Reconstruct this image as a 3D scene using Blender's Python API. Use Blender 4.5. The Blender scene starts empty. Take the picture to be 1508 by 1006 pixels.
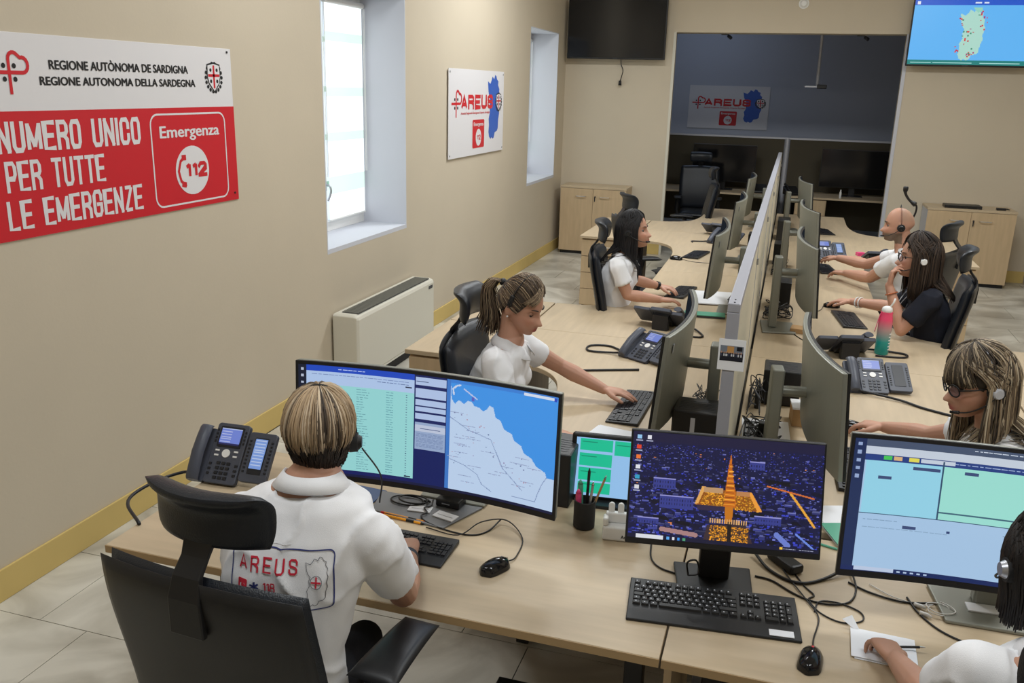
import bpy, bmesh, math, random
import numpy as np
from mathutils import Vector, Matrix, noise
from mathutils.bvhtree import BVHTree
PI = math.pi
R = math.radians
rnd = random.Random(7)
scene = bpy.context.scene
COL = scene.collection

# ------------------------------------------------------------------ camera
cam_data = bpy.data.cameras.new('camera')
cam_data.sensor_width = 36.0
cam_data.lens = 31.09
cam_data.clip_end = 100
cam = bpy.data.objects.new('camera', cam_data)
COL.objects.link(cam)
_y, _p, _r = R(-16.895), R(16.112), R(1.5565)
_f = Vector((math.sin(_y) * math.cos(_p), math.cos(_y) * math.cos(_p), -math.sin(_p)))
_rt = Vector((math.cos(_y), -math.sin(_y), 0))
_up = _rt.cross(_f)
_R = math.cos(_r) * _rt + math.sin(_r) * _up
_U = -math.sin(_r) * _rt + math.cos(_r) * _up
cam.matrix_world = Matrix(((_R.x, _U.x, -_f.x, 0), (_R.y, _U.y, -_f.y, 0), (_R.z, _U.z, -_f.z, 2.15), (0, 0, 0, 1)))
scene.camera = cam

# ------------------------------------------------------------------ light and exposure
scene.view_settings.view_transform = 'Standard'
scene.view_settings.look = 'None'
scene.view_settings.gamma = 1.0
scene.view_settings.use_curve_mapping = False
scene.view_settings.exposure = 0.08
EXPO = 1.0
world = bpy.data.worlds.new('world')
scene.world = world
world.use_nodes = True
world.node_tree.nodes['Background'].inputs[0].default_value = (0.75, 0.86, 1.0, 1)
world.node_tree.nodes['Background'].inputs[1].default_value = 1.2

def area_light(name, loc, rot, sx, sy, power, color):
    d = bpy.data.lights.new(name, 'AREA')
    d.shape = 'RECTANGLE'; d.size = sx; d.size_y = sy
    d.energy = power; d.color = color
    o = bpy.data.objects.new(name, d)
    o.location = loc; o.rotation_euler = rot
    COL.objects.link(o)
    return o
# area lights added as soft overall fill (all above the frame)
for lx, ly, pw in ((-1.3, 1.2, 32), (1.3, 1.2, 36), (-1.5, 4.6, 40), (1.3, 4.6, 50), (-1.5, 8.2, 80), (1.3, 8.2, 62)):
    area_light('ceiling_fill_light', (lx, ly, 3.96), (0, 0, 0), 1.2, 0.6, pw, (0.93, 0.97, 1.0))

area_light('back_room_fill_light', (-1.5, 14.9, 3.9), (0, 0, 0), 1.0, 0.5, 8, (0.60, 0.74, 1.0))  # added cool fill standing in for window light in the back room

# ------------------------------------------------------------------ helpers
def mat(name, color, rough=0.5, metal=0.0, emit=None, estr=1.0, bump=0.0, bscale=50.0, var=0.0, vscale=4.0, spec=0.5, trans=0.0, coat=0.0, attr=None, stretch=None, alpha=1.0, ior=1.45):
    m = bpy.data.materials.new(name)
    m.use_nodes = True
    nt = m.node_tree
    b = nt.nodes['Principled BSDF']
    b.inputs['Base Color'].default_value = (*color, 1)
    b.inputs['Roughness'].default_value = rough
    b.inputs['Metallic'].default_value = metal
    b.inputs['Specular IOR Level'].default_value = spec
    b.inputs['Transmission Weight'].default_value = trans
    b.inputs['Coat Weight'].default_value = coat
    b.inputs['IOR'].default_value = ior
    if emit:
        b.inputs['Emission Color'].default_value = (*emit, 1)
        b.inputs['Emission Strength'].default_value = estr
    tc = nt.nodes.new('ShaderNodeTexCoord')
    vec = tc.outputs['Object']
    if stretch:
        mp = nt.nodes.new('ShaderNodeMapping')
        mp.inputs['Scale'].default_value = stretch
        nt.links.new(vec, mp.inputs['Vector']); vec = mp.outputs['Vector']
    src = None
    if attr:
        a = nt.nodes.new('ShaderNodeVertexColor'); a.layer_name = attr
        src = a.outputs['Color']
        nt.links.new(src, b.inputs['Base Color'])
    if var > 0:
        n = nt.nodes.new('ShaderNodeTexNoise')
        n.inputs['Scale'].default_value = vscale; n.inputs['Detail'].default_value = 5
        nt.links.new(vec, n.inputs['Vector'])
        r = nt.nodes.new('ShaderNodeMapRange')
        r.inputs[1].default_value = 0.3; r.inputs[2].default_value = 0.7
        r.inputs[3].default_value = 1 - var; r.inputs[4].default_value = 1 + var
        nt.links.new(n.outputs['Fac'], r.inputs[0])
        mx = nt.nodes.new('ShaderNodeVectorMath'); mx.operation = 'SCALE'
        if src: nt.links.new(src, mx.inputs[0])
        else: mx.inputs[0].default_value = color
        nt.links.new(r.outputs[0], mx.inputs['Scale'])
        nt.links.new(mx.outputs[0], b.inputs['Base Color'])
    if bump > 0:
        n2 = nt.nodes.new('ShaderNodeTexNoise')
        n2.inputs['Scale'].default_value = bscale; n2.inputs['Detail'].default_value = 3
        nt.links.new(vec, n2.inputs['Vector'])
        bp = nt.nodes.new('ShaderNodeBump')
        bp.inputs['Strength'].default_value = bump; bp.inputs['Distance'].default_value = 0.005
        nt.links.new(n2.outputs['Fac'], bp.inputs['Height'])
        nt.links.new(bp.outputs[0], b.inputs['Normal'])
    return m

def srgb(r, g, b):
    f = lambda c: ((c / 255 + 0.055) / 1.055) ** 2.4 if c > 10 else c / 255 / 12.92
    return (f(r), f(g), f(b))

class MB:
    """collects shapes and links them as ONE mesh object"""
    def __init__(s):
        s.v = []; s.f = []; s.mi = []; s.c = []; s.m = Matrix.Identity(4); s.cur = 0
    def add(s, vs, fs, mi=None, col=None):
        o = len(s.v); M = s.m
        s.v += [tuple(M @ Vector(p)) for p in vs]
        s.f += [tuple(i + o for i in f) for f in fs]
        s.mi += [s.cur if mi is None else mi] * len(fs)
        if col is not None:
            while len(s.c) < len(s.f) - len(fs): s.c.append((1, 1, 1))
            s.c += [col] * len(fs)
        return s
    def box(s, x0, x1, y0, y1, z0, z1, mi=None, col=None):
        v = [(x, y, z) for z in (z0, z1) for y in (y0, y1) for x in (x0, x1)]
        return s.add(v, [(0, 2, 3, 1), (4, 5, 7, 6), (0, 1, 5, 4), (2, 6, 7, 3), (0, 4, 6, 2), (1, 3, 7, 5)], mi, col)
    def cbox(s, c, d, mi=None, col=None):
        return s.box(c[0] - d[0] / 2, c[0] + d[0] / 2, c[1] - d[1] / 2, c[1] + d[1] / 2, c[2] - d[2] / 2, c[2] + d[2] / 2, mi, col)
    def rings(s, rings, close=True, cap=(True, True), mi=None, col=None):
        n = len(rings[0]); v = [p for r in rings for p in r]; f = []
        for i in range(len(rings) - 1):
            for j in range(n if close else n - 1):
                k = (j + 1) % n
                f.append((i * n + j, i * n + k, (i + 1) * n + k, (i + 1) * n + j))
        if cap[0]: f.append(tuple(range(n - 1, -1, -1)))
        if cap[1]: f.append(tuple((len(rings) - 1) * n + j for j in range(n)))
        return s.add(v, f, mi, col)
    def cyl(s, a, b, r0, r1=None, n=16, mi=None, cap=(True, True), col=None):
        return s.tube([a, b], [r0, r0 if r1 is None else r1], n, mi, cap, col)
    def tube(s, pts, rad, n=8, mi=None, cap=(True, True), col=None, flat=1.0, up=None):
        P = [Vector(p) for p in pts]
        if not isinstance(rad, (list, tuple)): rad = [rad] * len(P)
        T = []
        for i in range(len(P)):
            t = P[min(i + 1, len(P) - 1)] - P[max(i - 1, 0)]
            T.append(t.normalized() if t.length > 1e-9 else Vector((0, 0, 1)))
        u = Vector(up) if up else (Vector((0, 0, 1)) if abs(T[0].z) < 0.9 else Vector((1, 0, 0)))
        R_ = []
        for i in range(len(P)):
            u = (u - T[i] * u.dot(T[i]))
            if u.length < 1e-6: u = T[i].orthogonal()
            u.normalize(); w = T[i].cross(u)
            R_.append([tuple(P[i] + (w * math.cos(2 * PI * k / n) + u * flat * math.sin(2 * PI * k / n)) * rad[i]) for k in range(n)])
        return s.rings(R_, True, cap, mi, col)
    def prism(s, poly, z0, z1, mi=None, col=None):
        return s.rings([[(x, y, z0) for x, y in poly], [(x, y, z1) for x, y in poly]], True, (True, True), mi, col)
    def sphere(s, c, r, n=16, m=10, mi=None, col=None):
        if not isinstance(r, (tuple, list)): r = (r, r, r)
        rr = []
        for i in range(m + 1):
            a = PI * i / m; sa = max(math.sin(a), 0.001)
            rr.append([(c[0] + r[0] * sa * math.cos(2 * PI * k / n), c[1] + r[1] * sa * math.sin(2 * PI * k / n), c[2] - r[2] * math.cos(a)) for k in range(n)])
        return s.rings(rr, True, (True, True), mi, col)
    def lathe(s, prof, c=(0, 0, 0), n=24, mi=None, col=None, cap=(True, True)):
        return s.rings([[(c[0] + r * math.cos(2 * PI * k / n), c[1] + r * math.sin(2 * PI * k / n), c[2] + z) for k in range(n)] for r, z in prof], True, cap, mi, col)
    def build(s, name, mats, parent=None, smooth=False, bevel=0, seg=2, autosmooth=None):
        me = bpy.data.meshes.new(name)
        me.from_pydata(s.v, [], s.f)
        if not isinstance(mats, (list, tuple)): mats = [mats]
        for m in mats: me.materials.append(m)
        if any(s.mi): me.polygons.foreach_set('material_index', s.mi)
        if s.c:
            while len(s.c) < len(s.f): s.c.append((1, 1, 1))
            ca = me.color_attributes.new('Col', 'FLOAT_COLOR', 'CORNER')
            cnt = np.array([len(f) for f in s.f]); cc = np.repeat(np.array([(*c, 1.0) for c in s.c], dtype=np.float32), cnt, axis=0)
            ca.data.foreach_set('color', cc.ravel())
        me.update()
        me.validate()
        if smooth:
            me.polygons.foreach_set('use_smooth', [True] * len(me.polygons))
            if autosmooth: me.set_sharp_from_angle(angle=R(autosmooth))
        return link(name, me, parent, bevel, seg)

def link(name, me, parent=None, bevel=0, seg=2):
    o = bpy.data.objects.new(name, me)
    COL.objects.link(o)
    if parent: o.parent = parent
    if bevel:
        md = o.modifiers.new('bevel', 'BEVEL'); md.width = bevel; md.segments = seg; md.limit_method = 'ANGLE'; md.angle_limit = R(40)
    return o
def fixn(o):
    bm = bmesh.new(); bm.from_mesh(o.data); bmesh.ops.recalc_face_normals(bm, faces=bm.faces); bm.to_mesh(o.data); bm.free(); return o
def tag(o, label=None, cat=None, group=None, kind=None):
    if label: o['label'] = label
    if cat: o['category'] = cat
    if group: o['group'] = group
    if kind: o['kind'] = kind
    return o
def thing(name, label, cat, loc=(0, 0, 0), rz=0, group=None):
    o = bpy.data.objects.new(name, None); COL.objects.link(o)
    o.empty_display_size = 0.1
    o.location = loc; o.rotation_euler = (0, 0, rz)
    return tag(o, label, cat, group)
def struct(mb, name, m, parent=None, **k):
    o = mb.build(name, m, parent, **k)
    if not parent: o['kind'] = 'structure'
    return o
def kids(o): return [c for c in COL.objects if c.parent == o]
def copy_tree(o, loc, rz, label=None, group=None, parent=None):
    ch = kids(o)
    c = o.copy(); COL.objects.link(c); c.parent = parent
    if loc is not None: c.location = loc; c.rotation_euler = (0, 0, rz)
    if label: c['label'] = label
    if group: c['group'] = group
    for k in ch: copy_tree(k, None, 0, None, None, c)
    return c
def frame_m(o, x, y, z):
    return Matrix(((x[0], y[0], z[0], o[0]), (x[1], y[1], z[1], o[1]), (x[2], y[2], z[2], o[2]), (0, 0, 0, 1)))
_fc = {}
def text_geo(body, bold=0.0):
    """flat lettering as plain vertices and faces, 0..1 in height of a capital"""
    key = (body, bold)
    if key in _fc: return _fc[key]
    cu = bpy.data.curves.new('t', 'FONT'); cu.body = body; cu.size = 1.0; cu.offset = bold; cu.resolution_u = 3
    o = bpy.data.objects.new('t', cu); COL.objects.link(o)
    dg = bpy.context.evaluated_depsgraph_get()
    me = bpy.data.meshes.new_from_object(o.evaluated_get(dg))
    v = np.array([tuple(q.co) for q in me.vertices]); f = [tuple(p.vertices) for p in me.polygons]
    bpy.data.objects.remove(o); bpy.data.curves.remove(cu); bpy.data.meshes.remove(me)
    _fc[key] = (v, f); return v, f
def put_text(mb, body, x0, x1, y0, y1, z, mi=None, bold=0.02, col=None, fit_h=None):
    """lettering fitted into a box of the local XY plane"""
    v, f = text_geo(body, 0.0)
    if len(v) == 0: return
    a = v.min(0).copy(); b = v.max(0).copy()
    if fit_h: a[1] = fit_h[0]; b[1] = fit_h[1]
    a[0] -= bold; b[0] += bold
    sx = (x1 - x0) / (b[0] - a[0]); sy = (y1 - y0) / (b[1] - a[1])
    for i, (dx, dy) in enumerate(((0, 0), (-bold, 0), (bold, 0), (0, bold * .5), (0, -bold * .5)) if bold else ((0, 0),)):
        mb.add([((p[0] + dx - a[0]) * sx + x0, (p[1] + dy - a[1]) * sy + y0, z + i * 0.00004) for p in v], f, mi, col)
CAP = (0.0, 0.70)
_B = lambda x0, x1, y0, y1, r: [(x1, (y0 + y1) / 2)] + [(x1, y1 - r), (x1 - r, y1), (x0 + r, y1), (x0, y1 - r), (x0, y0 + r), (x0 + r, y0), (x1 - r, y0), (x1, y0 + r), (x1, (y0 + y1) / 2)]
BLOCK = {'N': [[(0, 0), (0, 1)], [(0, .97), (1, .03)], [(1, 0), (1, 1)]], 'U': [[(0, 1), (0, .15), (.2, 0), (.8, 0), (1, .15), (1, 1)]], 'M': [[(0, 0), (0, 1)], [(0, .95), (.65, .1)], [(1.3, .95), (.65, .1)], [(1.3, 0), (1.3, 1)]],
 'E': [[(1, 1), (0, 1), (0, 0), (1, 0)], [(0, .5), (.85, .5)]], 'R': [[(0, 0), (0, 1)], [(0, 1), (.8, 1), (1, .85), (1, .63), (.8, .5), (0, .5)], [(.6, .5), (1, .3), (1, 0)]], 'O': [_B(0, 1, 0, 1, .17)], 'I': [[(0, 0), (0, 1)]], 'C': [[(1, .68), (1, .85), (.8, 1), (.2, 1), (0, .85), (0, .15), (.2, 0), (.8, 0), (1, .15), (1, .32)]],
 'P': [[(0, 0), (0, 1)], [(0, 1), (.8, 1), (1, .85), (1, .58), (.8, .43), (0, .43)]], 'T': [[(0, 1), (1, 1)], [(.5, 1), (.5, 0)]], 'L': [[(0, 1), (0, 0), (.9, 0)]], 'G': [[(1, .68), (1, .85), (.8, 1), (.2, 1), (0, .85), (0, .15), (.2, 0), (.8, 0), (1, .15), (1, .46), (.55, .46)]], 'Z': [[(0, 1), (1, 1)], [(1, 1), (0, 0)], [(0, 0), (1, 0)]],
 'S': [[(1, .72), (1, .88), (.8, 1), (.2, 1), (0, .88), (0, .66), (.15, .54), (.85, .46), (1, .34), (1, .12), (.8, 0), (.2, 0), (0, .12), (0, .28)]], 'A': [[(0, 0), (.5, 1), (1, 0)], [(.2, .3), (.8, .3)]], '1': [[(.0, .78), (.45, .98)], [(.45, 1), (.45, 0)]], '2': [[(0, .8), (.2, 1), (.8, 1), (1, .84), (1, .62), (0, .06)], [(0, 0), (1, 0)]], '8': [_B(.05, .95, .52, 1, .14), _B(0, 1, 0, .52, .15)]}
def block_text(mb, body, x0, x1, y0, y1, z, mi=None, t=0.2, gap=0.42, slant=0.0):
    """condensed block capitals; t = stroke as a share of the letter width"""
    ws = [0.62 if c == ' ' else (1.3 if c == 'M' else (0.0 if c == 'I' else (0.45 if c == '1' else 1.0))) for c in body]
    tot = sum(ws) + gap * (len(body) - 1) + t; u = (x1 - x0) / tot; st = t * u; H_ = y1 - y0 - st; x = x0 + st / 2
    for i, (c, w) in enumerate(zip(body, ws)):
        if c != ' ':
            for j, pl in enumerate(BLOCK[c]):
                q_ = [(x + a * u + slant * b * H_, y0 + st / 2 + b * H_) for a, b in pl]
                if pl[0] != pl[-1] and c not in 'A1ZM':
                    for e, (m, k) in ((0, (0, 1)), (-1, (-1, -2))):
                        d_ = Vector(q_[m]) - Vector(q_[k]); d_.normalize(); q_[m] = (q_[m][0] + d_.x * st / 2, q_[m][1] + d_.y * st / 2)
                stroke(mb, q_, st, z + 0.00005 * j, mi)
        x += (w + gap) * u
def ngon(mb, pts, z, mi=None, col=None): mb.add([(x, y, z) for x, y in pts], [tuple(range(len(pts)))], mi, col)
_zc = [0]
def stroke(mb, pts, w, z, mi=None, col=None, closed=False):
    _zc[0] = (_zc[0] + 1) % 7; z = z + 0.00004 * _zc[0]
    P = [Vector((x, y)) for x, y in pts]
    n = len(P); L = []; Rr = []
    if n == 2: closed = False
    for i in range(n):
        a = P[(i - 1) % n] if (closed or i > 0) else P[i]; b = P[(i + 1) % n] if (closed or i < n - 1) else P[i]
        t = (b - a).normalized(); nn = Vector((-t.y, t.x)) * w / 2
        if a is not P[i] and b is not P[i] and (P[i] - a).length > 1e-9: nn = nn / max(abs(t.dot((P[i] - a).normalized())), 0.6)
        L.append(P[i] + nn); Rr.append(P[i] - nn)
    v = [(p.x, p.y, z) for p in L] + [(p.x, p.y, z) for p in Rr]
    f = [(i, n + i, n + (i + 1) % n, (i + 1) % n) for i in range(n if closed else n - 1)]
    mb.add(v, f, mi, col)
def circ(cx, cy, r, n=24, ry=None): return [(cx + r * math.cos(2 * PI * i / n), cy + (ry or r) * math.sin(2 * PI * i / n)) for i in range(n)]
def rrect(x0, x1, y0, y1, r, n=5):
    o = []
    for cx, cy, a0 in ((x1 - r, y1 - r, 0), (x0 + r, y1 - r, 90), (x0 + r, y0 + r, 180), (x1 - r, y0 + r, 270)):
        for i in range(n + 1):
            a = R(a0 + 90 * i / n); o.append((cx + r * math.cos(a), cy + r * math.sin(a)))
    return o
def smoothpath(pts, n=8):
    P = [Vector(p) for p in pts]; P = [P[0] * 2 - P[1]] + P + [P[-1] * 2 - P[-2]]; out = []
    for i in range(1, len(P) - 2):
        for k in range(n):
            t = k / n; a, b, c, d = P[i - 1], P[i], P[i + 1], P[i + 2]
            out.append(0.5 * ((2 * b) + (c - a) * t + (2 * a - 5 * b + 4 * c - d) * t * t + (3 * b - a - 3 * c + d) * t ** 3))
    out.append(P[-2]); return out

# ------------------------------------------------------------------ materials
M = {}
M['wall'] = mat('cream wall paint', srgb(201, 189, 168), 0.75, bump=0.08, bscale=60, var=0.03, vscale=1.2)
M['white_wall'] = mat('white reveal paint', srgb(204, 206, 214), 0.8, bump=0.05)
M['ochre'] = mat('ochre skirting paint', srgb(206, 180, 112), 0.7, var=0.05, vscale=3)
M['ceil'] = mat('ceiling paint', srgb(225, 222, 214), 0.9)
M['grout'] = mat('dark grout', srgb(96, 92, 84), 0.9)
M['back_wall'] = mat('pale wall of the back room', srgb(190, 194, 205), 0.8)
def tile_mat(name, base):
    m = mat(name, base, 0.32, bump=0.02, bscale=6)
    nt = m.node_tree; b = nt.nodes['Principled BSDF']
    g = nt.nodes.new('ShaderNodeNewGeometry'); n = nt.nodes.new('ShaderNodeTexNoise')
    n.inputs['Scale'].default_value = 1.6; n.inputs['Detail'].default_value = 7; n.inputs['Distortion'].default_value = 1.4
    nt.links.new(g.outputs['Position'], n.inputs['Vector'])
    cr = nt.nodes.new('ShaderNodeValToRGB'); e = cr.color_ramp.elements
    e[0].position = 0.32; e[0].color = (*srgb(158, 152, 140), 1); e[1].position = 0.62; e[1].color = (*base, 1)
    x = cr.color_ramp.elements.new(0.46); x.color = (*srgb(186, 181, 168), 1)
    nt.links.new(n.outputs['Fac'], cr.inputs[0]); nt.links.new(cr.outputs[0], b.inputs['Base Color'])
    return m
M['tile'] = tile_mat('grey stone tile', srgb(216, 212, 200))
M['wood'] = mat('pale maple laminate', srgb(191, 172, 143), 0.42, var=0.07, vscale=3.0, stretch=(1.0, 9.0, 9.0), bump=0.02, bscale=30)
M['wood_y'] = mat('pale maple laminate along', srgb(191, 172, 143), 0.42, var=0.07, vscale=3.0, stretch=(9.0, 1.0, 9.0), bump=0.02, bscale=30)
M['wood_z'] = mat('pale maple laminate upright', srgb(192, 168, 134), 0.45, var=0.07, vscale=3.0, stretch=(9.0, 9.0, 1.0))
M['wood_edge'] = mat('desk edge band', srgb(170, 142, 102), 0.5, var=0.05)
M['black'] = mat('black plastic', (0.012, 0.012, 0.013), 0.42, bump=0.05, bscale=400)
M['black_gloss'] = mat('glossy black plastic', (0.008, 0.008, 0.009), 0.12)
M['black_matte'] = mat('matte black plastic', (0.02, 0.02, 0.021), 0.7)
M['leather'] = mat('black leather', (0.012, 0.015, 0.021), 0.36, bump=0.22, bscale=260)
M['mesh_fabric'] = mat('black chair cloth', (0.02, 0.021, 0.026), 0.8, bump=0.3, bscale=500)
M['dark_grey'] = mat('dark grey plastic', srgb(62, 64, 70), 0.45)
M['phone'] = mat('slate grey phone plastic', srgb(72, 76, 88), 0.42)
M['phone_dark'] = mat('dark phone keys', srgb(28, 29, 34), 0.4)
M['silver'] = mat('silver grey monitor shell', srgb(140, 141, 132), 0.38, metal=0.35)
M['alu'] = mat('brushed aluminium', srgb(176, 178, 184), 0.35, metal=0.75, bump=0.02)
M['alu_light'] = mat('light grey painted metal', srgb(196, 198, 206), 0.45, metal=0.2)
M['chrome'] = mat('chrome', (0.75, 0.75, 0.76), 0.18, metal=1.0)
M['white_pl'] = mat('white plastic', srgb(232, 232, 230), 0.4)
M['offwhite'] = mat('off white enamel', srgb(212, 208, 194), 0.45)
M['rail'] = mat('grey lilac rail paint', srgb(168, 169, 178), 0.45, metal=0.2)
M['panel'] = mat('cream partition panel', srgb(206, 198, 176), 0.7, bump=0.1, bscale=300)
M['paper'] = mat('white paper', srgb(236, 238, 242), 0.8)
M['dark_steel'] = mat('dark steel', srgb(58, 57, 58), 0.5, metal=0.4)
M['sign_white'] = mat('sign white', srgb(226, 224, 226), 0.4)
M['sign_red'] = mat('sign red', srgb(206, 36, 48), 0.35)
M['sign_black'] = mat('sign black', (0.012, 0.012, 0.014), 0.4)
M['sign_blue'] = mat('sign blue', srgb(52, 98, 190), 0.4)
M['white_cloth'] = mat('white polo cotton', srgb(236, 236, 238), 0.9, bump=0.15, bscale=500, var=0.015, vscale=20)
M['navy_cloth'] = mat('dark navy cotton', (0.010, 0.012, 0.022), 0.9, bump=0.15, bscale=500)
M['trousers'] = mat('dark trousers', (0.014, 0.015, 0.02), 0.9, bump=0.1, bscale=300)
M['glass'] = mat('window glass', (0.95, 0.98, 1), 0.02, trans=1.0, ior=1.1)
def emis(name, col, s):
    m = bpy.data.materials.new(name); m.use_nodes = True; nt = m.node_tree
    nt.nodes.remove(nt.nodes['Principled BSDF']); e = nt.nodes.new('ShaderNodeEmission')
    e.inputs[0].default_value = (*col, 1); e.inputs[1].default_value = s
    nt.links.new(e.outputs[0], nt.nodes['Material Output'].inputs[0]); return m
def screen_mat(name, s=1.0):
    """a lit display: the picture comes from the Col attribute, with a glossy face"""
    m = bpy.data.materials.new(name); m.use_nodes = True; nt = m.node_tree
    b = nt.nodes['Principled BSDF']; b.inputs['Base Color'].default_value = (0.01, 0.01, 0.012, 1); b.inputs['Roughness'].default_value = 0.3
    a = nt.nodes.new('ShaderNodeVertexColor'); a.layer_name = 'Col'
    nt.links.new(a.outputs['Color'], b.inputs['Emission Color']); b.inputs['Emission Strength'].default_value = s
    return m
M['screen'] = screen_mat('lit display', 0.85)
M['screen_dim'] = screen_mat('small lit display', 0.7)
# ================================================================== THE SETTING
LW, RW, BW, FW, CH = -2.99, 2.85, 11.95, -1.6, 4.0
RD = 0.44                                             # depth of the window reveals
# floor with tiles
fl = struct(MB().box(LW - 0.4, RW + 0.4, FW, BW + 0.35, -0.12, -0.006), 'floor', M['grout'])
TH, TL = 0.4945, 0.97
tile_meshes = {}
offs = {4: -2.50, 5: -2.735, 6: -1.079}
for r in range(0, 25):
    y0 = 1.965 + (r - 4) * TH + 0.0
    if y0 > BW: break
    off = offs.get(r, -2.6 + (0.49 if r % 2 else 0.0) + 0.11 * math.sin(r * 2.3))
    k0 = math.floor((LW - off) / TL)
    x = off + k0 * TL
    while x < RW:
        a, b = max(x + 0.002, LW), min(x + TL - 0.002, RW)
        ya, yb = y0 + 0.002, min(y0 + TH - 0.002, BW + 0.3)
        if b - a > 0.02:
            key = (round(b - a, 3), round(yb - ya, 3))
            if key not in tile_meshes:
                t = MB().box(0, key[0], 0, key[1], -0.008, 0.0)
                o = t.build('tile', M['tile'], fl); tile_meshes[key] = o.data
            else: o = link('tile', tile_meshes[key], fl)
            o.location = (a, ya, rnd.uniform(-0.0006, 0.0003))
        x += TL
# left wall with two window openings
wins = [(5.40, 6.74, 1.015, 2.81), (10.26, 11.53, 1.02, 2.81)]
w = MB()
ys = [FW - 0.2, wins[0][0], wins[0][1], wins[1][0], wins[1][1], BW + 0.3]
for i in (0, 2, 4): w.box(LW - 0.5, LW, ys[i], ys[i + 1], -0.1, CH)
for a, b, z0, z1 in wins:
    w.box(LW - 0.5, LW, a, b, -0.1, z0); w.box(LW - 0.5, LW, a, b, z1, CH)
wl = struct(w, 'wall_left', M['wall'])
def wall_with_hole(name, x0, x1, y0, y1, hx0, hx1, hz, m):
    q = MB().box(x0, hx0, y0, y1, -0.1, CH).box(hx1, x1, y0, y1, -0.1, CH).box(hx0, hx1, y0, y1, hz, CH)
    return struct(q, name, m)
OX0, OX1, OZ = -1.585, 1.175, 2.86
wall_with_hole('wall_back', LW, RW + 0.3, BW, BW + 0.3, OX0, OX1, OZ, M['wall'])
struct(MB().box(RW, RW + 0.3, FW, BW + 0.3, -0.1, CH), 'wall_right', M['wall'])
struct(MB().box(LW - 0.5, RW + 0.3, FW - 0.2, FW, -0.1, CH), 'wall_front', M['wall'])
struct(MB().box(LW - 0.5, RW + 0.3, FW - 0.2, BW + 0.3, CH, CH + 0.15), 'ceiling', M['ceil'])
# the dim room beyond the opening
q = MB().box(-3.2, 3.0, BW + 0.3, 16.6, -0.12, 0.0); struct(q, 'floor_back_room', M['tile'])
struct(MB().box(-3.2, 3.0, 16.3, 16.6, 0, CH), 'wall_far', M['back_wall'])
struct(MB().box(-3.4, -3.2, BW + 0.3, 16.6, 0, CH), 'wall_far_left', M['back_wall'])
struct(MB().box(3.0, 3.2, BW + 0.3, 16.6, 0, CH), 'wall_far_right', M['back_wall'])
struct(MB().box(-3.4, 3.2, BW + 0.3, 16.6, CH, CH + 0.1), 'ceiling_back_room', M['ceil'])
# baseboards
struct(MB().box(LW, LW + 0.012, FW, BW, 0, 0.142), 'baseboard_left', M['ochre'], bevel=0.003)
q = MB().box(LW + 0.012, OX0, BW - 0.012, BW, 0, 0.142).box(OX1, RW, BW - 0.012, BW, 0, 0.142)
struct(q, 'baseboard_back', M['ochre'], bevel=0.003)
# trim of the opening: aluminium corner beads
q = MB().box(OX0 - 0.004, OX0 + 0.03, BW - 0.006, BW + 0.004, 0, OZ)
struct(q, 'trim_1', M['offwhite'])
q = MB().box(OX1 - 0.02, OX1 + 0.02, BW - 0.007, BW + 0.004, 0.0, OZ)
struct(q, 'trim_2', M['alu_light'])
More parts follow.
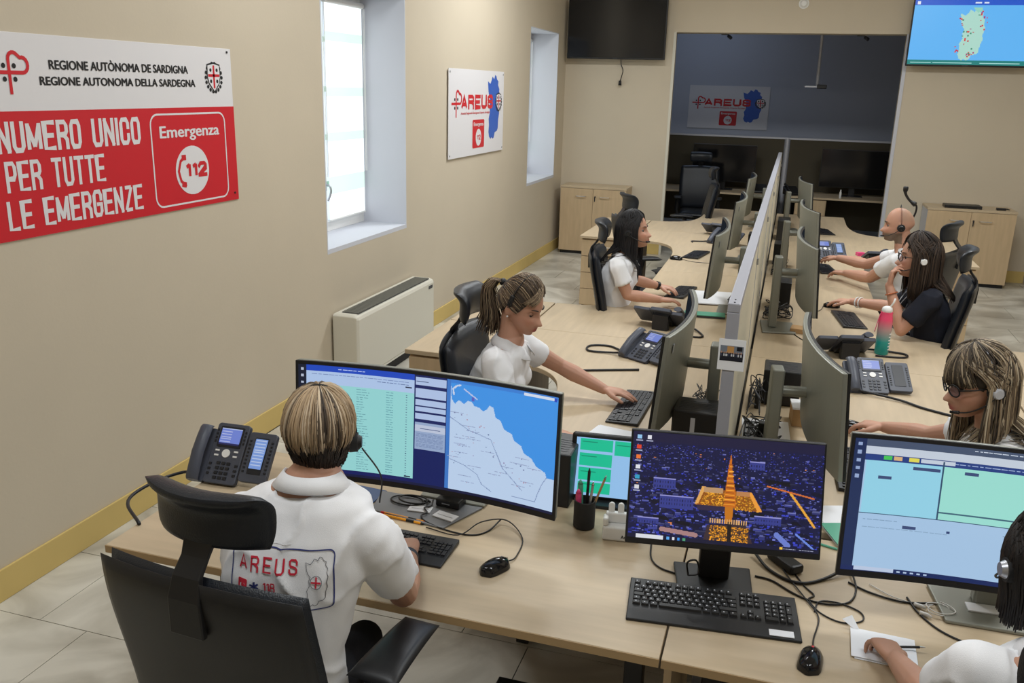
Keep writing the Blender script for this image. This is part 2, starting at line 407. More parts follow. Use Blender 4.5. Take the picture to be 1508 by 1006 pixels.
# windows: white reveals, sill, frame, glass, handle
blind_m = bpy.data.materials.new('backlit white roller blind'); blind_m.use_nodes = True
nt = blind_m.node_tree; b = nt.nodes['Principled BSDF']
b.inputs['Base Color'].default_value = (0.30, 0.31, 0.31, 1); b.inputs['Roughness'].default_value = 0.9
bc_ = nt.nodes.new('ShaderNodeVertexColor'); bc_.layer_name = 'Col'; nt.links.new(bc_.outputs['Color'], b.inputs['Emission Color']); b.inputs['Emission Strength'].default_value = 1.12  # emission stands in for daylight coming through the cloth
for i, (a, b_, z0, z1) in enumerate(wins):
    q = MB().box(LW - RD, LW + 0.0005, b_ - 0.01, b_ + 0.0005, z0, z1).box(LW - RD, LW + 0.0005, a - 0.0005, a + 0.01, z0, z1).box(LW - RD, LW + 0.0005, a, b_, z1 - 0.01, z1 + 0.001)
    rev = struct(q, 'window_%d' % (i + 1), M['white_wall'])
    MB().box(LW - RD, LW + 0.001, a, b_, z0 - 0.02, z0 + 0.012).build('window_sill', M['white_wall'], rev)
    X = LW - RD + 0.03
    mid = (a + b_) / 2
    fr = MB()
    for (p, s_) in ((a + 0.01, a + 0.07), (b_ - 0.07, b_ - 0.01), (mid - 0.045, mid + 0.045)): fr.box(X - 0.03, X + 0.03, p, s_, z0 + 0.012, z1 - 0.01)
    for (p, s_) in ((z0 + 0.012, z0 + 0.085), (z1 - 0.08, z1 - 0.01)): fr.box(X - 0.028, X + 0.028, a + 0.02, b_ - 0.02, p, s_)
    fr.build('window_frame', M['white_pl'], rev, bevel=0.004)
    for (p, s_) in ((a + 0.07, mid - 0.045), (mid + 0.045, b_ - 0.07)):
        MB().box(X - 0.02, X - 0.014, p, s_, z0 + 0.085, z1 - 0.08).build('window_pane', M['glass'], rev)
    # glazing bars outside; their pale green bands are coloured into the blind's glow
    gb = MB()
    for k in range(1, 5): zz = z0 + (z1 - z0) * k / 5; gb.box(X - 0.06, X - 0.045, a + 0.02, b_ - 0.02, zz - 0.02, zz + 0.02)
    gb.build('glazing_bar', mat('pale green shutter slat', srgb(170, 205, 180), 0.6), rev)
    h = MB(); hy = mid - 0.0
    h.cbox((X + 0.036, hy, 1.38), (0.012, 0.03, 0.07)); h.tube(smoothpath([(X + 0.04, hy, 1.39), (X + 0.075, hy, 1.385), (X + 0.085, hy, 1.34), (X + 0.06, hy, 1.27)], 4), 0.008, 8)
    h.build('window_handle', M['alu'], rev, smooth=True)
    # the roller blind hanging before each leaf
    lab = ['white backlit roller blind in the nearer tall window', 'white backlit roller blind in the farther window']
    for (p, s_, far) in ((a + 0.04, mid - 0.02, 0), (mid + 0.03, b_ - 0.045, 1)):
        bl = thing('roller_blind', lab[i] + (', leaf farther from the camera' if far else ', leaf nearer the camera'), 'blind', (X + 0.055, 0, 0), 0, 'roller blinds')
        n = 24; vv = []; ff = []
        zb, zt = z0 + 0.10, z1 - 0.11
        def bandcol(z):
            t = (z - z0) / (z1 - z0) * 5; d = abs(t - round(t)); return (0.56, 0.74, 0.67) if d < 0.11 else (0.88, 0.95, 0.97)
        c = MB()
        for k in range(n):
            za, zc = zb + (zt - zb) * k / n, zb + (zt - zb) * (k + 1) / n
            c.box(-0.001, 0.001, p, s_, za, zc, col=bandcol((za + zc) / 2))
        o = c.build('blind_cloth', blind_m, bl)
        MB().cyl((0, p - 0.01, zt + 0.02), (0, s_ + 0.01, zt + 0.02), 0.022, n=14).build('roller', M['white_pl'], bl, smooth=True, autosmooth=40)
        MB().cyl((0, p, zb), (0, s_, zb), 0.009, n=8).build('bottom_bar', M['white_pl'], bl, smooth=True, autosmooth=40)
        MB().tube([(0.012, s_ + 0.008, zt), (0.012, s_ + 0.008, 1.45)], 0.003, 5).tube([(0.022, s_ + 0.008, zt), (0.022, s_ + 0.008, 1.45)], 0.003, 5).build('cord', M['white_pl'], bl)
# added panels that house the fill lights, out of view
for lx, ly in ((-1.3, 1.2), (1.3, 1.2), (-1.5, 4.6), (1.3, 4.6), (-1.5, 8.2), (1.3, 8.2)):
    t = thing('fill_light_panel', 'added flat white fill light panel above the %s part of the %s desk row' % ('near' if ly < 2 else ('middle' if ly < 6 else 'far'), 'left' if lx < 0 else 'right'), 'lamp', (lx, ly, 3.98), 0, 'added fill light panels')
    MB().box(-0.62, 0.62, -0.32, 0.32, -0.012, 0.02).build('housing', M['white_pl'], t)

# ================================================================== SIGNS
RED, WHT, BLK, BLU = 1, 0, 2, 3
SM = [M['sign_white'], M['sign_red'], M['sign_black'], M['sign_blue']]
Z = 0.0012
SARD = [(0.35, 0.97), (0.43, 0.955), (0.50, 0.93), (0.58, 1.0), (0.68, 0.98), (0.74, 0.93), (0.86, 0.90), (0.84, 0.84), (0.95, 0.78), (0.93, 0.70), (1.0, 0.62), (0.94, 0.5), (0.97, 0.40), (0.90, 0.30), (0.88, 0.16), (0.80, 0.12), (0.62, 0.10), (0.55, 0.02), (0.45, 0.0), (0.36, 0.03), (0.28, 0.0), (0.16, 0.04), (0.10, 0.12), (0.14, 0.22), (0.10, 0.32), (0.20, 0.42), (0.16, 0.52), (0.22, 0.60), (0.12, 0.66), (0.05, 0.74), (0.0, 0.90), (0.08, 0.88), (0.2, 0.86), (0.30, 0.92)]
def sard(mb, x0, x1, y0, y1, z, mi=None, col=None): ngon(mb, [(x0 + (x1 - x0) * a, y0 + (y1 - y0) * b) for a, b in SARD], z, mi, col)
def cross_logo(mb, cx, cy, s, z, red=RED, blk=BLK):
    """cross whose upper right arm closes into a heart, four dots around the centre"""
    w = 0.11 * s
    stroke(mb, [(cx, cy - 0.62 * s), (cx, cy + 0.0 * s), (cx, cy + 0.30 * s)], w, z, red)
    stroke(mb, [(cx - 0.60 * s, cy), (cx + 0.36 * s, cy)], w, z, red)
    a = [(cx, cy + 0.30 * s)] + [(cx + 0.19 * s - 0.19 * s * math.cos(t), cy + 0.38 * s + 0.19 * s * math.sin(t)) for t in np.linspace(0, 2.4, 8)]
    a += [(cx + 0.50 * s + 0.20 * s * math.cos(t), cy + 0.22 * s + 0.22 * s * math.sin(t)) for t in np.linspace(1.9, -1.6, 10)] + [(cx + 0.30 * s, cy)]
    stroke(mb, a, w, z, red)
    for dx in (-0.19, 0.19):
        for dy in (-0.19, 0.19): ngon(mb, circ(cx + dx * s, cy + dy * s, 0.075 * s, 12), z, blk)
def crest(mb, cx, cy, w, h, z, line=BLK):
    def sh(k): return [(cx + k * w * a, cy + k * h * b) for a, b in ((-.36, .36), (0, .42), (.36, .36), (.38, 0), (.3, -.2), (0, -.46), (-.3, -.2), (-.38, 0))]
    for i in range(18):
        t = 2 * PI * i / 18; ngon(mb, circ(cx + 0.46 * w * math.cos(t), cy + 0.42 * h * math.sin(t) - 0.02 * h, 0.07 * w, 6), z, line)
    ngon(mb, sh(1.04), z + 0.0003, line); ngon(mb, sh(0.92), z + 0.0006, WHT)
    ngon(mb, [(cx - .05 * w, cy - .34 * h), (cx + .05 * w, cy - .34 * h), (cx + .05 * w, cy + .34 * h), (cx - .05 * w, cy + .34 * h)], z + 0.0009, RED)
    ngon(mb, [(cx - .33 * w, cy - .0 * h), (cx + .33 * w, cy - .0 * h), (cx + .33 * w, cy + .08 * h), (cx - .33 * w, cy + .08 * h)], z + 0.0009, RED)
    for dx in (-.18, .18):
        for dy in (.2, -.13): ngon(mb, circ(cx + dx * w, cy + dy * h, .065 * w, 8), z + 0.0009, line)
def wall_m(x, y, z): return frame_m((x, y, z), (0, 1, 0), (0, 0, 1), (1, 0, 0))
# big red and white sign on the left wall
sg = thing('wall_sign', 'large red and white single emergency number sign on the left wall', 'sign', (LW, 0, 0))
q = MB(); q.m = wall_m(0, 0, 0); q.box(2.30, 4.385, 1.49, 2.303, 0.001, 0.006).build('sign_board', M['sign_white'], sg, bevel=0.001)
q = MB(); q.m = wall_m(0.0066, 0, 0); ngon(q, [(2.30, 1.491), (4.386, 1.491), (4.386, 2.001), (2.30, 2.001)], 0); q.build('red_field', M['sign_red'], sg)
q = MB(); q.m = wall_m(0.0076, 0, 0)
put_text(q, 'REGIONE AUTÒNOMA DE SARDIGNA', 3.097, 4.008, 2.167, 2.2135, 0, BLK, 0.04)
put_text(q, 'REGIONE AUTONOMA DELLA SARDEGNA', 3.04, 4.061, 2.103, 2.137, 0, BLK, 0.04)
block_text(q, 'NUMERO UNICO', 2.79, 3.615, 1.838, 1.962, 0, WHT, 0.42, 0.62)
block_text(q, 'PER TUTTE', 2.81, 3.36, 1.683, 1.807, 0, WHT, 0.42, 0.62)
block_text(q, 'LE EMERGENZE', 2.797, 3.592, 1.528, 1.65, 0, WHT, 0.42, 0.62)
put_text(q, 'Emergenza', 3.752, 4.238, 1.838, 1.912, 0, WHT, 0.03)
stroke(q, rrect(3.69, 4.292, 1.52, 1.97, 0.05), 0.009, 0, WHT, closed=True)
ngon(q, circ(3.99, 1.684, 0.137, 36, 0.125), 0, WHT)
block_text(q, '112', 3.93, 4.108, 1.645, 1.725, 0.001, RED, 0.36, 0.5)
stroke(q, [(3.935, 1.76), (3.895, 1.735), (3.875, 1.685), (3.89, 1.635), (3.93, 1.605)], 0.016, 0.001, RED)
stroke(q, [(3.905, 1.752), (3.94, 1.752)], 0.028, 0.001, RED); stroke(q, [(3.895, 1.62), (3.93, 1.612)], 0.028, 0.001, RED)
q.build('lettering', SM, sg)
q = MB(); q.m = wall_m(0.0076, 0, 0); cross_logo(q, 2.893, 2.150, 0.135, 0); q.build('cross_emblem', SM, sg)
q = MB(); q.m = wall_m(0.0076, 0, 0); crest(q, 4.222, 2.155, 0.150, 0.172, 0); q.build('crest', SM, sg)
for yy, zz in ((4.35, 2.285), (4.35, 1.53)):
    MB().cyl((0.006, yy, zz), (0.011, yy, zz), 0.006, n=10).build('screw', M['dark_steel'], sg)
# agency panels: the same print on the left wall and in the back room
def agency(mb_m, sg):
    q = MB(); q.m = mb_m
    sard(q, 1.08, 1.47, 0.13, 0.765, 0, BLU)
    q.build('island_print', SM, sg)
    q = MB(); q.m = mb_m @ Matrix.Translation((0, 0, 0.001))
    block_text(q, 'AREUS', 0.32, 1.24, 0.435, 0.57, 0, RED, 0.26, 0.46)
    put_text(q, 'Azienda Regionale Emergenza Urgenza Sardegna', 0.31, 1.15, 0.385, 0.412, 0, RED, 0.02)
    ngon(q, rrect(0.64, 0.985, 0.065, 0.335, 0.02), 0, RED)
    put_text(q, 'Emergenza', 0.67, 0.955, 0.265, 0.31, 0.001, WHT, 0.03)
    ngon(q, circ(0.812, 0.165, 0.082, 24), 0.001, WHT); block_text(q, '112', 0.765, 0.87, 0.14, 0.19, 0.002, RED, 0.3, 0.5)
    q.build('lettering', SM, sg)
    q = MB(); q.m = mb_m @ Matrix.Translation((0, 0, 0.001)); cross_logo(q, 0.19, 0.49, 0.2, 0); q.build('cross_emblem', SM, sg)
    q = MB(); q.m = mb_m @ Matrix.Translation((0, 0, 0.001)); crest(q, 1.43, 0.50, 0.21, 0.20, 0); q.build('crest', SM, sg)
sg = thing('wall_sign', 'white panel with red lettering and blue island between the two windows', 'sign', (LW, 7.64, 1.49), 0)
MB().box(0.012, 0.017, 0, 1.6, 0, 0.80).build('sign_board', M['sign_white'], sg, bevel=0.001)
agency(wall_m(0.0176, 0, 0), sg)
for yy in (0.03, 1.57):
    for zz in (0.03, 0.77): MB().cyl((0, yy, zz), (0.021, yy, zz), 0.009, n=10).build('spacer', M['alu'], sg)
sg = thing('wall_sign', 'white agency panel on the dim wall of the back room', 'sign', (-1.82, 16.295, 1.53), 0)
MB().box(0, 1.36, -0.006, 0, 0, 0.72).build('sign_board', M['sign_white'], sg)
q = frame_m((0.0, -0.0072, 0), (1, 0, 0), (0, 0, 1), (0, -1, 0)) @ Matrix.Diagonal((0.85, 0.88, 1, 1))
agency(q, sg)
# ================================================================== FURNITURE
PX = -0.125      # centre line of the long partition
# --- televisions
def tv(loc, rz, label, on):
    t = thing('television', label, 'television', loc, rz)
    MB().box(-0.635, 0.635, -0.022, 0.03, -0.37, 0.37).build('housing', M['black'], t, bevel=0.006)
    MB().box(-0.3, 0.3, 0.03, 0.09, -0.2, 0.2).build('wall_bracket', M['dark_steel'], t)
    MB().box(-0.03, 0.03, -0.026, -0.02, -0.363, -0.354).build('maker_badge', M['dark_grey'], t)
    return t
t = tv((-2.30, 11.80, 2.885), 0, 'large black switched off television high on the back wall left of the opening', False)
MB().box(-0.622, 0.622, -0.0235, -0.022, -0.35, 0.358).build('screen', M['black_gloss'], t)
q = MB(); q.tube(smoothpath([(0.06, 0.08, -0.30), (0.06, 0.11, -0.42), (0.09, 0.11, -0.5), (0.075, 0.11, -0.58), (0.06, 0.11, -0.64)], 5), 0.006, 6)
q.build('cable', M['black'], t, smooth=True); MB().cyl((0.06, 0.11, -0.63), (0.06, 0.11, -0.69), 0.017, 0.022, 10).build('plug', M['black'], t, smooth=True)
# --- picture canvases made of coloured faces
class Canvas:
    def __init__(s, w, h, bg): s.w, s.h = w, h; s.a = np.zeros((h, w, 3)); s.a[:] = bg; s.X, s.Y = np.meshgrid((np.arange(w) + .5) / w, (np.arange(h) + .5) / h)
    def rect(s, x0, x1, y0, y1, c):
        s.a[int(round(y0 * s.h)):max(int(round(y1 * s.h)), int(round(y0 * s.h)) + 1), int(round(x0 * s.w)):max(int(round(x1 * s.w)), int(round(x0 * s.w)) + 1)] = c
    def poly(s, pts, c):
        ins = np.zeros(s.X.shape, bool); n = len(pts)
        for i in range(n):
            x1, y1 = pts[i]; x2, y2 = pts[(i + 1) % n]
            if y1 == y2: continue
            cond = ((s.Y < y1) != (s.Y < y2)) & (s.X < (x2 - x1) * (s.Y - y1) / (y2 - y1) + x1); ins ^= cond
        s.a[ins] = c; return ins
    def line(s, pts, w, c, asp=1.0):
        for (x1, y1), (x2, y2) in zip(pts[:-1], pts[1:]):
            dx, dy = (x2 - x1), (y2 - y1) * asp; L = dx * dx + dy * dy + 1e-12
            t = np.clip(((s.X - x1) * dx + (s.Y - y1) * asp * dy) / L, 0, 1)
            d = np.hypot(s.X - x1 - t * dx, (s.Y - y1) * asp - t * dy); s.a[d < w] = c
    def dash(s, x0, x1, y, c, h=None, rr=None):
        """a line of unreadable small type: broken dashes on one row"""
        x = x0; j = int(y * s.h)
        while x < x1:
            L = rnd.uniform(0.005, 0.02); 
            s.a[j:j + 1, int(x * s.w):int(min(x + L, x1) * s.w) + 1] = c; x += L + 0.006
    def mesh(s, name, m, parent, fn):
        """fn(u, v) -> point; v = 0 is the top row"""
        w, h = s.w, s.h
        v = [fn(i / w, j / h) for j in range(h + 1) for i in range(w + 1)]
        me = bpy.data.meshes.new(name)
        idx = np.arange(w * h); j, i = idx // w, idx % w
        a = j * (w + 1) + i
        F = np.stack([a, a + w + 1, a + w + 2, a + 1], 1)
        me.vertices.add(len(v)); me.vertices.foreach_set('co', np.array(v, dtype=np.float32).ravel())
        me.loops.add(F.size); me.loops.foreach_set('vertex_index', F.ravel().astype(np.int32))
        me.polygons.add(len(F)); me.polygons.foreach_set('loop_start', (np.arange(len(F)) * 4).astype(np.int32))
        me.update(calc_edges=True)
        ca = me.color_attributes.new('Col', 'FLOAT_COLOR', 'CORNER')
        c = np.clip(s.a.reshape(-1, 3), 0, 1); c = np.where(c > 0.0404, ((c + 0.055) / 1.055) ** 2.4, c / 12.92)
        c = np.concatenate([c, np.ones((len(c), 1))], 1); ca.data.foreach_set('color', np.repeat(c, 4, axis=0).astype(np.float32).ravel())
        me.materials.append(m); return link(name, me, parent)
def C3(r, g, b): return (r / 255, g / 255, b / 255)
t = tv((1.80, 11.80, 2.87), 0, 'television showing a blue island map, high on the back wall right of the opening', True)
c = Canvas(150, 84, C3(96, 184, 250))
c.rect(0, 1, 0, 0.085, C3(30, 88, 205)); c.rect(0, 1, 0.93, 1, C3(18, 128, 124)); c.rect(0.02, 0.045, 0.02, 0.07, C3(235, 240, 250))
c.poly([(0.40 + 0.22 * a, 0.93 - 0.80 * b) for a, b in SARD], C3(176, 222, 208))
c.poly([(0.50, 0.12), (0.57, 0.12), (0.58, 0.17), (0.54, 0.20)], C3(150, 215, 195))
cr = random.Random(3)
for k in range(46):
    a, b = cr.choice([(0.43, 0.32), (0.6, 0.26), (0.56, 0.2), (0.47, 0.62), (0.52, 0.8), (0.48, 0.5), (0.42, 0.75), (0.6, 0.35)])
    a += cr.gauss(0, 0.018); b += cr.gauss(0, 0.035); c.rect(a, a + 0.012, b, b + 0.02, cr.choice([C3(200, 40, 60), C3(170, 60, 120), C3(60, 140, 110), C3(215, 70, 70)]))
for a, b in ((0.35, 0.55), (0.03, 0.2), (0.22, 0.35), (0.6, 0.95), (0.7, 0.85)): c.dash(a if a < 0.6 else 0.62, b, 0.965, C3(170, 225, 220))
c.rect(0.51, 0.56, 0.04, 0.055, C3(220, 230, 250)); c.rect(0.58, 0.62, 0.04, 0.055, C3(220, 230, 250))
c.mesh('screen', M['screen'], t, lambda u, v: (-0.622 + 1.244 * u, -0.0245, 0.358 - 0.708 * v))
# --- small fittings on the back wall and beyond it
t = thing('smoke_detector', 'small round white smoke detector above the opening', 'detector', (-0.052, BW, 3.20))
MB().cyl((0, 0, 0), (0, -0.018, 0), 0.06, n=24).cyl((0, -0.018, 0), (0, -0.045, 0), 0.05, 0.03, n=24).build('cover', M['white_pl'], t, smooth=True, autosmooth=40)
for x, z, lb in ((-1.04, 2.93, 'small black ceiling camera at the left of the dim back room'), (0.70, 2.93, 'small black ceiling camera at the right of the dim back room')):
    t = thing('ceiling_camera', lb, 'camera', (x, 13.0, z))
    MB().cyl((0, 0, 0.03), (0, 0, CH - z), 0.012, n=8).build('drop_rod', M['dark_steel'], t)
    MB().box(-0.05, 0.05, -0.05, 0.07, -0.035, 0.03).build('camera_body', M['black'], t, bevel=0.01)
    MB().cyl((0.05, -0.02, -0.05), (0.09, -0.06, -0.08), 0.022, n=12).build('lens', M['dark_grey'], t, smooth=True)
t = thing('projector_mount', 'thin grey pole hanging from the ceiling with a small dark device', 'mount', (0.235, 13.5, 2.26))
MB().cyl((0, 0, 0), (-0.02, 0, CH - 2.26), 0.022, n=10).build('pole', M['alu_light'], t, smooth=True)
MB().box(-0.16, 0.06, -0.04, 0.04, -0.02, 0.0).build('plate', M['alu'], t)
MB().box(0.0, 0.13, -0.05, 0.05, -0.035, 0.02).build('device', M['black'], t, bevel=0.008)

# --- the long partition between the two rows
t = thing('desk_partition', 'long cream desk partition with aluminium top rail running down the middle', 'partition', (PX, 0, 0))
PY0, PY1, PT = 2.87, 10.9, 1.493
n = 5; L = (PY1 - PY0 - 0.04) / n
for i in range(n):
    a = PY0 + 0.035 + L * i
    MB().box(-0.0125, 0.0165, a + 0.006, a + L - 0.006, 0.70, PT - 0.03).build('panel', M['panel'], t, bevel=0.003)
    MB().box(-0.017, 0.019, a + L - 0.012, a + L + 0.012, 0.45, PT - 0.03).build('upright', M['alu_light'], t)
    MB().box(0.018, 0.026, a + L - 0.03, a + L - 0.01, PT - 0.16, PT - 0.13).build('clip', M['alu'], t)
MB().box(-0.020, 0.020, PY0, PY1, PT - 0.03, PT).build('top_rail', M['rail'], t, bevel=0.003)
MB().box(-0.020, 0.020, PY0, PY0 + 0.035, 0.0, PT - 0.0305).build('end_post', M['rail'], t, bevel=0.002)
for p in ((-0.0, PY0 + 0.06), (0.0, PY0 + 0.02)):
    MB().cyl((p[0], p[1], PT), (p[0], p[1], PT + 0.002), 0.003, n=8).build('screw', M['dark_steel'], t)
# photo print taped to the partition's end
t = thing('taped_photo', 'printed group photo taped to the near end of the partition', 'photo', (PX + 0.006, PY0 - 0.003, 1.325))
MB().box(-0.042, 0.044, -0.0006, 0.0006, -0.056, 0.05).build('sheet', M['paper'], t)
c = Canvas(34, 26, C3(120, 128, 140)); c.rect(0, 1, 0.45, 1, C3(30, 32, 44)); c.rect(0.3, 0.6, 0.05, 0.45, C3(200, 150, 90)); c.rect(0.72, 0.95, 0.05, 0.3, C3(20, 22, 30))
for k in range(9):
    x = 0.04 + k * 0.105; c.rect(x, x + 0.05, 0.40 + 0.03 * (k % 2), 0.5, C3(190, 150, 130)); c.rect(x, x + 0.06, 0.52, 0.7, C3(210, 212, 220) if k % 3 else C3(60, 66, 90))
pm = mat('printed photo ink', (1, 1, 1), 0.4, attr='Col')
c.mesh('print', pm, t, lambda u, v: (-0.036 + 0.074 * u, -0.0012, 0.028 - 0.052 * v))

# --- desks
DZ, DT = 0.74, 0.026
def desk_top(q, poly): q.prism(poly, DZ - DT, DZ)
def arc_pts(p0, p1, p2, n=8):
    return [tuple((1 - t) ** 2 * np.array(p0) + 2 * t * (1 - t) * np.array(p1) + t * t * np.array(p2)) for t in np.linspace(0, 1, n)]
def block_desk(side, ya, yb, wing_at_b, label, dy=0.0):
    """one L desk: main top along the partition, wing at one end; side -1 left, +1 right"""
    ya += dy; yb += dy
    t = thing('corner_desk', label, 'desk', (PX, ya, 0), 0)
    Ly = yb - ya; S = side
    def P(x, y): return (S * x, y if wing_at_b else Ly - y)
    # local coordinates: x away from the partition, y from the free end to the wing end
    wy = Ly - 0.70
    poly = [P(0.03, 0.003), P(0.03, Ly - 0.002), P(1.295, Ly - 0.002), P(1.295, wy)]
    poly += [P(*p) for p in arc_pts((1.18, wy), (0.93, wy - 0.02), (0.86, wy - 0.27), 9)]
    poly += [P(*p) for p in arc_pts((0.845, wy - 0.33), (0.80, wy - 0.55), (0.80, wy - 0.8), 6)] + [P(0.80, 0.003)]
    area = sum(poly[i][0] * poly[(i + 1) % len(poly)][1] - poly[(i + 1) % len(poly)][0] * poly[i][1] for i in range(len(poly)))
    if area < 0: poly = poly[::-1]
    q = MB(); desk_top(q, poly); q.build('tabletop', M['wood_y'], t, bevel=0.003)
    for (x, y) in ((0.10, 0.12), (0.70, 0.12), (0.10, Ly - 0.1)):
        xx, yy = P(x, y); MB().cbox((xx, yy, 0.357), (0.05, 0.05, 0.712)).build('leg', M['dark_steel'], t, bevel=0.003)
    x0, y0 = P(0.06, 0.15); x1, y1 = P(0.075, Ly - 0.15)
    MB().box(min(x0, x1), max(x0, x1), min(y0, y1), max(y0, y1), 0.40, 0.70).build('modesty_panel', M['dark_steel'], t)
    return t
def pedestal(side, y0, y1, front, label, n=4, dy=0):
    """drawer pedestal carrying the wing's outer end; front -1 = drawers toward the camera"""
    y0 += dy; y1 += dy
    xa, xb = (1.305, 1.80) if side < 0 else (1.305, 1.795)
    t = thing('drawer_pedestal', label, 'drawer unit', (PX, (y0 + y1) / 2, 0))
    S = side; d = (y1 - y0) / 2
    X0, X1 = sorted((S * xa, S * xb))
    MB().box(X0, X1, -d + 0.002, d - 0.002, DZ - DT, DZ).build('top', M['wood_y'], t, bevel=0.003)
    fy = front * (d - 0.028)
    ys = sorted((fy, -front * (d - 0.02)))
    MB().box(X0 + 0.02, X1 - 0.02, ys[0], ys[1], 0.03, DZ - DT - 0.012).build('body', M['wood_z'], t, bevel=0.002)
    MB().box(X0 + 0.04, X1 - 0.04, ys[0] + 0.02, ys[1] - 0.02, 0.0, 0.03).build('plinth', M['black'], t)
    MB().box(X0 + 0.022, X1 - 0.022, ys[0] + 0.004, ys[1] - 0.004, DZ - DT - 0.012, DZ - DT).build('shadow_gap', M['wood_edge'], t)
    h = (DZ - DT - 0.012 - 0.04) / n
    for i in range(n):
        z = 0.04 + h * i
        fr = sorted((fy, fy + front * 0.019))
        dr = MB().box(X0 + 0.022, X1 - 0.022, fr[0], fr[1], z + 0.003, z + h - 0.003).build('drawer', M['wood_z'], t, bevel=0.002)
        cx = (X0 + X1) / 2; zz = z + h * 0.62; fo = fy + front * 0.019
        MB().tube([(cx - 0.07, fo, zz), (cx - 0.07, fo + front * 0.025, zz), (cx + 0.07, fo + front * 0.025, zz), (cx + 0.07, fo, zz)], 0.005, 6).build('handle', M['chrome'], dr)
    if n >= 4: MB().cyl((X1 - 0.07, fy + front * 0.019, DZ - 0.1), (X1 - 0.07, fy + front * 0.024, DZ - 0.1), 0.009, n=10).build('lock', M['chrome'], t)
    return t
B = [2.87, 5.0, 7.13, 9.26, 11.39]
nm = {(-1, 0): 'maple corner desk of the ponytailed woman, first left of the partition', (-1, 1): 'maple corner desk of the black haired woman, second left of the partition',
      (-1, 2): 'maple corner desk before the empty chair, third left of the partition', (-1, 3): 'farthest maple corner desk left of the partition',
      (1, 0): 'maple corner desk of the blonde woman, first right of the partition', (1, 1): 'maple corner desk of the woman in dark shirt, second right of the partition',
      (1, 2): 'maple corner desk of the bald man, third right of the partition', (1, 3): 'farthest maple corner desk right of the partition'}
for s_ in (-1, 1):
    for i in range(4):
        block_desk(s_, B[i] if i else 2.87, B[i + 1] - (0.10 if (s_ > 0 and i == 0) else 0), i % 2 == 0, nm[(s_, i)], dy=-0.10 if (s_ > 0 and i) else 0)
for s_, dy in ((-1, 0), (1, -0.10)):
    sd = 'left' if s_ < 0 else 'right'
    pedestal(s_, 4.30, 4.997, -1, 'maple drawer unit under the end of the ponytailed woman\'s desk' if s_ < 0 else 'maple drawer unit under the end of the blonde woman\'s desk', 3, dy)
    pedestal(s_, 5.003, 5.70, 1, 'maple drawer unit under the end of the black haired woman\'s desk' if s_ < 0 else 'maple drawer unit beside the woman in the dark shirt', 3, dy)
    pedestal(s_, 8.56, 9.257, -1, 'four drawer maple unit behind the black haired woman\'s chair' if s_ < 0 else 'four drawer maple unit right of the bald man', 4, dy)
    pedestal(s_, 9.263, 9.96, 1, 'far maple drawer unit in the %s row, turned away' % sd, 3, dy)
def straight_desk(x0, x1, label):
    t = thing('desk', label, 'desk', ((x0 + x1) / 2, 2.41, 0))
    w = (x1 - x0) / 2
    MB().box(-w + 0.002, w - 0.002, -0.41, 0.41, DZ - DT, DZ - 0.0006).build('tabletop', M['wood'], t, bevel=0.002)
    MB().box(-w + 0.002, w - 0.002, -0.4125, -0.4102, DZ - DT, DZ - 0.002).build('edge_band', M['wood_edge'], t)
    for sx in (-1, 1):
        lg = MB().cbox((sx * (w - 0.12), 0.05, 0.36), (0.06, 0.06, 0.70)).build('leg', M['dark_steel'], t, bevel=0.004)
        MB().cbox((sx * (w - 0.12), 0.0, 0.02), (0.09, 0.68, 0.04)).build('foot', M['dark_steel'], lg, bevel=0.006)
        MB().cbox((sx * (w - 0.12), 0.0, 0.70), (0.06, 0.60, 0.025)).build('crossbar', M['dark_steel'], lg)
    MB().box(-w + 0.1, w - 0.1, 0.28, 0.30, 0.30, 0.70).build('modesty_panel', M['dark_steel'], t)
    return t
t = straight_desk(-1.92, -0.186, 'front maple desk left of the seam, holding the wide map monitor')
MB().box(0.28, 0.86, -0.02, 0.09, 0.14, 0.19).build('cable_tray', M['dark_steel'], t, bevel=0.004)
t = straight_desk(-0.184, 1.62, 'front maple desk right of the seam, holding the city wallpaper monitor')
MB().box(-0.895, -0.875, -0.36, 0.36, 0.0, DZ - DT).build('side_panel', M['wood_z'], t)

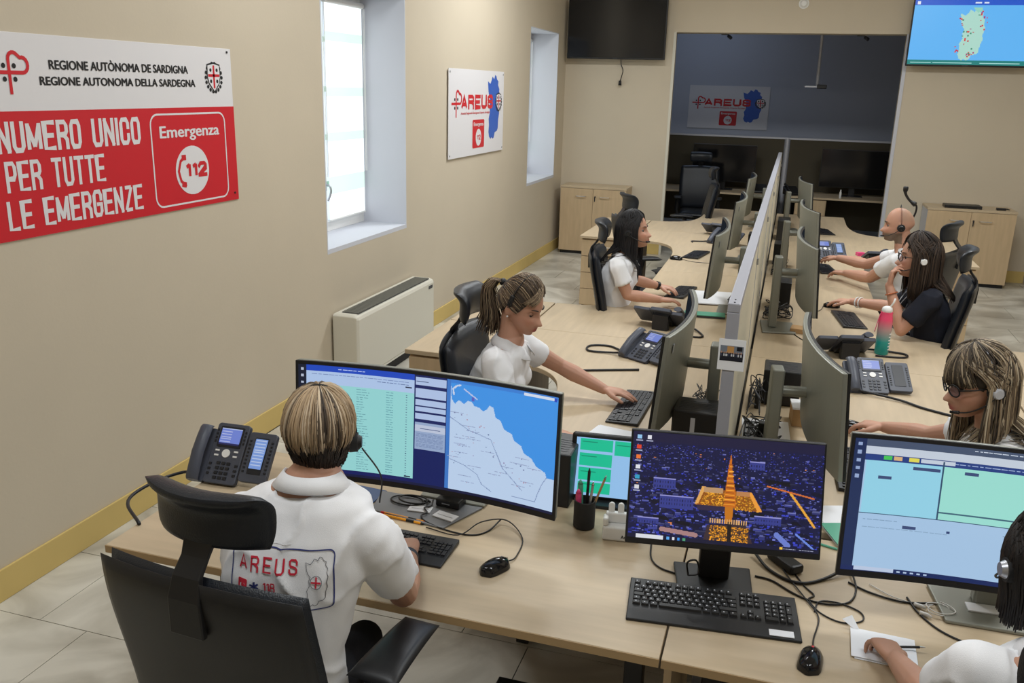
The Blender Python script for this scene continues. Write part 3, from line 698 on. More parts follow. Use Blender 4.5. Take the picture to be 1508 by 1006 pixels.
# --- cabinets
def cabinet(x0, x1, yf, h, label, doors=2, key=True, yb=None):
    yb = yb or BW - 0.015
    t = thing('cabinet', label, 'cabinet', (x0, yf, 0))
    W_, D_ = x1 - x0, yb - yf
    MB().box(0, W_, 0.0, D_, h - 0.028, h).build('top', M['wood'], t, bevel=0.002)
    MB().box(0.004, 0.022, 0.018, D_, 0.04, h - 0.028).build('side_panel', M['alu_light'] if x0 > 0 else M['wood_z'], t)
    MB().box(W_ - 0.022, W_ - 0.004, 0.018, D_, 0.04, h - 0.028).build('side_panel', M['wood_z'], t)
    MB().box(0.022, W_ - 0.022, 0.03, D_, 0.04, h - 0.028).build('carcass', M['wood_z'], t)
    MB().box(0.02, W_ - 0.02, 0.03, D_, 0.0, 0.04).build('plinth', M['black'], t)
    dw = (W_ - 0.01) / doors
    for i in range(doors):
        a = 0.005 + dw * i
        d = MB().box(a + 0.0015, a + dw - 0.0015, 0.0, 0.018, 0.045, h - 0.032).build('door', M['wood_z'], t, bevel=0.0015)
        cx = a + (dw - 0.16 if i == 0 else 0.16); z = h - 0.13
        MB().tube([(cx - 0.07, 0, z), (cx - 0.06, -0.028, z), (cx + 0.06, -0.028, z), (cx + 0.07, 0, z)], 0.005, 6).build('handle', M['chrome'], d)
        if i == 1: MB().cyl((a + 0.03, 0, z), (a + 0.03, -0.012, z), 0.01, n=10).box(a + 0.024, a + 0.036, -0.03, -0.012, z - 0.012, z + 0.0).box(a + 0.022, a + 0.034, -0.02, -0.014, z - 0.06, z - 0.01).build('key', M['dark_steel'], d)
    return t
cabinet(-2.885, -1.995, 11.52, 0.905, 'low maple two door cabinet against the back wall left of the opening')
cabinet(1.60, 2.56, 11.46, 0.905, 'low maple two door cabinet against the back wall at the right')
t = thing('set_top_box', 'flat black box on top of the right hand cabinet', 'box', (1.99, 11.62, 0.906))
MB().box(-0.2, 0.2, -0.1, 0.1, 0.0, 0.035).build('case', M['black'], t, bevel=0.004)
MB().box(-0.15, 0.15, -0.1015, -0.1, 0.012, 0.024).build('front_window', M['black_gloss'], t)
t = thing('small_adapter', 'tiny black adapter beside the flat box on the right cabinet', 'adapter', (2.40, 11.58, 0.906))
MB().box(-0.05, 0.05, -0.03, 0.03, 0, 0.025).build('case', M['black'], t, bevel=0.005); MB().tube([(0.05, 0, 0.012), (0.1, 0.04, 0.006), (0.09, 0.15, 0.005)], 0.004, 6).build('lead', M['black'], t)

# --- fan coil heater on the left wall
t = thing('fan_coil_heater', 'off white fan coil heater standing against the left wall under the nearer window', 'heater', (LW, 5.0, 0))
# profile across its depth, extruded along the wall
y0, y1, FX = 0.41, 1.83, 0.215
def fc_ring(y, ins=0): return [(0.016, y, 0.10 + ins), (FX - ins, y, 0.10 + ins), (FX - ins, y, 0.54), (FX - 0.012, y, 0.563 - ins * .5), (FX - 0.04, y, 0.572 - ins), (0.016, y, 0.572 - ins)]
MB().rings([fc_ring(y0, 0.012), fc_ring(y0 + 0.02), fc_ring(y1 - 0.02), fc_ring(y1, 0.012)]).build('casing', M['offwhite'], t, bevel=0.006)
MB().box(0.06, 0.19, y0 + 0.06, y1 - 0.06, 0.5725, 0.575).build('grille_tray', M['dark_grey'], t)
q = MB()
for i in range(60):
    yy = y0 + 0.07 + i * (y1 - y0 - 0.14) / 59; q.box(0.062, 0.188, yy - 0.005, yy + 0.005, 0.575, 0.5805)
g = q.build('grille_slats', mat('grey grille', srgb(120, 120, 112), 0.5), t); g['kind'] = 'stuff'
MB().box(FX, FX + 0.003, y1 - 0.13, y1 - 0.05, 0.50, 0.525).build('badge', M['dark_grey'], t)
MB().box(0.03, FX - 0.03, y0 + 0.03, y1 - 0.03, 0.0, 0.1).build('foot_recess', M['black_matte'], t)
MB().box(FX - 0.02, FX + 0.001, y0 + 0.02, y1 - 0.02, 0.085, 0.098).build('base_rail', M['offwhite'], t)

# --- the back room: partition along X, desks and monitors in the dark
t = thing('back_partition', 'dark partition with pale top rail across the back room', 'partition', (0, 14.2, 0))
MB().box(-2.9, -0.12, -0.015, 0.015, 0.2, 1.49).build('panel', mat('dark panel', srgb(78, 72, 58), 0.8), t)
MB().box(-0.04, 2.7, -0.015, 0.015, 0.2, 1.49).build('panel', bpy.data.materials['dark panel'], t)
MB().box(-2.9, 2.7, -0.022, 0.022, 1.49, 1.515).build('top_rail', M['alu_light'], t)
MB().cyl((-0.08, 0, 0), (-0.08, 0, 1.50), 0.036, n=16).build('post', M['alu_light'], t, smooth=True, autosmooth=40)
for i, (x0, x1) in enumerate(((-2.6, -0.14), (0.0, 2.4))):
    t = thing('back_desk', 'dim maple desk in the back room %s of the post' % ('left' if i == 0 else 'right'), 'desk', (x0, 13.35, 0))
    MB().box(0, x1 - x0, 0, 0.8, DZ - DT, DZ).build('tabletop', M['wood'], t, bevel=0.002)
    for a in (0.05, x1 - x0 - 0.05): MB().cbox((a, 0.4, 0.36), (0.04, 0.7, 0.71)).build('leg', M['dark_steel'], t)
t = thing('drawer_pedestal', 'small maple drawer unit under the right back room desk', 'drawer unit', (0.12, 13.36, 0))
MB().box(0, 0.42, 0.0, 0.5, 0.04, 0.70).build('body', M['wood_z'], t); MB().box(0.02, 0.4, 0.02, 0.48, 0, 0.04).build('plinth', M['black'], t)
for i in range(3): MB().box(0.01, 0.41, -0.018, 0.0, 0.05 + 0.22 * i, 0.26 + 0.22 * i).build('drawer', M['wood_z'], t)
# ================================================================== THINGS ON THE DESKS
W38, H38, RC = 0.885, 0.40, 1.9
def curved(u, v, off=0.0, W_=W38, H_=H38, rc=RC):
    """u -0.5..0.5 from the viewer's left, v 0 bottom..1 top; local x right, local -y toward the viewer"""
    s = u * W_
    return (s, -s * s / (2 * rc) - off, v * H_)
def wide_monitor(label, x, y, zc, rz, tilt, canvas=None, base='flat', group=None, sticker=True):
    """rz turns it; its screen looks along local -y; a post stands behind"""
    t = thing('wide_monitor', label, 'monitor', (x, y, DZ), rz, group)
    Tm = Matrix.Translation((0, 0, zc - DZ)) @ Matrix.Rotation(-tilt, 4, 'X') @ Matrix.Translation((0, 0, -H38 / 2))
    n = 16
    q = MB(); q.m = Tm
    def strip(q, v0, v1, o0, o1, mi=0, hw=0.5):
        rr = []
        for i in range(n + 1):
            u = -hw + 2 * hw * i / n
            a, b = curved(u, v0), curved(u, v1)
            s = u * W38
            rr.append([(s, a[1] - o1, a[2]), (s, a[1] - o1, b[2]), (s, a[1] - o0, b[2]), (s, a[1] - o0, a[2])])
        q.rings(rr, True, (True, True), mi)
    strip(q, 0, 1, -0.022, -0.004)
    q.build('rear_shell', M['silver'], t, bevel=0.004)
    q = MB(); q.m = Tm
    strip(q, 0.0, 1.0, -0.004, 0.006); q.build('bezel', M['black'], t, bevel=0.002)
    if sticker:
        q = MB(); q.m = Tm; a = curved(-0.45, 0.86)
        for k, (du, z0, z1) in enumerate(((0, 0.31, 0.345),)):
            q.box(0.36, 0.395, curved(0.43, 0)[1] + 0.0221, curved(0.43, 0)[1] + 0.0245, 0.325, 0.36)
        q.build('label_sticker', M['alu'], t)
    # stand
    pb = 0.10 if base == 'back' else 0.0
    q = MB(); q.box(-0.040, 0.040, 0.112 + pb, 0.16 + pb, 0.012, zc - DZ + 0.075); q.build('stand_post', M['silver'], t, bevel=0.008, seg=3)
    q = MB(); q.cyl((0, 0.13 + pb, zc - DZ - 0.02), (0, 0.015, zc - DZ - 0.02), 0.022, n=14); q.build('stand_joint', M['silver'], t, smooth=True, autosmooth=40)
    q = MB()
    if base == 'flat': q.prism([(-0.13, -0.0), (0.13, -0.0), (0.15, 0.20), (-0.15, 0.20)], 0.0005, 0.012)
    if base == 'back': q.prism([(-0.12, 0.21), (0.12, 0.21), (0.13, 0.34), (-0.13, 0.34)], 0.0005, 0.012)
    q.build('stand_base', M['silver'], t, bevel=0.004)
    m0, m1 = 0.010 / W38, 0.012 / H38
    if canvas is None:
        q = MB(); q.m = Tm; strip(q, m1, 1 - m1, 0.006, 0.0068, hw=0.5 - m0); q.build('screen', M['screen_idle'], t)
    else:
        def fn(u, v):
            p = curved(-0.5 + m0 + (1 - 2 * m0) * u, 1 - m1 - (1 - 2.6 * m1) * v, 0.0066)
            return tuple(Tm @ Vector(p))
        canvas.mesh('screen', M['screen'], t, fn)
    return t
c0 = MB(); M['screen_idle'] = emis('lit display facing its user', srgb(120, 135, 155), 0.06)
# picture of the left front monitor: a list, small panels and a coast map
cv = Canvas(400, 172, C3(166, 206, 232))
cv.rect(0, 0.03, 0, 1, C3(18, 26, 48)); cv.rect(0.03, 0.445, 0, 0.055, C3(28, 72, 190)); cv.rect(0.03, 0.445, 0.055, 0.17, C3(176, 200, 236))
cv.rect(0.03, 0.445, 0.17, 0.94, C3(150, 214, 214)); cv.rect(0.03, 0.445, 0.94, 1.0, C3(14, 26, 92))
for k in range(5): cv.rect(0.009, 0.021, 0.03 + 0.06 * k, 0.05 + 0.06 * k, C3(180, 190, 210))
cv.dash(0.05, 0.42, 0.08, C3(120, 140, 190)); cv.dash(0.3, 0.42, 0.10, C3(90, 110, 160)); cv.dash(0.15, 0.25, 0.025, C3(200, 215, 250))
for k in range(34):
    y = 0.19 + k * 0.022
    cv.dash(0.05, 0.05 + rnd.uniform(0.04, 0.12), y, C3(110, 160, 170)); cv.dash(0.22, 0.22 + rnd.uniform(0.02, 0.05), y, C3(105, 160, 170)); cv.dash(0.335, 0.36, y, C3(100, 160, 172))
    cv.rect(0.413, 0.4165, y, y + 0.006, C3(70, 100, 130))
cv.rect(0.41, 0.435, 0.115, 0.13, C3(20, 30, 60)); cv.rect(0.41, 0.435, 0.925, 0.938, C3(20, 30, 60))
cv.rect(0.445, 0.573, 0, 1, C3(12, 28, 92))
for y0, y1 in ((0.02, 0.085), (0.115, 0.20), (0.215, 0.265), (0.28, 0.32), (0.335, 0.39)): cv.rect(0.449, 0.57, y0, y1, C3(176, 196, 232))
cv.rect(0.449, 0.57, 0.42, 0.66, C3(150, 170, 205)); cv.rect(0.449, 0.57, 0.44, 0.5, C3(190, 200, 222)); cv.rect(0.47, 0.55, 0.47, 0.475, C3(60, 80, 130))
for k in range(10): cv.dash(0.455, 0.56, 0.52 + k * 0.013, C3(120, 140, 180))
cv.rect(0.452, 0.50, 0.05, 0.06, C3(30, 50, 100))
cv.rect(0.573, 1, 0, 1, C3(190, 212, 240))
sea = [(0.588, 0.03), (1, 0.03), (1, 0.70), (0.972, 0.70), (0.965, 0.655), (0.93, 0.62), (0.91, 0.56), (0.88, 0.53), (0.868, 0.47), (0.84, 0.44), (0.83, 0.385), (0.80, 0.36), (0.785, 0.29), (0.765, 0.27), (0.755, 0.19), (0.74, 0.175), (0.73, 0.215), (0.715, 0.235), (0.70, 0.21), (0.68, 0.20), (0.67, 0.17), (0.655, 0.165), (0.64, 0.20), (0.62, 0.17), (0.605, 0.21), (0.592, 0.17)]
cv.poly(sea, C3(62, 148, 232))
cv.line([(0.60, 0.13), (0.596, 0.08), (0.61, 0.05), (0.625, 0.04)], 0.003, C3(205, 216, 238), .44); cv.line([(0.64, 0.07), (0.69, 0.14)], 0.0025, C3(190, 200, 235), .44)
cv.rect(0.573, 0.588, 0, 1, C3(60, 120, 200)); cv.rect(0.588, 1, 0, 0.03, C3(58, 128, 214)); cv.rect(0.87, 0.985, 0.012, 0.035, C3(214, 224, 240)); cv.rect(0.985, 0.995, 0.01, 0.04, C3(40, 70, 190))
for pts in ([(0.588, 0.70), (0.65, 0.74), (0.70, 0.80), (0.72, 0.88), (0.76, 0.93)], [(0.97, 0.70), (0.955, 0.76), (0.945, 0.82), (0.93, 0.93), (0.84, 0.93)], [(0.588, 0.33), (0.66, 0.42), (0.75, 0.47)], [(0.75, 0.47), (0.80, 0.70), (0.88, 0.86)]): cv.line(pts, 0.0013, C3(130, 150, 190), .44)
for k in range(90):
    a = rnd.uniform(0.59, 0.95); b = rnd.uniform(0.24, 0.9)
    if b < 0.2 + (a - 0.6) * 1.35: continue
    cv.rect(a, a + 0.004, b, b + 0.008, rnd.choice([C3(120, 130, 170), C3(150, 140, 180), C3(100, 120, 160), C3(180, 150, 170)]))
    if k % 3 == 0: cv.dash(a - 0.02, a + 0.03, b, C3(150, 165, 200))
cv.rect(0.67, 0.68, 0.13, 0.16, C3(90, 90, 190)); cv.rect(0.0, 1, 0.975, 1.0, C3(14, 22, 60))
wide_monitor('wide curved monitor with a coast map and green list, before the short haired person', -1.008, 2.43, 1.084, R(-0.4), R(3.5), cv, base='back')
cv = Canvas(400, 172, C3(168, 200, 232))
cv.rect(0, 0.035, 0, 1, C3(26, 44, 86)); cv.rect(0.035, 0.73, 0, 0.05, C3(70, 84, 110)); cv.rect(0.035, 0.73, 0.05, 0.11, C3(200, 210, 224))
cv.rect(0.035, 0.73, 0.11, 0.155, C3(36, 62, 130))
for a, b, cc in ((0.09, 0.115, C3(70, 200, 90)), (0.12, 0.145, C3(220, 180, 130)), (0.165, 0.195, C3(230, 220, 90)), (0.2, 0.3, C3(200, 210, 225))): cv.rect(a, b, 0.115, 0.145, cc)
cv.rect(0.04, 0.265, 0.155, 0.55, C3(150, 214, 236)); cv.rect(0.27, 0.535, 0.155, 0.50, C3(158, 226, 214)); cv.rect(0.27, 0.535, 0.50, 0.55, C3(158, 226, 214)); cv.rect(0.54, 0.725, 0.155, 0.50, C3(186, 214, 224)); cv.rect(0.54, 0.725, 0.505, 0.55, C3(186, 214, 224))
for a in (0.265, 0.535): cv.rect(a, a + 0.004, 0.12, 0.56, C3(50, 80, 110))
cv.rect(0.035, 0.73, 0.55, 0.558, C3(50, 80, 110)); cv.rect(0.27, 0.73, 0.495, 0.503, C3(60, 100, 120))
for a, b, y in ((0.18, 0.26, 0.18), (0.08, 0.12, 0.27), (0.33, 0.37, 0.18), (0.64, 0.73, 0.10), (0.17, 0.21, 0.63), (0.66, 0.71, 0.66), (0.68, 0.725, 0.945)):
    cv.rect(a, b, y, y + 0.022, C3(60, 76, 120))
cv.rect(0.3, 0.309, 0.635, 0.65, C3(40, 60, 110)); cv.dash(0.35, 0.5, 0.02, C3(210, 220, 235)); cv.dash(0.05, 0.15, 0.6, C3(130, 160, 190)); cv.dash(0.05, 0.3, 0.66, C3(140, 170, 200)); cv.dash(0.3, 0.5, 0.13, C3(160, 180, 220)); cv.dash(0.46, 0.53, 0.62, C3(130, 160, 190))
cv.rect(0.73, 0.735, 0.1, 1, C3(40, 60, 120)); cv.rect(0.735, 1, 0, 0.1, C3(80, 130, 190)); cv.rect(0.735, 1, 0.1, 1, C3(180, 206, 235)); cv.rect(0.745, 0.79, 0.13, 0.155, C3(214, 70, 80))
for y in (0.21, 0.33, 0.42, 0.60, 0.655): cv.rect(0.735, 1, y, y + (0.03 if y > 0.5 else 0.012), C3(24, 50, 130))
cv.rect(0.735, 1, 0.70, 0.8, C3(120, 180, 225)); cv.rect(0, 1, 0.965, 1, C3(22, 40, 92)); cv.rect(0.04, 0.16, 0.968, 0.995, C3(190, 205, 230))
for k in range(5): cv.rect(0.17 + 0.02 * k, 0.18 + 0.02 * k, 0.975, 0.99, C3(180, 200, 230)); cv.rect(0.010, 0.022, 0.03 + 0.06 * k, 0.055 + 0.06 * k, C3(150, 170, 210))
wide_monitor('wide curved monitor with a pale form window, before the dark haired person', 0.678, 2.43, 1.072, R(1.4), R(9), cv)
# monitors along the partition, backs toward it
LM = {0: (-0.35, 3.68, 1.055, -90, 'grey backed curved monitor facing the ponytailed woman'), 1: (-0.367, 5.95, 1.10, -89, 'grey backed curved monitor facing the black haired woman'),
      2: (-0.36, 7.95, 1.08, -90, 'grey backed curved monitor facing the empty chair in the left row'), 3: (-0.37, 10.1, 1.08, -90, 'farthest grey backed curved monitor left of the partition')}
for k, (x, y, z, a, lb) in LM.items(): wide_monitor(lb, x, y, z, R(a), R(4.5), group='grey backed curved monitors along the partition')
RM = {0: (0.174, 3.50, 1.04, 97.5, 'grey backed curved monitor facing the blonde woman with glasses'), 1: (0.13, 5.60, 1.12, 95, 'grey backed curved monitor facing the woman in dark shirt'),
      2: (0.16, 7.40, 1.10, 97, 'grey backed curved monitor facing the bald man'), 3: (0.15, 9.9, 1.08, 97, 'farthest grey backed curved monitor right of the partition')}
for k, (x, y, z, a, lb) in RM.items(): wide_monitor(lb, x, y, z, R(a), R(4.5), group='grey backed curved monitors along the partition')

# --- the 24 inch monitor with the night city wallpaper
t = thing('desktop_monitor', 'black monitor showing a night city with a golden lit square, centre of the front desk', 'monitor', (-0.079, 2.366, DZ), R(9))
Tm = Matrix.Translation((0, 0, 1.06 - DZ)) @ Matrix.Rotation(-R(17), 4, 'X')
q = MB(); q.m = Tm; q.box(-0.27, 0.27, -0.006, 0.028, -0.163, 0.163).build('housing', M['black'], t, bevel=0.004)
q = MB(); q.m = Tm; q.box(-0.11, 0.11, 0.028, 0.05, -0.1, 0.08).build('rear_cover', M['black'], t, bevel=0.01)
q = MB(); q.box(-0.045, 0.045, 0.06, 0.10, 0.01, 0.34).build('stand_post', M['black'], t, bevel=0.006)
q = MB(); q.prism([(-0.105, -0.06), (0.105, -0.06), (0.115, 0.14), (-0.115, 0.14)], 0.0005, 0.014).build('stand_base', M['black'], t, bevel=0.004)
q = MB(); q.tube(smoothpath([(-0.08, 0.0, 0.05), (-0.085, 0.0, 0.09), (-0.06, 0.0, 0.10), (-0.05, 0, 0.06), (-0.08, 0, 0.05)], 5), 0.003, 5).build('cable_loop', M['black'], t)
cv = Canvas(330, 190, C3(14, 18, 62))
rg = np.random.RandomState(4)
Wc, Hc = cv.w, cv.h
yy = (np.arange(Hc) + .5) / Hc
cv.a[:int(0.09 * Hc)] = C3(24, 22, 58)
for k in range(2600):                                  # the sea of houses: tiny blue blocks that grow toward the viewer
    v = 0.10 + 0.9 * rg.rand() ** 1.2; u = rg.rand(); s = 0.35 + v * 1.1
    wd = s * rg.uniform(0.005, 0.016); hh = s * rg.uniform(0.004, 0.014)
    b = rg.rand(); c = (np.array(C3(40, 48, 140)) * (0.25 + 1.3 * b) if rg.rand() < 0.72 else np.array(C3(110, 118, 200)) * (0.5 + 0.6 * b))
    if rg.rand() < 0.012: c = np.array(C3(235, 140, 50))
    cv.rect(u, u + wd, v, v + hh, np.clip(c, 0, 1))
for k in range(60):
    u = rg.rand() ; v = rg.uniform(0.35, 0.95); cv.poly([(u, v), (u + rg.uniform(.03, .1), v + .01), (u + rg.uniform(.03, .1), v + 0.05), (u, v + 0.03)], np.array(C3(10, 12, 40)) * rg.uniform(.5, 1.6))
for k in range(150):                                   # larger pale blocks of houses
    v = 0.12 + 0.78 * rg.rand(); u = rg.rand() * 0.96; s = 0.4 + v; wd = s * rg.uniform(0.018, 0.045); hh = s * rg.uniform(0.012, 0.03); b = rg.uniform(0.35, 0.9)
    cv.rect(u, u + wd, v, v + hh, np.array(C3(70, 78, 170)) * b); cv.rect(u, u + wd, v, v + 0.006, np.array(C3(140, 146, 225)) * b)
    if k % 2: cv.rect(u + wd, u + wd * 1.4, v + 0.005, v + hh * 1.1, np.array(C3(16, 18, 60)))
for x0, x1, y0, y1 in ((0.16, 0.34, 0.58, 0.70), (0.36, 0.40, 0.50, 0.58), (0.12, 0.24, 0.42, 0.52), (0.66, 0.80, 0.70, 0.78), (0.62, 0.70, 0.20, 0.28), (0.05, 0.16, 0.80, 0.86)):
    cv.rect(x0, x1, y0, y1, C3(54, 62, 140)); cv.rect(x0, x1, y0, y0 + 0.012, C3(150, 150, 215))
    k = x0 + 0.008
    while k < x1 - 0.006:
        cv.rect(k, k + 0.004, y0 + 0.03, y0 + 0.05, C3(20, 22, 70)); cv.rect(k, k + 0.004, y0 + 0.07, y0 + 0.09, C3(20, 22, 70)); k += 0.014
G = C3(250, 160, 30)
cv.poly([(0.38, 0.49), (0.64, 0.49), (0.70, 0.665), (0.35, 0.645)], C3(150, 82, 18))
for k in range(700):
    u = rg.uniform(0.36, 0.69); v = rg.uniform(0.50, 0.66)
    if u < 0.38 - (v - 0.5) * 0.2 + 0.02 or u > 0.64 + (v - .5) * .35: continue
    cv.rect(u, u + 0.006, v, v + 0.008, rg.choice([0.55, .8, 1.0]) * np.array(C3(255, 176, 44)))
cv.poly([(0.38, 0.47), (0.40, 0.47), (0.365, 0.63), (0.345, 0.64)], C3(230, 170, 90)); cv.poly([(0.62, 0.49), (0.64, 0.49), (0.70, 0.66), (0.675, 0.665)], C3(240, 160, 60))
cv.rect(0.39, 0.49, 0.475, 0.52, C3(190, 150, 110)); cv.rect(0.56, 0.63, 0.49, 0.53, C3(190, 130, 80)); cv.rect(0.36, 0.55, 0.64, 0.69, C3(50, 40, 70))
cv.poly([(0.52, 0.16), (0.524, 0.16), (0.532, 0.30), (0.556, 0.50), (0.562, 0.64), (0.498, 0.64), (0.502, 0.5), (0.51, 0.3)], C3(206, 110, 22))
for k in range(18): y = 0.24 + k * 0.022; wdt = 0.004 + (y - 0.16) * 0.055; cv.rect(0.527 - wdt, 0.527 + wdt, y, y + 0.008, C3(255, 178, 60) if k % 2 else C3(140, 70, 20))
cv.poly([(0.505, 0.64), (0.55, 0.64), (0.545, 0.80), (0.51, 0.80)], C3(200, 118, 24)); cv.poly([(0.42, 0.82), (0.62, 0.80), (0.66, 0.97), (0.40, 0.97)], C3(60, 44, 50))
for k in range(500):
    u = rg.uniform(0.43, 0.63); v = rg.uniform(0.82, 0.96); cv.rect(u, u + 0.007, v, v + 0.009, rg.choice([0.4, .7, 1.0]) * np.array(C3(255, 168, 40)))
cv.rect(0.525, 0.545, 0.78, 0.97, C3(30, 20, 20))
for k in range(16): cv.rect(0.43 + k * 0.0125, 0.437 + k * 0.0125, 0.76, 0.80, C3(220, 170, 110))
cv.line([(0.84, 0.47), (0.90, 0.60), (0.97, 0.76)], 0.006, C3(236, 170, 60), .57); cv.line([(0.72, 0.42), (0.96, 0.50)], 0.004, C3(210, 110, 50), .57)
cv.line([(0.18, 0.90), (0.36, 0.93)], 0.012, C3(170, 130, 130), .57); cv.line([(0.78, 0.86), (0.84, 0.95)], 0.014, C3(110, 130, 210), .57); cv.line([(0.88, 0.84), (0.97, 0.96)], 0.005, C3(110, 140, 230), .57)
cv.rect(0, 1, 0.965, 1, C3(18, 20, 52)); cv.rect(0.045, 0.19, 0.962, 0.998, C3(225, 228, 236)); cv.rect(0.80, 0.815, 0.97, 0.99, C3(250, 200, 60)); cv.dash(0.82, 0.88, 0.98, C3(170, 175, 200)); cv.dash(0.9, 0.97, 0.98, C3(170, 175, 200))
for k in range(4): cv.rect(0.21 + 0.028 * k, 0.224 + 0.028 * k, 0.97, 0.993, [C3(90, 170, 240), C3(230, 230, 240), C3(60, 150, 240), C3(80, 160, 120)][k])
icons = [C3(150, 200, 240), C3(226, 70, 40), C3(240, 120, 50), C3(230, 232, 240), C3(50, 160, 200), C3(220, 220, 228)]
for k in range(6): y = 0.03 + 0.095 * k; cv.rect(0.022, 0.046, y, y + 0.038, icons[k]); cv.rect(0.016, 0.052, y + 0.05, y + 0.058, C3(170, 175, 205))
cv.rect(0.075, 0.098, 0.03, 0.068, C3(230, 230, 240)); cv.rect(0.07, 0.105, 0.08, 0.088, C3(170, 175, 205))
def fn(u, v): return tuple(Tm @ Vector((-0.264 + 0.528 * u, -0.0068, 0.157 - 0.302 * v)))
cv.mesh('screen', M['screen'], t, fn)

# --- the small upright monitor with green tiles behind it
t = thing('desktop_monitor', 'small black monitor with green tiles, partly hidden behind the city wallpaper monitor', 'monitor', (-0.465, 2.86, DZ), R(6))
Tm = Matrix.Translation((0, 0, 0.125)) @ Matrix.Rotation(-R(14), 4, 'X')
q = MB(); q.m = Tm; q.box(-0.17, 0.17, -0.006, 0.02, -0.117, 0.117).build('housing', M['black'], t, bevel=0.014, seg=4)
cv = Canvas(90, 64, C3(150, 196, 240))
for x0, x1, y0, y1 in ((0.04, 0.42, 0.02, 0.22), (0.44, 0.98, 0.02, 0.26), (0.04, 0.42, 0.26, 0.48), (0.04, 0.42, 0.52, 0.74), (0.04, 0.42, 0.76, 0.96)): cv.rect(x0, x1, y0, y1, C3(24, 194, 150)); cv.dash(x0 + 0.03, x0 + 0.2, (y0 + y1) / 2 - 0.05, C3(12, 140, 110))
cv.mesh('screen', M['screen'], t, lambda u, v: tuple(Tm @ Vector((-0.152 + 0.304 * u, -0.0072, 0.100 - 0.205 * v))))
MB().box(-0.05, 0.05, 0.025, 0.05, 0.0, 0.12).build('stand_post', M['black'], t); MB().box(-0.1, 0.1, -0.08, 0.1, 0, 0.012).build('stand_base', M['black'], t, bevel=0.004)

# --- keyboards
def key_layout(W_, D_, palm, full):
    """key rectangles (x0, x1, y0, y1), y from the back"""
    K = []; p = 0.0187 * W_ / 0.45; x0 = -W_ / 2 + 0.012; yb = D_ / 2 - 0.016
    for r in range(6):
        y1 = yb - r * (p if r else 0) - (0.005 if r else 0); y1 = yb - r * p - (0.004 if r > 0 else 0)
        if r == 5:
            ws = [1.25, 1.25, 1.25, 6.25, 1.25, 1.25, 1.25, 1.25]
        elif r == 0: ws = [1] + [-0.6] + [1] * 4 + [-0.4] + [1] * 4 + [-0.4] + [1] * 4 + [-0.6]
        elif r == 1: ws = [1] * 13 + [2]
        elif r == 2: ws = [1.5] + [1] * 12 + [1.5]
        elif r == 3: ws = [1.75] + [1] * 12 + [1.25]
        else: ws = [1.25] + [1] * 11 + [2.75]
        x = x0
        for w in ws:
            if w > 0: K.append((x, x + w * p, y1 - p, y1))
            x += abs(w) * p
        if full:
            xa = x0 + 15.3 * p
            for k in range(3):
                if r in (0, 1, 2) or (r == 4 and k == 1) or r == 5: K.append((xa + k * p, xa + (k + 1) * p, y1 - p, y1))
            xb = xa + 3.4 * p
            for k in range(4):
                if r == 0: continue
                if r in (3, 5) and k == 3: continue
                if r == 5 and k == 0: K.append((xb, xb + 2 * p, y1 - p, y1)); continue
                if r == 5 and k == 1: continue
                K.append((xb + k * p, xb + (k + 1) * p, y1 - p * (2 if (k == 3 and r in (2, 4)) else 1), y1))
    return K, p
key_cache = {}
def keyboard(label, x, y, rz, W_=0.44, D_=0.15, individual=False, sticker=False, group=None, keymat=None):
    t = thing('keyboard', label, 'keyboard', (x, y, DZ), rz, group)
    s = 0.5 * D_
    th = 0.016
    q = MB(); q.rings([[(-W_ / 2, -s, 0.0005), (-W_ / 2, -s, 0.008), (-W_ / 2, s, th), (-W_ / 2, s, 0.0005)], [(W_ / 2, -s, 0.0005), (W_ / 2, -s, 0.008), (W_ / 2, s, th), (W_ / 2, s, 0.0005)]])
    q.build('keyboard_body', M['black'], t, bevel=0.003)
    K, p = key_layout(W_, D_, 0, True)
    K = [k for k in K if k[2] > -s + 0.004 and k[1] < W_ / 2 - 0.003]
    top = lambda yy: 0.008 + (yy + s) / D_ * (th - 0.008)
    if individual:
        for (a, b, c, d) in K:
            w = round(b - a, 4); h = round(d - c, 4)
            if (w, h) not in key_cache:
                m_ = 0.0012; g = 0.0035
                q = MB(); q.rings([[(-w / 2 + m_, -h / 2 + m_, 0), (w / 2 - m_, -h / 2 + m_, 0), (w / 2 - m_, h / 2 - m_, 0), (-w / 2 + m_, h / 2 - m_, 0)], [(-w / 2 + g, -h / 2 + g, 0.006), (w / 2 - g, -h / 2 + g, 0.006), (w / 2 - g, h / 2 - g * .7, 0.006), (-w / 2 + g, h / 2 - g * .7, 0.006)]])
                if w < 0.03: q.box(-0.0035, 0.0, 0.0005, 0.0042, 0.006, 0.0062, mi=1)
                o = q.build('key', [keymat or M['black'], M['alu_light']], t); key_cache[(w, h)] = o.data
            else: o = link('key', key_cache[(w, h)], t)
            o.location = ((a + b) / 2, (c + d) / 2, top((c + d) / 2)); o.rotation_euler = (math.atan((th - 0.008) / D_), 0, 0)
    else:
        q = MB()
        for (a, b, c, d) in K:
            z = top((c + d) / 2) + 0.004
            q.box(a + 0.0015, b - 0.0015, c + 0.0015, d - 0.0015, z - 0.006, z)
        o = q.build('keys', keymat or M['phone_dark'], t); o['kind'] = 'stuff'
    if sticker: MB().box(W_ / 2 - 0.085, W_ / 2 - 0.02, -s + 0.008, -s + 0.036, 0.0088, 0.0106).build('sticker', M['paper'], t)
    return t
keyboard('black full size keyboard with a white sticker in front of the city wallpaper monitor', -0.078, 2.268, R(6.0), 0.47, 0.205, individual=True, sticker=True)
keyboard('black keyboard under the hand of the short haired person', -1.06, 2.30, R(0), 0.36, 0.165)
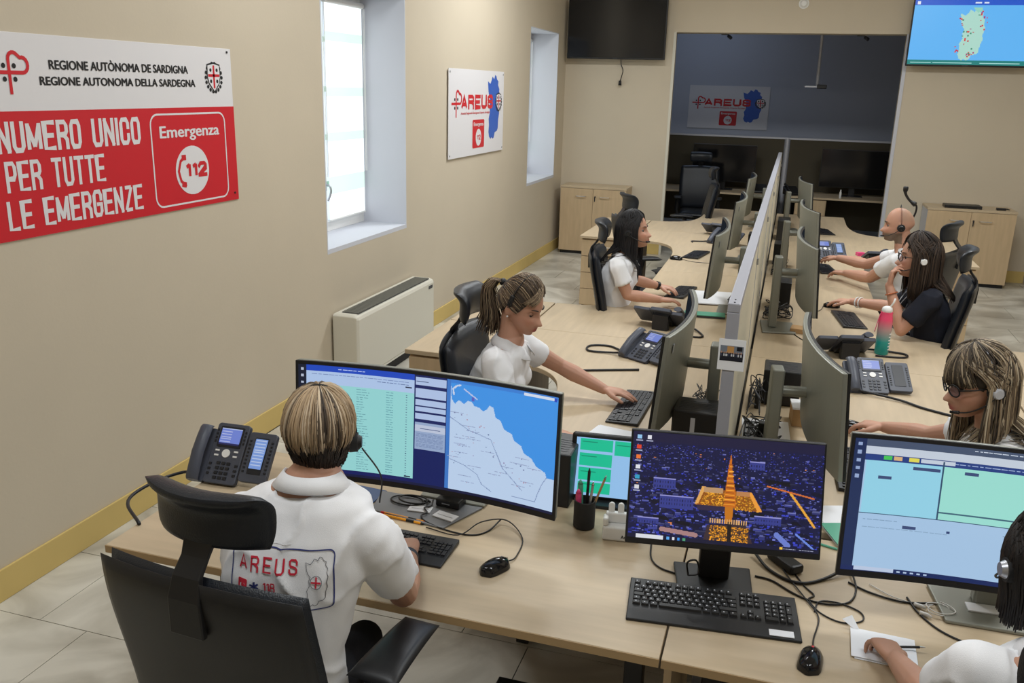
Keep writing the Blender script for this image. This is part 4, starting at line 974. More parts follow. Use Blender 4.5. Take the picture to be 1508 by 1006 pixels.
keyboard('black keyboard under the ponytailed woman\'s hand', -0.577, 3.83, R(-92), 0.46, 0.145)
keyboard('black keyboard by the black haired woman\'s hands', -0.66, 6.36, R(-98), 0.40, 0.14)
keyboard('black keyboard lying before the empty chair in the left row', -0.72, 7.95, R(-100), 0.40, 0.15)
keyboard('black keyboard beside the monitor of the blonde woman', 0.36, 3.45, R(93), 0.44, 0.15)
keyboard('black keyboard before the woman in the dark shirt', 0.47, 5.98, R(98), 0.42, 0.15)
keyboard('black keyboard under the bald man\'s left hand', 0.37, 7.75, R(100), 0.42, 0.15)
keyboard('black keyboard alone on the farthest desk of the right row', 0.42, 9.95, R(100), 0.40, 0.15)
keyboard('corner of a black keyboard beside the dark haired person at the lower right', 0.70, 2.12, R(2), 0.42, 0.15)
# --- mice with their leads
def mouse(label, x, y, rz, lead, dark=True, red=False):
    t = thing('computer_mouse', label, 'mouse', (x, y, DZ), rz)
    rr = []
    for i in range(9):
        a = i / 8; yy_ = -0.055 + 0.11 * a; w = 0.031 * (max(1 - (2 * a - 1) ** 4, 0.02)) ** 0.5; h = 0.036 * (math.sin(PI * (0.08 + 0.86 * (a * 0.8 + 0.1))) ** 0.7)
        rr.append([(w * math.cos(b), yy_, 0.001 + max(h * math.sin(b), 0)) for b in np.linspace(0, PI, 10)])
    MB().rings(rr).build('mouse_body', M['black_gloss'] if dark else M['black'], t, smooth=True, autosmooth=60)
    MB().cyl((-0.003, 0.03, 0.027), (0.003, 0.03, 0.027), 0.007, n=10).build('wheel', M['sign_red'] if red else M['dark_grey'], t)
    c, s = math.cos(rz), math.sin(rz)
    pts = [((px - x) * c + (py - y) * s, -(px - x) * s + (py - y) * c, pz - DZ) for px, py, pz in lead]
    MB().tube(smoothpath([(0, 0.053, 0.008)] + pts, 6), 0.0022, 6).build('lead', M['black'], t, smooth=True)
    return t
dz = DZ + 0.004
mouse('black mouse between the map monitor and the city wallpaper keyboard', -0.725, 2.27, R(-28), [(-0.685, 2.36, dz), (-0.70, 2.48, dz), (-0.78, 2.56, dz + .01), (-0.85, 2.50, dz + .02), (-0.90, 2.42, dz + 0.004), (-1.02, 2.44, dz)])
mouse('black mouse with red wheel lamp right of the stickered keyboard', 0.185, 2.11, R(-8), [(0.195, 2.22, dz), (0.21, 2.33, dz), (0.18, 2.41, dz), (0.13, 2.52, dz), (0.10, 2.6, dz)], red=True)
mouse('black mouse under the ponytailed woman\'s right hand', -0.69, 3.235, R(-80), [(-0.62, 3.30, dz), (-0.66, 3.42, dz), (-0.55, 3.46, dz), (-0.45, 3.4, dz)])
mouse('black mouse on the desk before the empty chair in the left row', -0.86, 7.66, R(-95), [(-0.7, 7.6, dz), (-0.5, 7.6, dz)])
mouse('black mouse under the hand of the woman in the dark shirt', 0.375, 6.33, R(90), [(0.3, 6.2, dz), (0.25, 6.1, dz)])
mouse('black mouse under the blonde woman\'s hand', 0.37, 3.93, R(92), [(0.28, 3.95, dz), (0.2, 3.98, dz)])
mouse('black mouse under the bald man\'s right hand', 0.33, 8.16, R(95), [(0.25, 8.2, dz), (0.2, 8.2, dz)])

# --- desk telephones
def phone(label, x, y, rz, tilt=30, module=True, lit=True, mscreen=True, cord=None):
    """front looks along local -y; handset at the viewer's left"""
    t = thing('desk_phone', label, 'telephone', (x, y, DZ), rz)
    T = Matrix.Translation((0, 0, 0.012)) @ Matrix.Rotation(R(tilt), 4, 'X')
    def part(name, fn, m, par=t, **k):
        q = MB(); q.m = T; fn(q); return q.build(name, m, par, **k)
    part('phone_body', lambda q: q.prism(rrect(-0.045, 0.085, 0.0, 0.225, 0.012), -0.022, 0.0).prism(rrect(-0.115, -0.043, 0.0, 0.20, 0.01), -0.026, -0.004), M['phone'], bevel=0.003)
    part('handset', lambda q: q.rings([[(-0.078 + 0.024 * math.cos(a), yv, zc_ + (0.018 if 0 < a < PI else 0.010) * math.sin(a)) for a in np.linspace(0, 2 * PI, 13)[:-1]] for yv, zc_ in ((0.0, 0.008), (0.008, 0.014), (0.045, 0.02), (0.10, 0.026), (0.155, 0.022), (0.195, 0.016), (0.205, 0.008))]), M['phone'], smooth=True, autosmooth=50)
    scr = part('screen_frame', lambda q: q.prism(rrect(-0.028, 0.066, 0.135, 0.212, 0.004), 0.0, 0.003), M['phone_dark'])
    c = Canvas(24, 18, C3(118, 140, 226) if lit else C3(28, 34, 44))
    if lit:
        for k in range(5): c.dash(0.08, 0.5, 0.2 + 0.15 * k, C3(190, 200, 245))
        c.rect(0, 1, 0.9, 1, C3(30, 34, 90)); c.rect(0, 1, 0, .08, C3(190, 205, 245))
    c.mesh('screen', M['screen_dim'], t, lambda u, v: tuple(T @ Vector((-0.022 + 0.082 * u, 0.205 - 0.062 * v, 0.0035))))
    part('navigation_ring', lambda q: q.cyl((0.019, 0.112, 0), (0.019, 0.112, 0.004), 0.0155, n=20), M['white_pl'], smooth=True, autosmooth=40)
    part('soft_keys', lambda q: [q.box(cx - 0.008, cx + 0.008, cy - 0.003, cy + 0.003, 0, 0.003) for cx in (-0.018, 0.057) for cy in (0.121, 0.103)] and None, M['white_pl'])
    def keys(q):
        for r_ in range(4):
            for c_ in range(3): q.box(0.0 + c_ * 0.02 - 0.007, c_ * 0.02 + 0.007, 0.075 - r_ * 0.018 - 0.005, 0.075 - r_ * 0.018 + 0.005, 0, 0.0035)
        for r_ in range(3): q.box(0.066, 0.078, 0.03 + r_ * 0.018, 0.038 + r_ * 0.018, 0, 0.003); q.box(-0.036, -0.026, 0.03 + r_ * 0.018, 0.038 + r_ * 0.018, 0, 0.003)
        for r_ in range(4):
            q.box(-0.040, -0.034, 0.15 + r_ * 0.014, 0.158 + r_ * 0.014, 0, 0.003); q.box(0.072, 0.078, 0.15 + r_ * 0.014, 0.158 + r_ * 0.014, 0, 0.003)
    k = part('keypad', keys, M['phone_dark']); k['kind'] = 'stuff'
    part('support_foot', lambda q: q.box(-0.03, 0.07, 0.05, 0.19, -0.045, -0.022), M['phone_dark'])
    L_ = 0.19 * math.sin(R(tilt)) 
    q = MB(); yb_ = 0.19 * math.cos(R(tilt)); q.prism([(-0.03, yb_ - 0.01), (0.07, yb_ - 0.01), (0.07, yb_ + 0.03), (-0.03, yb_ + 0.03)], 0.0005, L_ - 0.015); q.build('stand', M['phone_dark'], t, bevel=0.004)
    if module:
        mo = part('expansion_module', lambda q: q.prism(rrect(0.09, 0.20, 0.02, 0.205, 0.012), -0.02, -0.001), M['phone'], bevel=0.003)
        part('module_window', lambda q: q.prism(rrect(0.118, 0.172, 0.05, 0.185, 0.003), -0.001, 0.001), M['phone_dark'], mo)
        if mscreen:
            c = Canvas(12, 28, C3(130, 166, 235))
            for kk in range(9): c.dash(0.1, 0.9, 0.06 + 0.1 * kk, C3(196, 214, 248))
            c.mesh('module_screen', M['screen_dim'], mo, lambda u, v: tuple(T @ Vector((0.121 + 0.048 * u, 0.180 - 0.11 * v, 0.0016))))
        def mk(q):
            for r_ in range(9): q.box(0.098, 0.106, 0.055 + r_ * 0.014, 0.061 + r_ * 0.014, -0.001, 0.002); q.box(0.184, 0.192, 0.055 + r_ * 0.014, 0.061 + r_ * 0.014, -0.001, 0.002)
        part('module_keys', mk, M['phone_dark'], mo)['kind'] = 'stuff'
    if cord:
        MB().tube(smoothpath([(-0.10, 0.02, 0.02)] + cord, 7), 0.006, 7).build('cord', M['phone_dark'], t, smooth=True)
    return t
phone('grey desk phone with lit side module left of the map monitor', -1.86, 2.47, R(3), 52, cord=[(-0.16, 0.06, 0.006), (-0.21, -0.05, 0.006), (-0.20, -0.2, 0.006), (-0.06, -0.33, 0.006)])
phone('grey desk phone with looped cord between the ponytailed woman and her monitor', -0.70, 4.56, R(-30), 33, mscreen=False, cord=[(-0.16, 0.0, 0.01), (-0.27, -0.06, 0.006), (-0.33, 0.02, 0.006), (-0.26, 0.10, 0.006), (-0.14, 0.08, 0.006)])
phone('dark desk phone seen from behind beside the ponytailed woman\'s monitor', -0.60, 5.42, R(168), 36, lit=False, mscreen=False, cord=[(-0.2, 0.1, 0.01), (-0.25, 0.2, 0.006), (-0.1, 0.25, 0.006)])
phone('dark unlit desk phone before the empty chair in the left row', -0.60, 8.62, R(-28), 33, lit=False, mscreen=False, cord=[(-0.16, 0.0, 0.01), (-0.24, -0.05, 0.006), (-0.2, -0.1, 0.006)])
phone('dark desk phone behind the third monitor in the left row', -0.56, 9.30, R(160), 33, lit=False, mscreen=False)
phone('grey desk phone with side module between the blonde woman and the bottle', 0.50, 4.45, R(10), 33, mscreen=False, cord=[(0.1, -0.08, 0.01), (0.2, -0.18, 0.006), (0.36, -0.3, 0.006), (0.45, -0.33, 0.006)])
phone('dark desk phone seen from behind beside the pink and teal bottle', 0.40, 5.22, R(-165), 36, lit=False, mscreen=False, cord=[(-0.2, 0.0, 0.01), (-0.33, 0.05, 0.006), (-0.30, 0.12, 0.006), (-0.15, 0.1, 0.006)])
phone('grey desk phone with blue lit screen near the bald man\'s hand', 0.38, 8.30, R(12), 33)
phone('dark phone lying beyond the bald man\'s forearm', 0.78, 8.52, R(190), 22, lit=False, module=False)
# ================================================================== CHAIRS
def pad(q, fn, T, nu=14, nv=12, e=6, mi=None):
    """closed cushion around the surface fn(u, v) -> (point, normal)"""
    rr = []
    for j in range(nv + 1):
        v = -1 + 2 * j / nv; v = math.copysign(abs(v) ** 0.8, v); ring = []; back = []
        for i in range(nu + 1):
            u = -1 + 2 * i / nu; u = math.copysign(abs(u) ** 0.8, u)
            t = T / 2 * (max(1 - abs(u) ** e, 0.0) ** 0.5) * (max(1 - abs(v) ** e, 0.0) ** 0.5) + 0.0006
            p, n = fn(u, v); p = Vector(p); n = Vector(n).normalized()
            ring.append(tuple(p + n * t)); back.append(tuple(p - n * t))
        rr.append(ring + back[::-1])
    q.rings(rr, True, (True, True), mi)
def make_chair():
    t = thing('office_chair', '', 'chair')
    # five star base
    for k in range(5):
        a = 2 * PI * k / 5 + 0.3; c, s = math.cos(a), math.sin(a)
        l = MB().tube([(0.03 * c, 0.03 * s, 0.10), (0.2 * c, 0.2 * s, 0.085), (0.31 * c, 0.31 * s, 0.07)], [0.028, 0.022, 0.016], 8).build('leg', M['black'], t, smooth=True, autosmooth=50)
        MB().cyl((0.31 * c - 0.018 * s, 0.31 * s + 0.018 * c, 0.03), (0.31 * c + 0.018 * s, 0.31 * s - 0.018 * c, 0.03), 0.029, n=14).build('caster', M['black_matte'], l, smooth=True, autosmooth=40)
    MB().cyl((0, 0, 0.08), (0, 0, 0.42), 0.028, n=16).build('gas_column', M['dark_steel'], t, smooth=True, autosmooth=40)
    MB().box(-0.12, 0.12, -0.16, 0.1, 0.395, 0.435).build('mechanism', M['black'], t, bevel=0.01)
    q = MB(); pad(q, lambda u, v: ((0.24 * u, 0.02 + 0.235 * v, 0.475 + 0.012 * u * u - 0.02 * max(v, 0) ** 3), (0, 0, 1)), 0.075, 14, 14, 5)
    q.build('seat', M['leather'], t, smooth=True)
    def back(u, v):
        z = 0.80 + 0.30 * v; w = 0.277 - 0.02 * v ** 2 + 0.01 * v
        y = -0.235 - 0.05 * (v + 1) / 2 + 0.02 * math.cos((v + 0.4) * 2.2) + 0.035 * u * u
        return (w * u, y, z + 0.012 * (1 - u * u) * (v > 0)), (-0.22 * u, 1, 0.12)
    q = MB(); pad(q, lambda u, v: back(u, v), 0.062, 16, 16, 12); q.build('backrest', M['leather'], t, smooth=True)
    def shell(u, v):
        p, n = back(u, v); return (p[0] * 1.015, p[1] - 0.030, p[2]), n
    q = MB(); pad(q, shell, 0.022, 16, 16, 10); q.build('back_shell', M['black'], t, smooth=True)
    q = MB(); q.tube([(0, -0.1, 0.41), (0, -0.26, 0.43), (0, -0.305, 0.55), (0, -0.30, 0.68)], [0.03, 0.03, 0.028, 0.022], 8, flat=0.6); q.build('back_bracket', M['black'], t, smooth=True, autosmooth=60)
    # head support: a strap like bracket and a pad whose upper lip curls backward
    rr = []
    for (y, z, w) in ((-0.335, 0.98, 0.045), (-0.338, 1.07, 0.042), (-0.325, 1.12, 0.036), (-0.295, 1.155, 0.034), (-0.275, 1.19, 0.04)):
        rr.append([(-w, y - 0.009, z), (w, y - 0.009, z), (w, y + 0.007, z), (-w, y + 0.007, z)])
    MB().rings(rr).build('headrest_bracket', M['black'], t, bevel=0.003)
    def hr(u, v):
        a = v
        y = -0.262 - 0.055 * max(a, 0) ** 2.0 + 0.045 * u * u - 0.012 * min(a, 0) ** 2
        z = 1.245 + 0.078 * a - 0.02 * max(a, 0) ** 2
        return ((0.157 - 0.012 * abs(v) ** 3) * u, y, z), (-0.5 * u, 1, 0.75 * max(a, 0) ** 1.2 + 0.05)
    q = MB(); pad(q, hr, 0.05, 16, 14, 4); q.build('headrest', M['leather'], t, smooth=True)
    for sx in (-1, 1):
        ap = MB().tube([(sx * 0.20, -0.02, 0.43), (sx * 0.275, -0.02, 0.44), (sx * 0.29, -0.01, 0.50), (sx * 0.280, 0.02, 0.67)], [0.018, 0.02, 0.024, 0.026], 8, flat=1.3).build('armrest_post', M['black'], t, smooth=True, autosmooth=60)
        q = MB(); pad(q, lambda u, v: ((sx * 0.278 + (0.060 - 0.008 * v) * u, 0.05 + 0.14 * v, 0.688 - 0.006 * v * v), (0, 0, 1)), 0.034, 10, 12, 4)
        q.build('armrest', M['black'], t, smooth=True)
    return t
chair_proto = make_chair()
CH_ = [(-1.12, 1.735, -4, 'black leather office chair in the foreground, its back to the camera'),
       (-1.02, 3.56, -88, 'black office chair of the ponytailed woman'),
       (-0.90, 5.88, -84, 'black office chair of the woman with long black hair'),
       (-1.06, 7.62, -60, 'empty black office chair in the left row, its armrest over the desk curve'),
       (1.03, 3.30, 86, 'black office chair of the blonde woman, mostly out of frame'),
       (0.80, 5.78, 84, 'black office chair of the woman in the dark shirt'),
       (0.92, 7.05, 66, 'black office chair of the bald man'),
       (0.60, 1.72, 4, 'black office chair of the person at the lower right corner'),
       (-1.10, 10.65, 100, 'grey lit office chair before the opening at the left, empty'),
       (-1.22, 13.0, 185, 'big black chair in the dark back room before the left screen')]
for i, (x, y, a, lb) in enumerate(CH_):
    o = chair_proto if i == 0 else copy_tree(chair_proto, (x, y, 0), R(a), lb)
    if i == 0: front_rests = [c for c in kids(o) if c.name.startswith('armrest')]
    o.location = (x, y, 0); o.rotation_euler = (0, 0, R(a)); o['label'] = lb; o['group'] = 'black office chairs with head supports'
for c in front_rests: c.location.z += 0.058; c.location.y += 0.045 if c.name.startswith('armrest') and 'post' not in c.name else 0.0                    # the foreground chair has its armrests set higher
for i, (x, z, lb) in enumerate(((-0.95, 1.08, 'large dark monitor in the back room left of the post'), (0.88, 1.15, 'large black switched off monitor in the back room right of the post'))):
    t = thing('desktop_monitor', lb, 'monitor', (x, 13.75, DZ))
    MB().box(-0.46, 0.46, -0.02, 0.02, 0.12, 0.66).build('housing', M['black'], t, bevel=0.006)
    MB().box(-0.45, 0.45, -0.021, -0.02, 0.13, 0.65).build('screen', M['black_gloss'], t)
    MB().box(-0.04, 0.04, 0.02, 0.06, 0.0, 0.4).build('stand_post', M['black'], t); MB().box(-0.15, 0.15, -0.08, 0.12, 0, 0.012).build('stand_base', M['black'], t)
t = thing('phone_handset_pair', 'dark telephone on the left desk of the back room', 'telephone', (-0.40, 13.6, DZ))
MB().rings([[(-0.1, -0.1, 0), (0.1, -0.1, 0), (0.1, -0.1, 0.03), (-0.1, -0.1, 0.03)], [(-0.1, 0.1, 0), (0.1, 0.1, 0), (0.1, 0.1, 0.12), (-0.1, 0.1, 0.12)]]).build('phone_body', M['black'], t, bevel=0.01)
MB().tube(smoothpath([(-0.07, -0.08, 0.07), (-0.075, 0, 0.12), (-0.07, 0.1, 0.14)], 4), [0.02] + [0.014] * 7 + [0.02], 8).build('handset', M['black'], t, smooth=True)
o = copy_tree(t, (0.06, 13.55, DZ), 0.4, 'dark telephone on the right desk of the back room')
t = thing('white_bottle', 'tiny white bottle on the dark desk in the back room', 'bottle', (0.72, 13.45, DZ))
MB().lathe([(0.014, 0), (0.016, 0.01), (0.016, 0.08), (0.008, 0.1), (0.008, 0.12)], n=12).build('bottle_body', M['white_pl'], t, smooth=True, autosmooth=40)

# ================================================================== PEOPLE
def V(*a): return Vector(a)
def remeshed(mb, name, voxel, m, parent, smooth_it=3, disp=None, colfn=None):
    me = bpy.data.meshes.new('tmp'); me.from_pydata(mb.v, [], mb.f); me.update()
    bm = bmesh.new(); bm.from_mesh(me); bmesh.ops.recalc_face_normals(bm, faces=bm.faces); bm.to_mesh(me); bm.free()
    o = bpy.data.objects.new('tmp', me); COL.objects.link(o)
    md = o.modifiers.new('r', 'REMESH'); md.mode = 'VOXEL'; md.voxel_size = voxel
    if smooth_it: s_ = o.modifiers.new('s', 'SMOOTH'); s_.factor = 0.5; s_.iterations = smooth_it
    dg = bpy.context.evaluated_depsgraph_get()
    out = bpy.data.meshes.new_from_object(o.evaluated_get(dg)); bpy.data.objects.remove(o)
    out.name = name
    if disp or colfn:
        n = len(out.vertices); co = np.empty(n * 3); out.vertices.foreach_get('co', co); co = co.reshape(-1, 3)
        if disp:
            no = np.empty(n * 3); out.vertices.foreach_get('normal', no); no = no.reshape(-1, 3)
            d = disp(co, no); co = co + no * d[:, None]; out.vertices.foreach_set('co', co.ravel())
        if colfn:
            ca = out.color_attributes.new('Col', 'FLOAT_COLOR', 'POINT'); c = colfn(co)
            ca.data.foreach_set('color', np.concatenate([c, np.ones((n, 1))], 1).astype(np.float32).ravel())
    out.materials.clear(); out.materials.append(m)
    out.polygons.foreach_set('use_smooth', [True] * len(out.polygons))
    out.update()
    return link(name, out, parent)
def limb(q, pts, rad, n=14, flat=1.0, up=None):
    """a tapering limb with rounded ends through several points"""
    P = [V(*p) for p in pts]
    d0 = (P[0] - P[1]).normalized(); d1 = (P[-1] - P[-2]).normalized()
    pp, rr = [], []
    for k in range(4, 0, -1): a = k / 4 * PI / 2 * 0.96; pp.append(P[0] + d0 * rad[0] * math.sin(a)); rr.append(rad[0] * math.cos(a))
    S = smoothpath([tuple(p) + (r,) for p, r in zip(P, rad)], 5) if False else None
    for i in range(len(P) - 1):
        for k in range(5):
            t = k / 5; pp.append(P[i].lerp(P[i + 1], t)); rr.append(rad[i] * (1 - t) + rad[i + 1] * t)
    for k in range(0, 5): a = k / 4 * PI / 2 * 0.96; pp.append(P[-1] + d1 * rad[-1] * math.sin(a)); rr.append(rad[-1] * math.cos(a))
    # soften the joints
    for _ in range(2):
        q2 = [p.copy() for p in pp]
        for i in range(5, len(pp) - 5): q2[i] = (pp[i - 1] + pp[i] * 2 + pp[i + 1]) / 4
        pp = q2
    q.tube(pp, rr, n, flat=flat, up=up)
def gz(x, s): return np.exp(-(x / s) ** 2)
def head_geo(q, Hm, s=1.0, male=False):
    n, m = 72, 64; rr = []
    for i in range(m + 1):
        a = PI * i / m; sa = max(math.sin(a), 0.004); z = -math.cos(a)
        b = np.linspace(0, 2 * PI, n, endpoint=False); x = sa * np.cos(b); y = sa * np.sin(b)
        lo = max(-z, 0.0)
        X = 0.074 * x * (1 - 0.30 * lo ** 1.6) * (1.0 + (0.06 if male else 0) * lo)
        Y = np.where(y > 0, 0.088 * y, 0.102 * y * (1 - 0.50 * lo ** 1.3))
        Y = Y + 0.046 * np.clip(lo * 1.25 - 0.15, 0, 1) ** 0.8 * (1 if True else 0) * np.where(y > -0.3, 1, 0.6)
        Zc = 0.116 * z * np.ones(n)
        f = np.clip(y * 2.2, 0, 1)
        # features on the front
        t = (0.006 - Zc) / 0.044
        nose = np.where((t > -0.3) & (t < 1.35), np.clip((t + 0.3) / 1.15, 0, 1) ** 1.4 * np.clip((1.33 - t) / 0.28, 0, 1), 0)
        Y = Y + f * 0.023 * nose * gz(X, 0.009 + 0.006 * np.clip(t, 0, 1))
        Y = Y + f * 0.006 * gz(np.abs(X) - 0.010, 0.006) * gz(Zc + 0.036, 0.008)
        Y = Y - f * 0.012 * gz(np.abs(X) - 0.031, 0.016) * gz(Zc - 0.002, 0.012)
        Y = Y + f * 0.004 * gz(np.abs(X) - 0.026, 0.022) * gz(Zc - 0.022, 0.008)
        Y = Y + f * 0.004 * gz(np.abs(X) - 0.042, 0.016) * gz(Zc + 0.028, 0.016)
        Y = Y + f * 0.0065 * gz(X, 0.022) * (gz(Zc + 0.062, 0.0055) + gz(Zc + 0.0745, 0.0065)) - f * 0.003 * gz(X, 0.024) * gz(Zc + 0.068, 0.003)
        Y = Y - f * 0.004 * gz(X, 0.03) * gz(Zc + 0.086, 0.006)
        Y = Y + f * 0.006 * gz(X, 0.018) * gz(Zc + 0.102, 0.010)
        rr.append([tuple(Hm @ Vector((X[k] * s, Y[k] * s, Zc[k] * s))) for k in range(n)])
    q.rings(rr)
    for sx in (-1, 1):                                          # ears
        er = []
        for i in range(9):
            a = PI * i / 8; sa = max(math.sin(a), 0.02)
            er.append([tuple(Hm @ Vector((sx * (0.0755 + 0.0095 * sa * math.cos(bb) - 0.006 * sa * math.sin(bb) * sx * sx) * s, (-0.008 - 0.005 * math.cos(a) + 0.018 * sa * math.sin(bb)) * s, (-0.012 - 0.032 * math.cos(a)) * s))) for bb in np.linspace(0, 2 * PI, 10, endpoint=False)])
        q.rings(er)
def hand_geo(q, wrist, fwd, nrm, side, curl=0.35, s=1.0, spread=0.06, thumb_out=0.7, fist=0.0):
    """palm and five fingers; side = direction of the thumb"""
    f = V(*fwd).normalized(); nn = V(*nrm); nn = (nn - f * nn.dot(f)).normalized(); sd = f.cross(nn); 
    if sd.dot(V(*side)) < 0: sd = -sd
    w = V(*wrist)
    rr = []
    for k, (d, hw, th) in enumerate(((-0.02, 0.024, 0.019), (0.0, 0.026, 0.018), (0.03, 0.034, 0.017), (0.06, 0.040, 0.016), (0.085, 0.040, 0.013), (0.094, 0.034, 0.008))):
        c = w + f * d * s - nn * 0.001
        rr.append([tuple(c + sd * (hw * s * math.copysign(abs(math.cos(a)) ** 0.8, math.cos(a))) + nn * (th * s * math.sin(a))) for a in np.linspace(0, 2 * PI, 16, endpoint=False)])
    q.rings(rr)
    for i, (L, r_) in enumerate(((0.072, 0.0088), (0.081, 0.0090), (0.075, 0.0085), (0.060, 0.0075))):
        off = 0.030 - 0.0203 * i; ang = spread * (1.5 - i)
        d = (f * math.cos(ang) + sd * math.sin(ang)).normalized()
        p = w + (f * (0.086 - 0.004 * abs(i - 1)) + sd * off) * s; c = curl * (1 + 0.15 * i) + fist
        pts = [p - d * 0.02 * s]; a = 0.12; pts.append(p)
        for seg, part in enumerate((0.45, 0.30, 0.25)):
            a += c * (0.7 if seg == 0 else 1.0)
            p = p + (d * math.cos(a) - nn * math.sin(a)) * L * part * s; pts.append(p)
        limb(q, pts, [r_ * s * k for k in (1.0, 1.08, 1.0, 0.92, 0.78)], 10)
    p = w + (f * 0.022 + sd * 0.022) * s; pts = [p]
    d = (f * 0.72 + sd * thumb_out - nn * 0.25).normalized(); p = p + d * 0.040 * s; pts.append(p)
    d = (f * 0.95 + sd * (thumb_out - 0.35) - nn * 0.3).normalized(); p = p + d * 0.032 * s; pts.append(p)
    d = (f * 1.0 + sd * (thumb_out - 0.55) - nn * 0.35).normalized(); p = p + d * 0.026 * s; pts.append(p)
    limb(q, pts, [0.015 * s, 0.0125 * s, 0.0105 * s, 0.0085 * s], 10)
def head_matrix(c, phi, pitch, roll=0):
    """head frame: +y looks forward, +x to the person's right"""
    f = V(math.cos(phi) * math.cos(pitch), math.sin(phi) * math.cos(pitch), -math.sin(pitch))
    r = V(math.sin(phi), -math.cos(phi), 0); u = r.cross(f)
    r2 = r * math.cos(roll) + u * math.sin(roll); u2 = u * math.cos(roll) - r * math.sin(roll)
    return frame_m(c, r2, f, u2)
SKIN = {}
def person(P):
    phi = R(P['phi']); f = V(math.cos(phi), math.sin(phi), 0); r = V(math.sin(phi), -math.cos(phi), 0)
    hip = V(*P['hip']); nk = V(*P['neck']); hc = V(*P['head']); S = P.get('hs', 1.0)
    t = thing('person', P['label'], 'person', (hip.x, hip.y, 0)); t['group'] = 'people at the desks'
    inv = Matrix.Translation((-hip.x, -hip.y, 0))
    Hm = head_matrix(hc, R(P['hphi']), R(P.get('pitch', 0)), R(P.get('roll', 0)))
    fem = P.get('fem', True); sw = P.get('sw', 0.175 if fem else 0.20)
    # spine points
    def sp(k): # 0 hip .. 1 neck base with a gentle curve backward
        p = hip.lerp(nk, k); return p - f * 0.035 * math.sin(k * PI)
    prof = [(-0.18, 0.15, 0.10), (-0.05, 0.172, 0.115), (0.12, 0.162, 0.11), (0.30, 0.142, 0.102), (0.5, 0.150, 0.108), (0.68, 0.165, 0.115), (0.82, 0.168, 0.105), (0.92, 0.14, 0.085), (0.99, 0.085, 0.066), (1.04, 0.06, 0.056)]
    if not fem: prof = [(k, a * 1.08, b * 1.05) for k, a, b in prof]
    PR = [prof]
    def torso(q, d):
        rr = []
        for k, a, b in PR[0]:
            c = sp(k); a += d; b += d
            if d < 0 and k > 0.95: a -= d * .6; b -= d * .6
            rr.append([tuple(c + r * a * math.copysign(abs(math.cos(x)) ** 0.85, math.cos(x)) + f * b * math.copysign(abs(math.sin(x)) ** 0.85, math.sin(x))) for x in np.linspace(0, 2 * PI, 28, endpoint=False)])
        q.rings(rr)
        if fem:
            for s_ in (-1, 1): c = sp(0.64) + f * (0.070 + d) + r * s_ * 0.072; q.sphere(tuple(c), 0.062, 16, 12)
    arms = []
    for s_, nmk in ((1, 'R'), (-1, 'L')):
        sh = V(*P[nmk]['sh']) if 'sh' in P[nmk] else sp(0.90) + r * s_ * sw - f * 0.01
        arms.append((s_, sh, V(*P[nmk]['el']), V(*P[nmk]['wr']), P[nmk]))
    am = 1.0 if fem else 1.14
    q = MB(); q.m = inv
    torso(q, -0.018)
    head_geo(q, Hm, S, not fem)
    nb = sp(0.97); jaw = Hm @ Vector((0, -0.022, -0.06))
    limb(q, [nb - V(0, 0, 0.03), nb.lerp(jaw, 0.5), jaw], [0.062 * (1 if fem else 1.1), 0.052 * (1 if fem else 1.14), 0.05 * (1 if fem else 1.12)], 18)
    for s_, sh, el, wr, A in arms:
        limb(q, [sp(0.86) + r * s_ * 0.08, sh, sh.lerp(el, 0.55), el], [0.05, 0.047 * am, 0.043 * am, 0.036 * am])
        d = (wr - el).normalized()
        limb(q, [el, el.lerp(wr, 0.3), el.lerp(wr, 0.75), wr], [0.036 * am, 0.040 * am, 0.030 * am, 0.024 * am])
        nrm = A.get('n', (0, 0, 1)); fw = V(*A['d'])
        side = A.get('side') or tuple(-s_ * (fw.cross(V(*nrm)) * -1) if False else (r * -s_))
        hand_geo(q, wr, fw, nrm, side, A.get('curl', 0.35), A.get('hsz', 0.98 if fem else 1.06), A.get('spread', 0.06), A.get('th', 0.7), A.get('fist', 0))
    Hl = (inv @ Hm).inverted(); base = np.array(P['skin']); lips = np.array(P.get('lips', (0.42, 0.12, 0.10)))
    beard = P.get('beard'); scalp = P.get('scalp')
    def colfn(co):
        M3 = np.array(Hl); h = (co @ M3[:3, :3].T + M3[:3, 3]) / S
        c = np.tile(base, (len(co), 1)); x, y, z = h[:, 0], h[:, 1], h[:, 2]
        inh = (np.abs(z) < 0.13) & (np.abs(x) < 0.1) & (np.abs(y) < 0.13)
        ch = gz(np.abs(x) - 0.045, 0.02) * gz(z + 0.035, 0.02) * (y > 0) * inh * 0.35
        c = c * (1 - ch[:, None]) + np.array(base) * np.array([1.05, 0.72, 0.68]) * ch[:, None]
        if beard is not None:
            w = np.clip((-(z) - 0.045) / 0.015, 0, 1) * (y > -0.02) * inh * 0.9; w = np.maximum(w, gz(np.abs(x), 0.03) * gz(z + 0.052, 0.007) * (y > 0.05) * inh * 0.8)
            c = c * (1 - w[:, None]) + np.array(beard) * w[:, None]
        if scalp is not None:
            w = np.clip((z - 0.01) / 0.03, 0, 1) * (y < -0.02) * inh * 0.5; c = c * (1 - w[:, None]) + np.array(scalp) * w[:, None]
        l = gz(x, 0.024) ** 2 * (gz(z + 0.068, 0.011)) * (y > 0.06) * inh; l = np.clip(l * 1.8, 0, 1)
        c = c * (1 - l[:, None]) + lips * l[:, None]
        if P.get('nails') is not None: pass
        return c
    sm = SKIN.get('m')
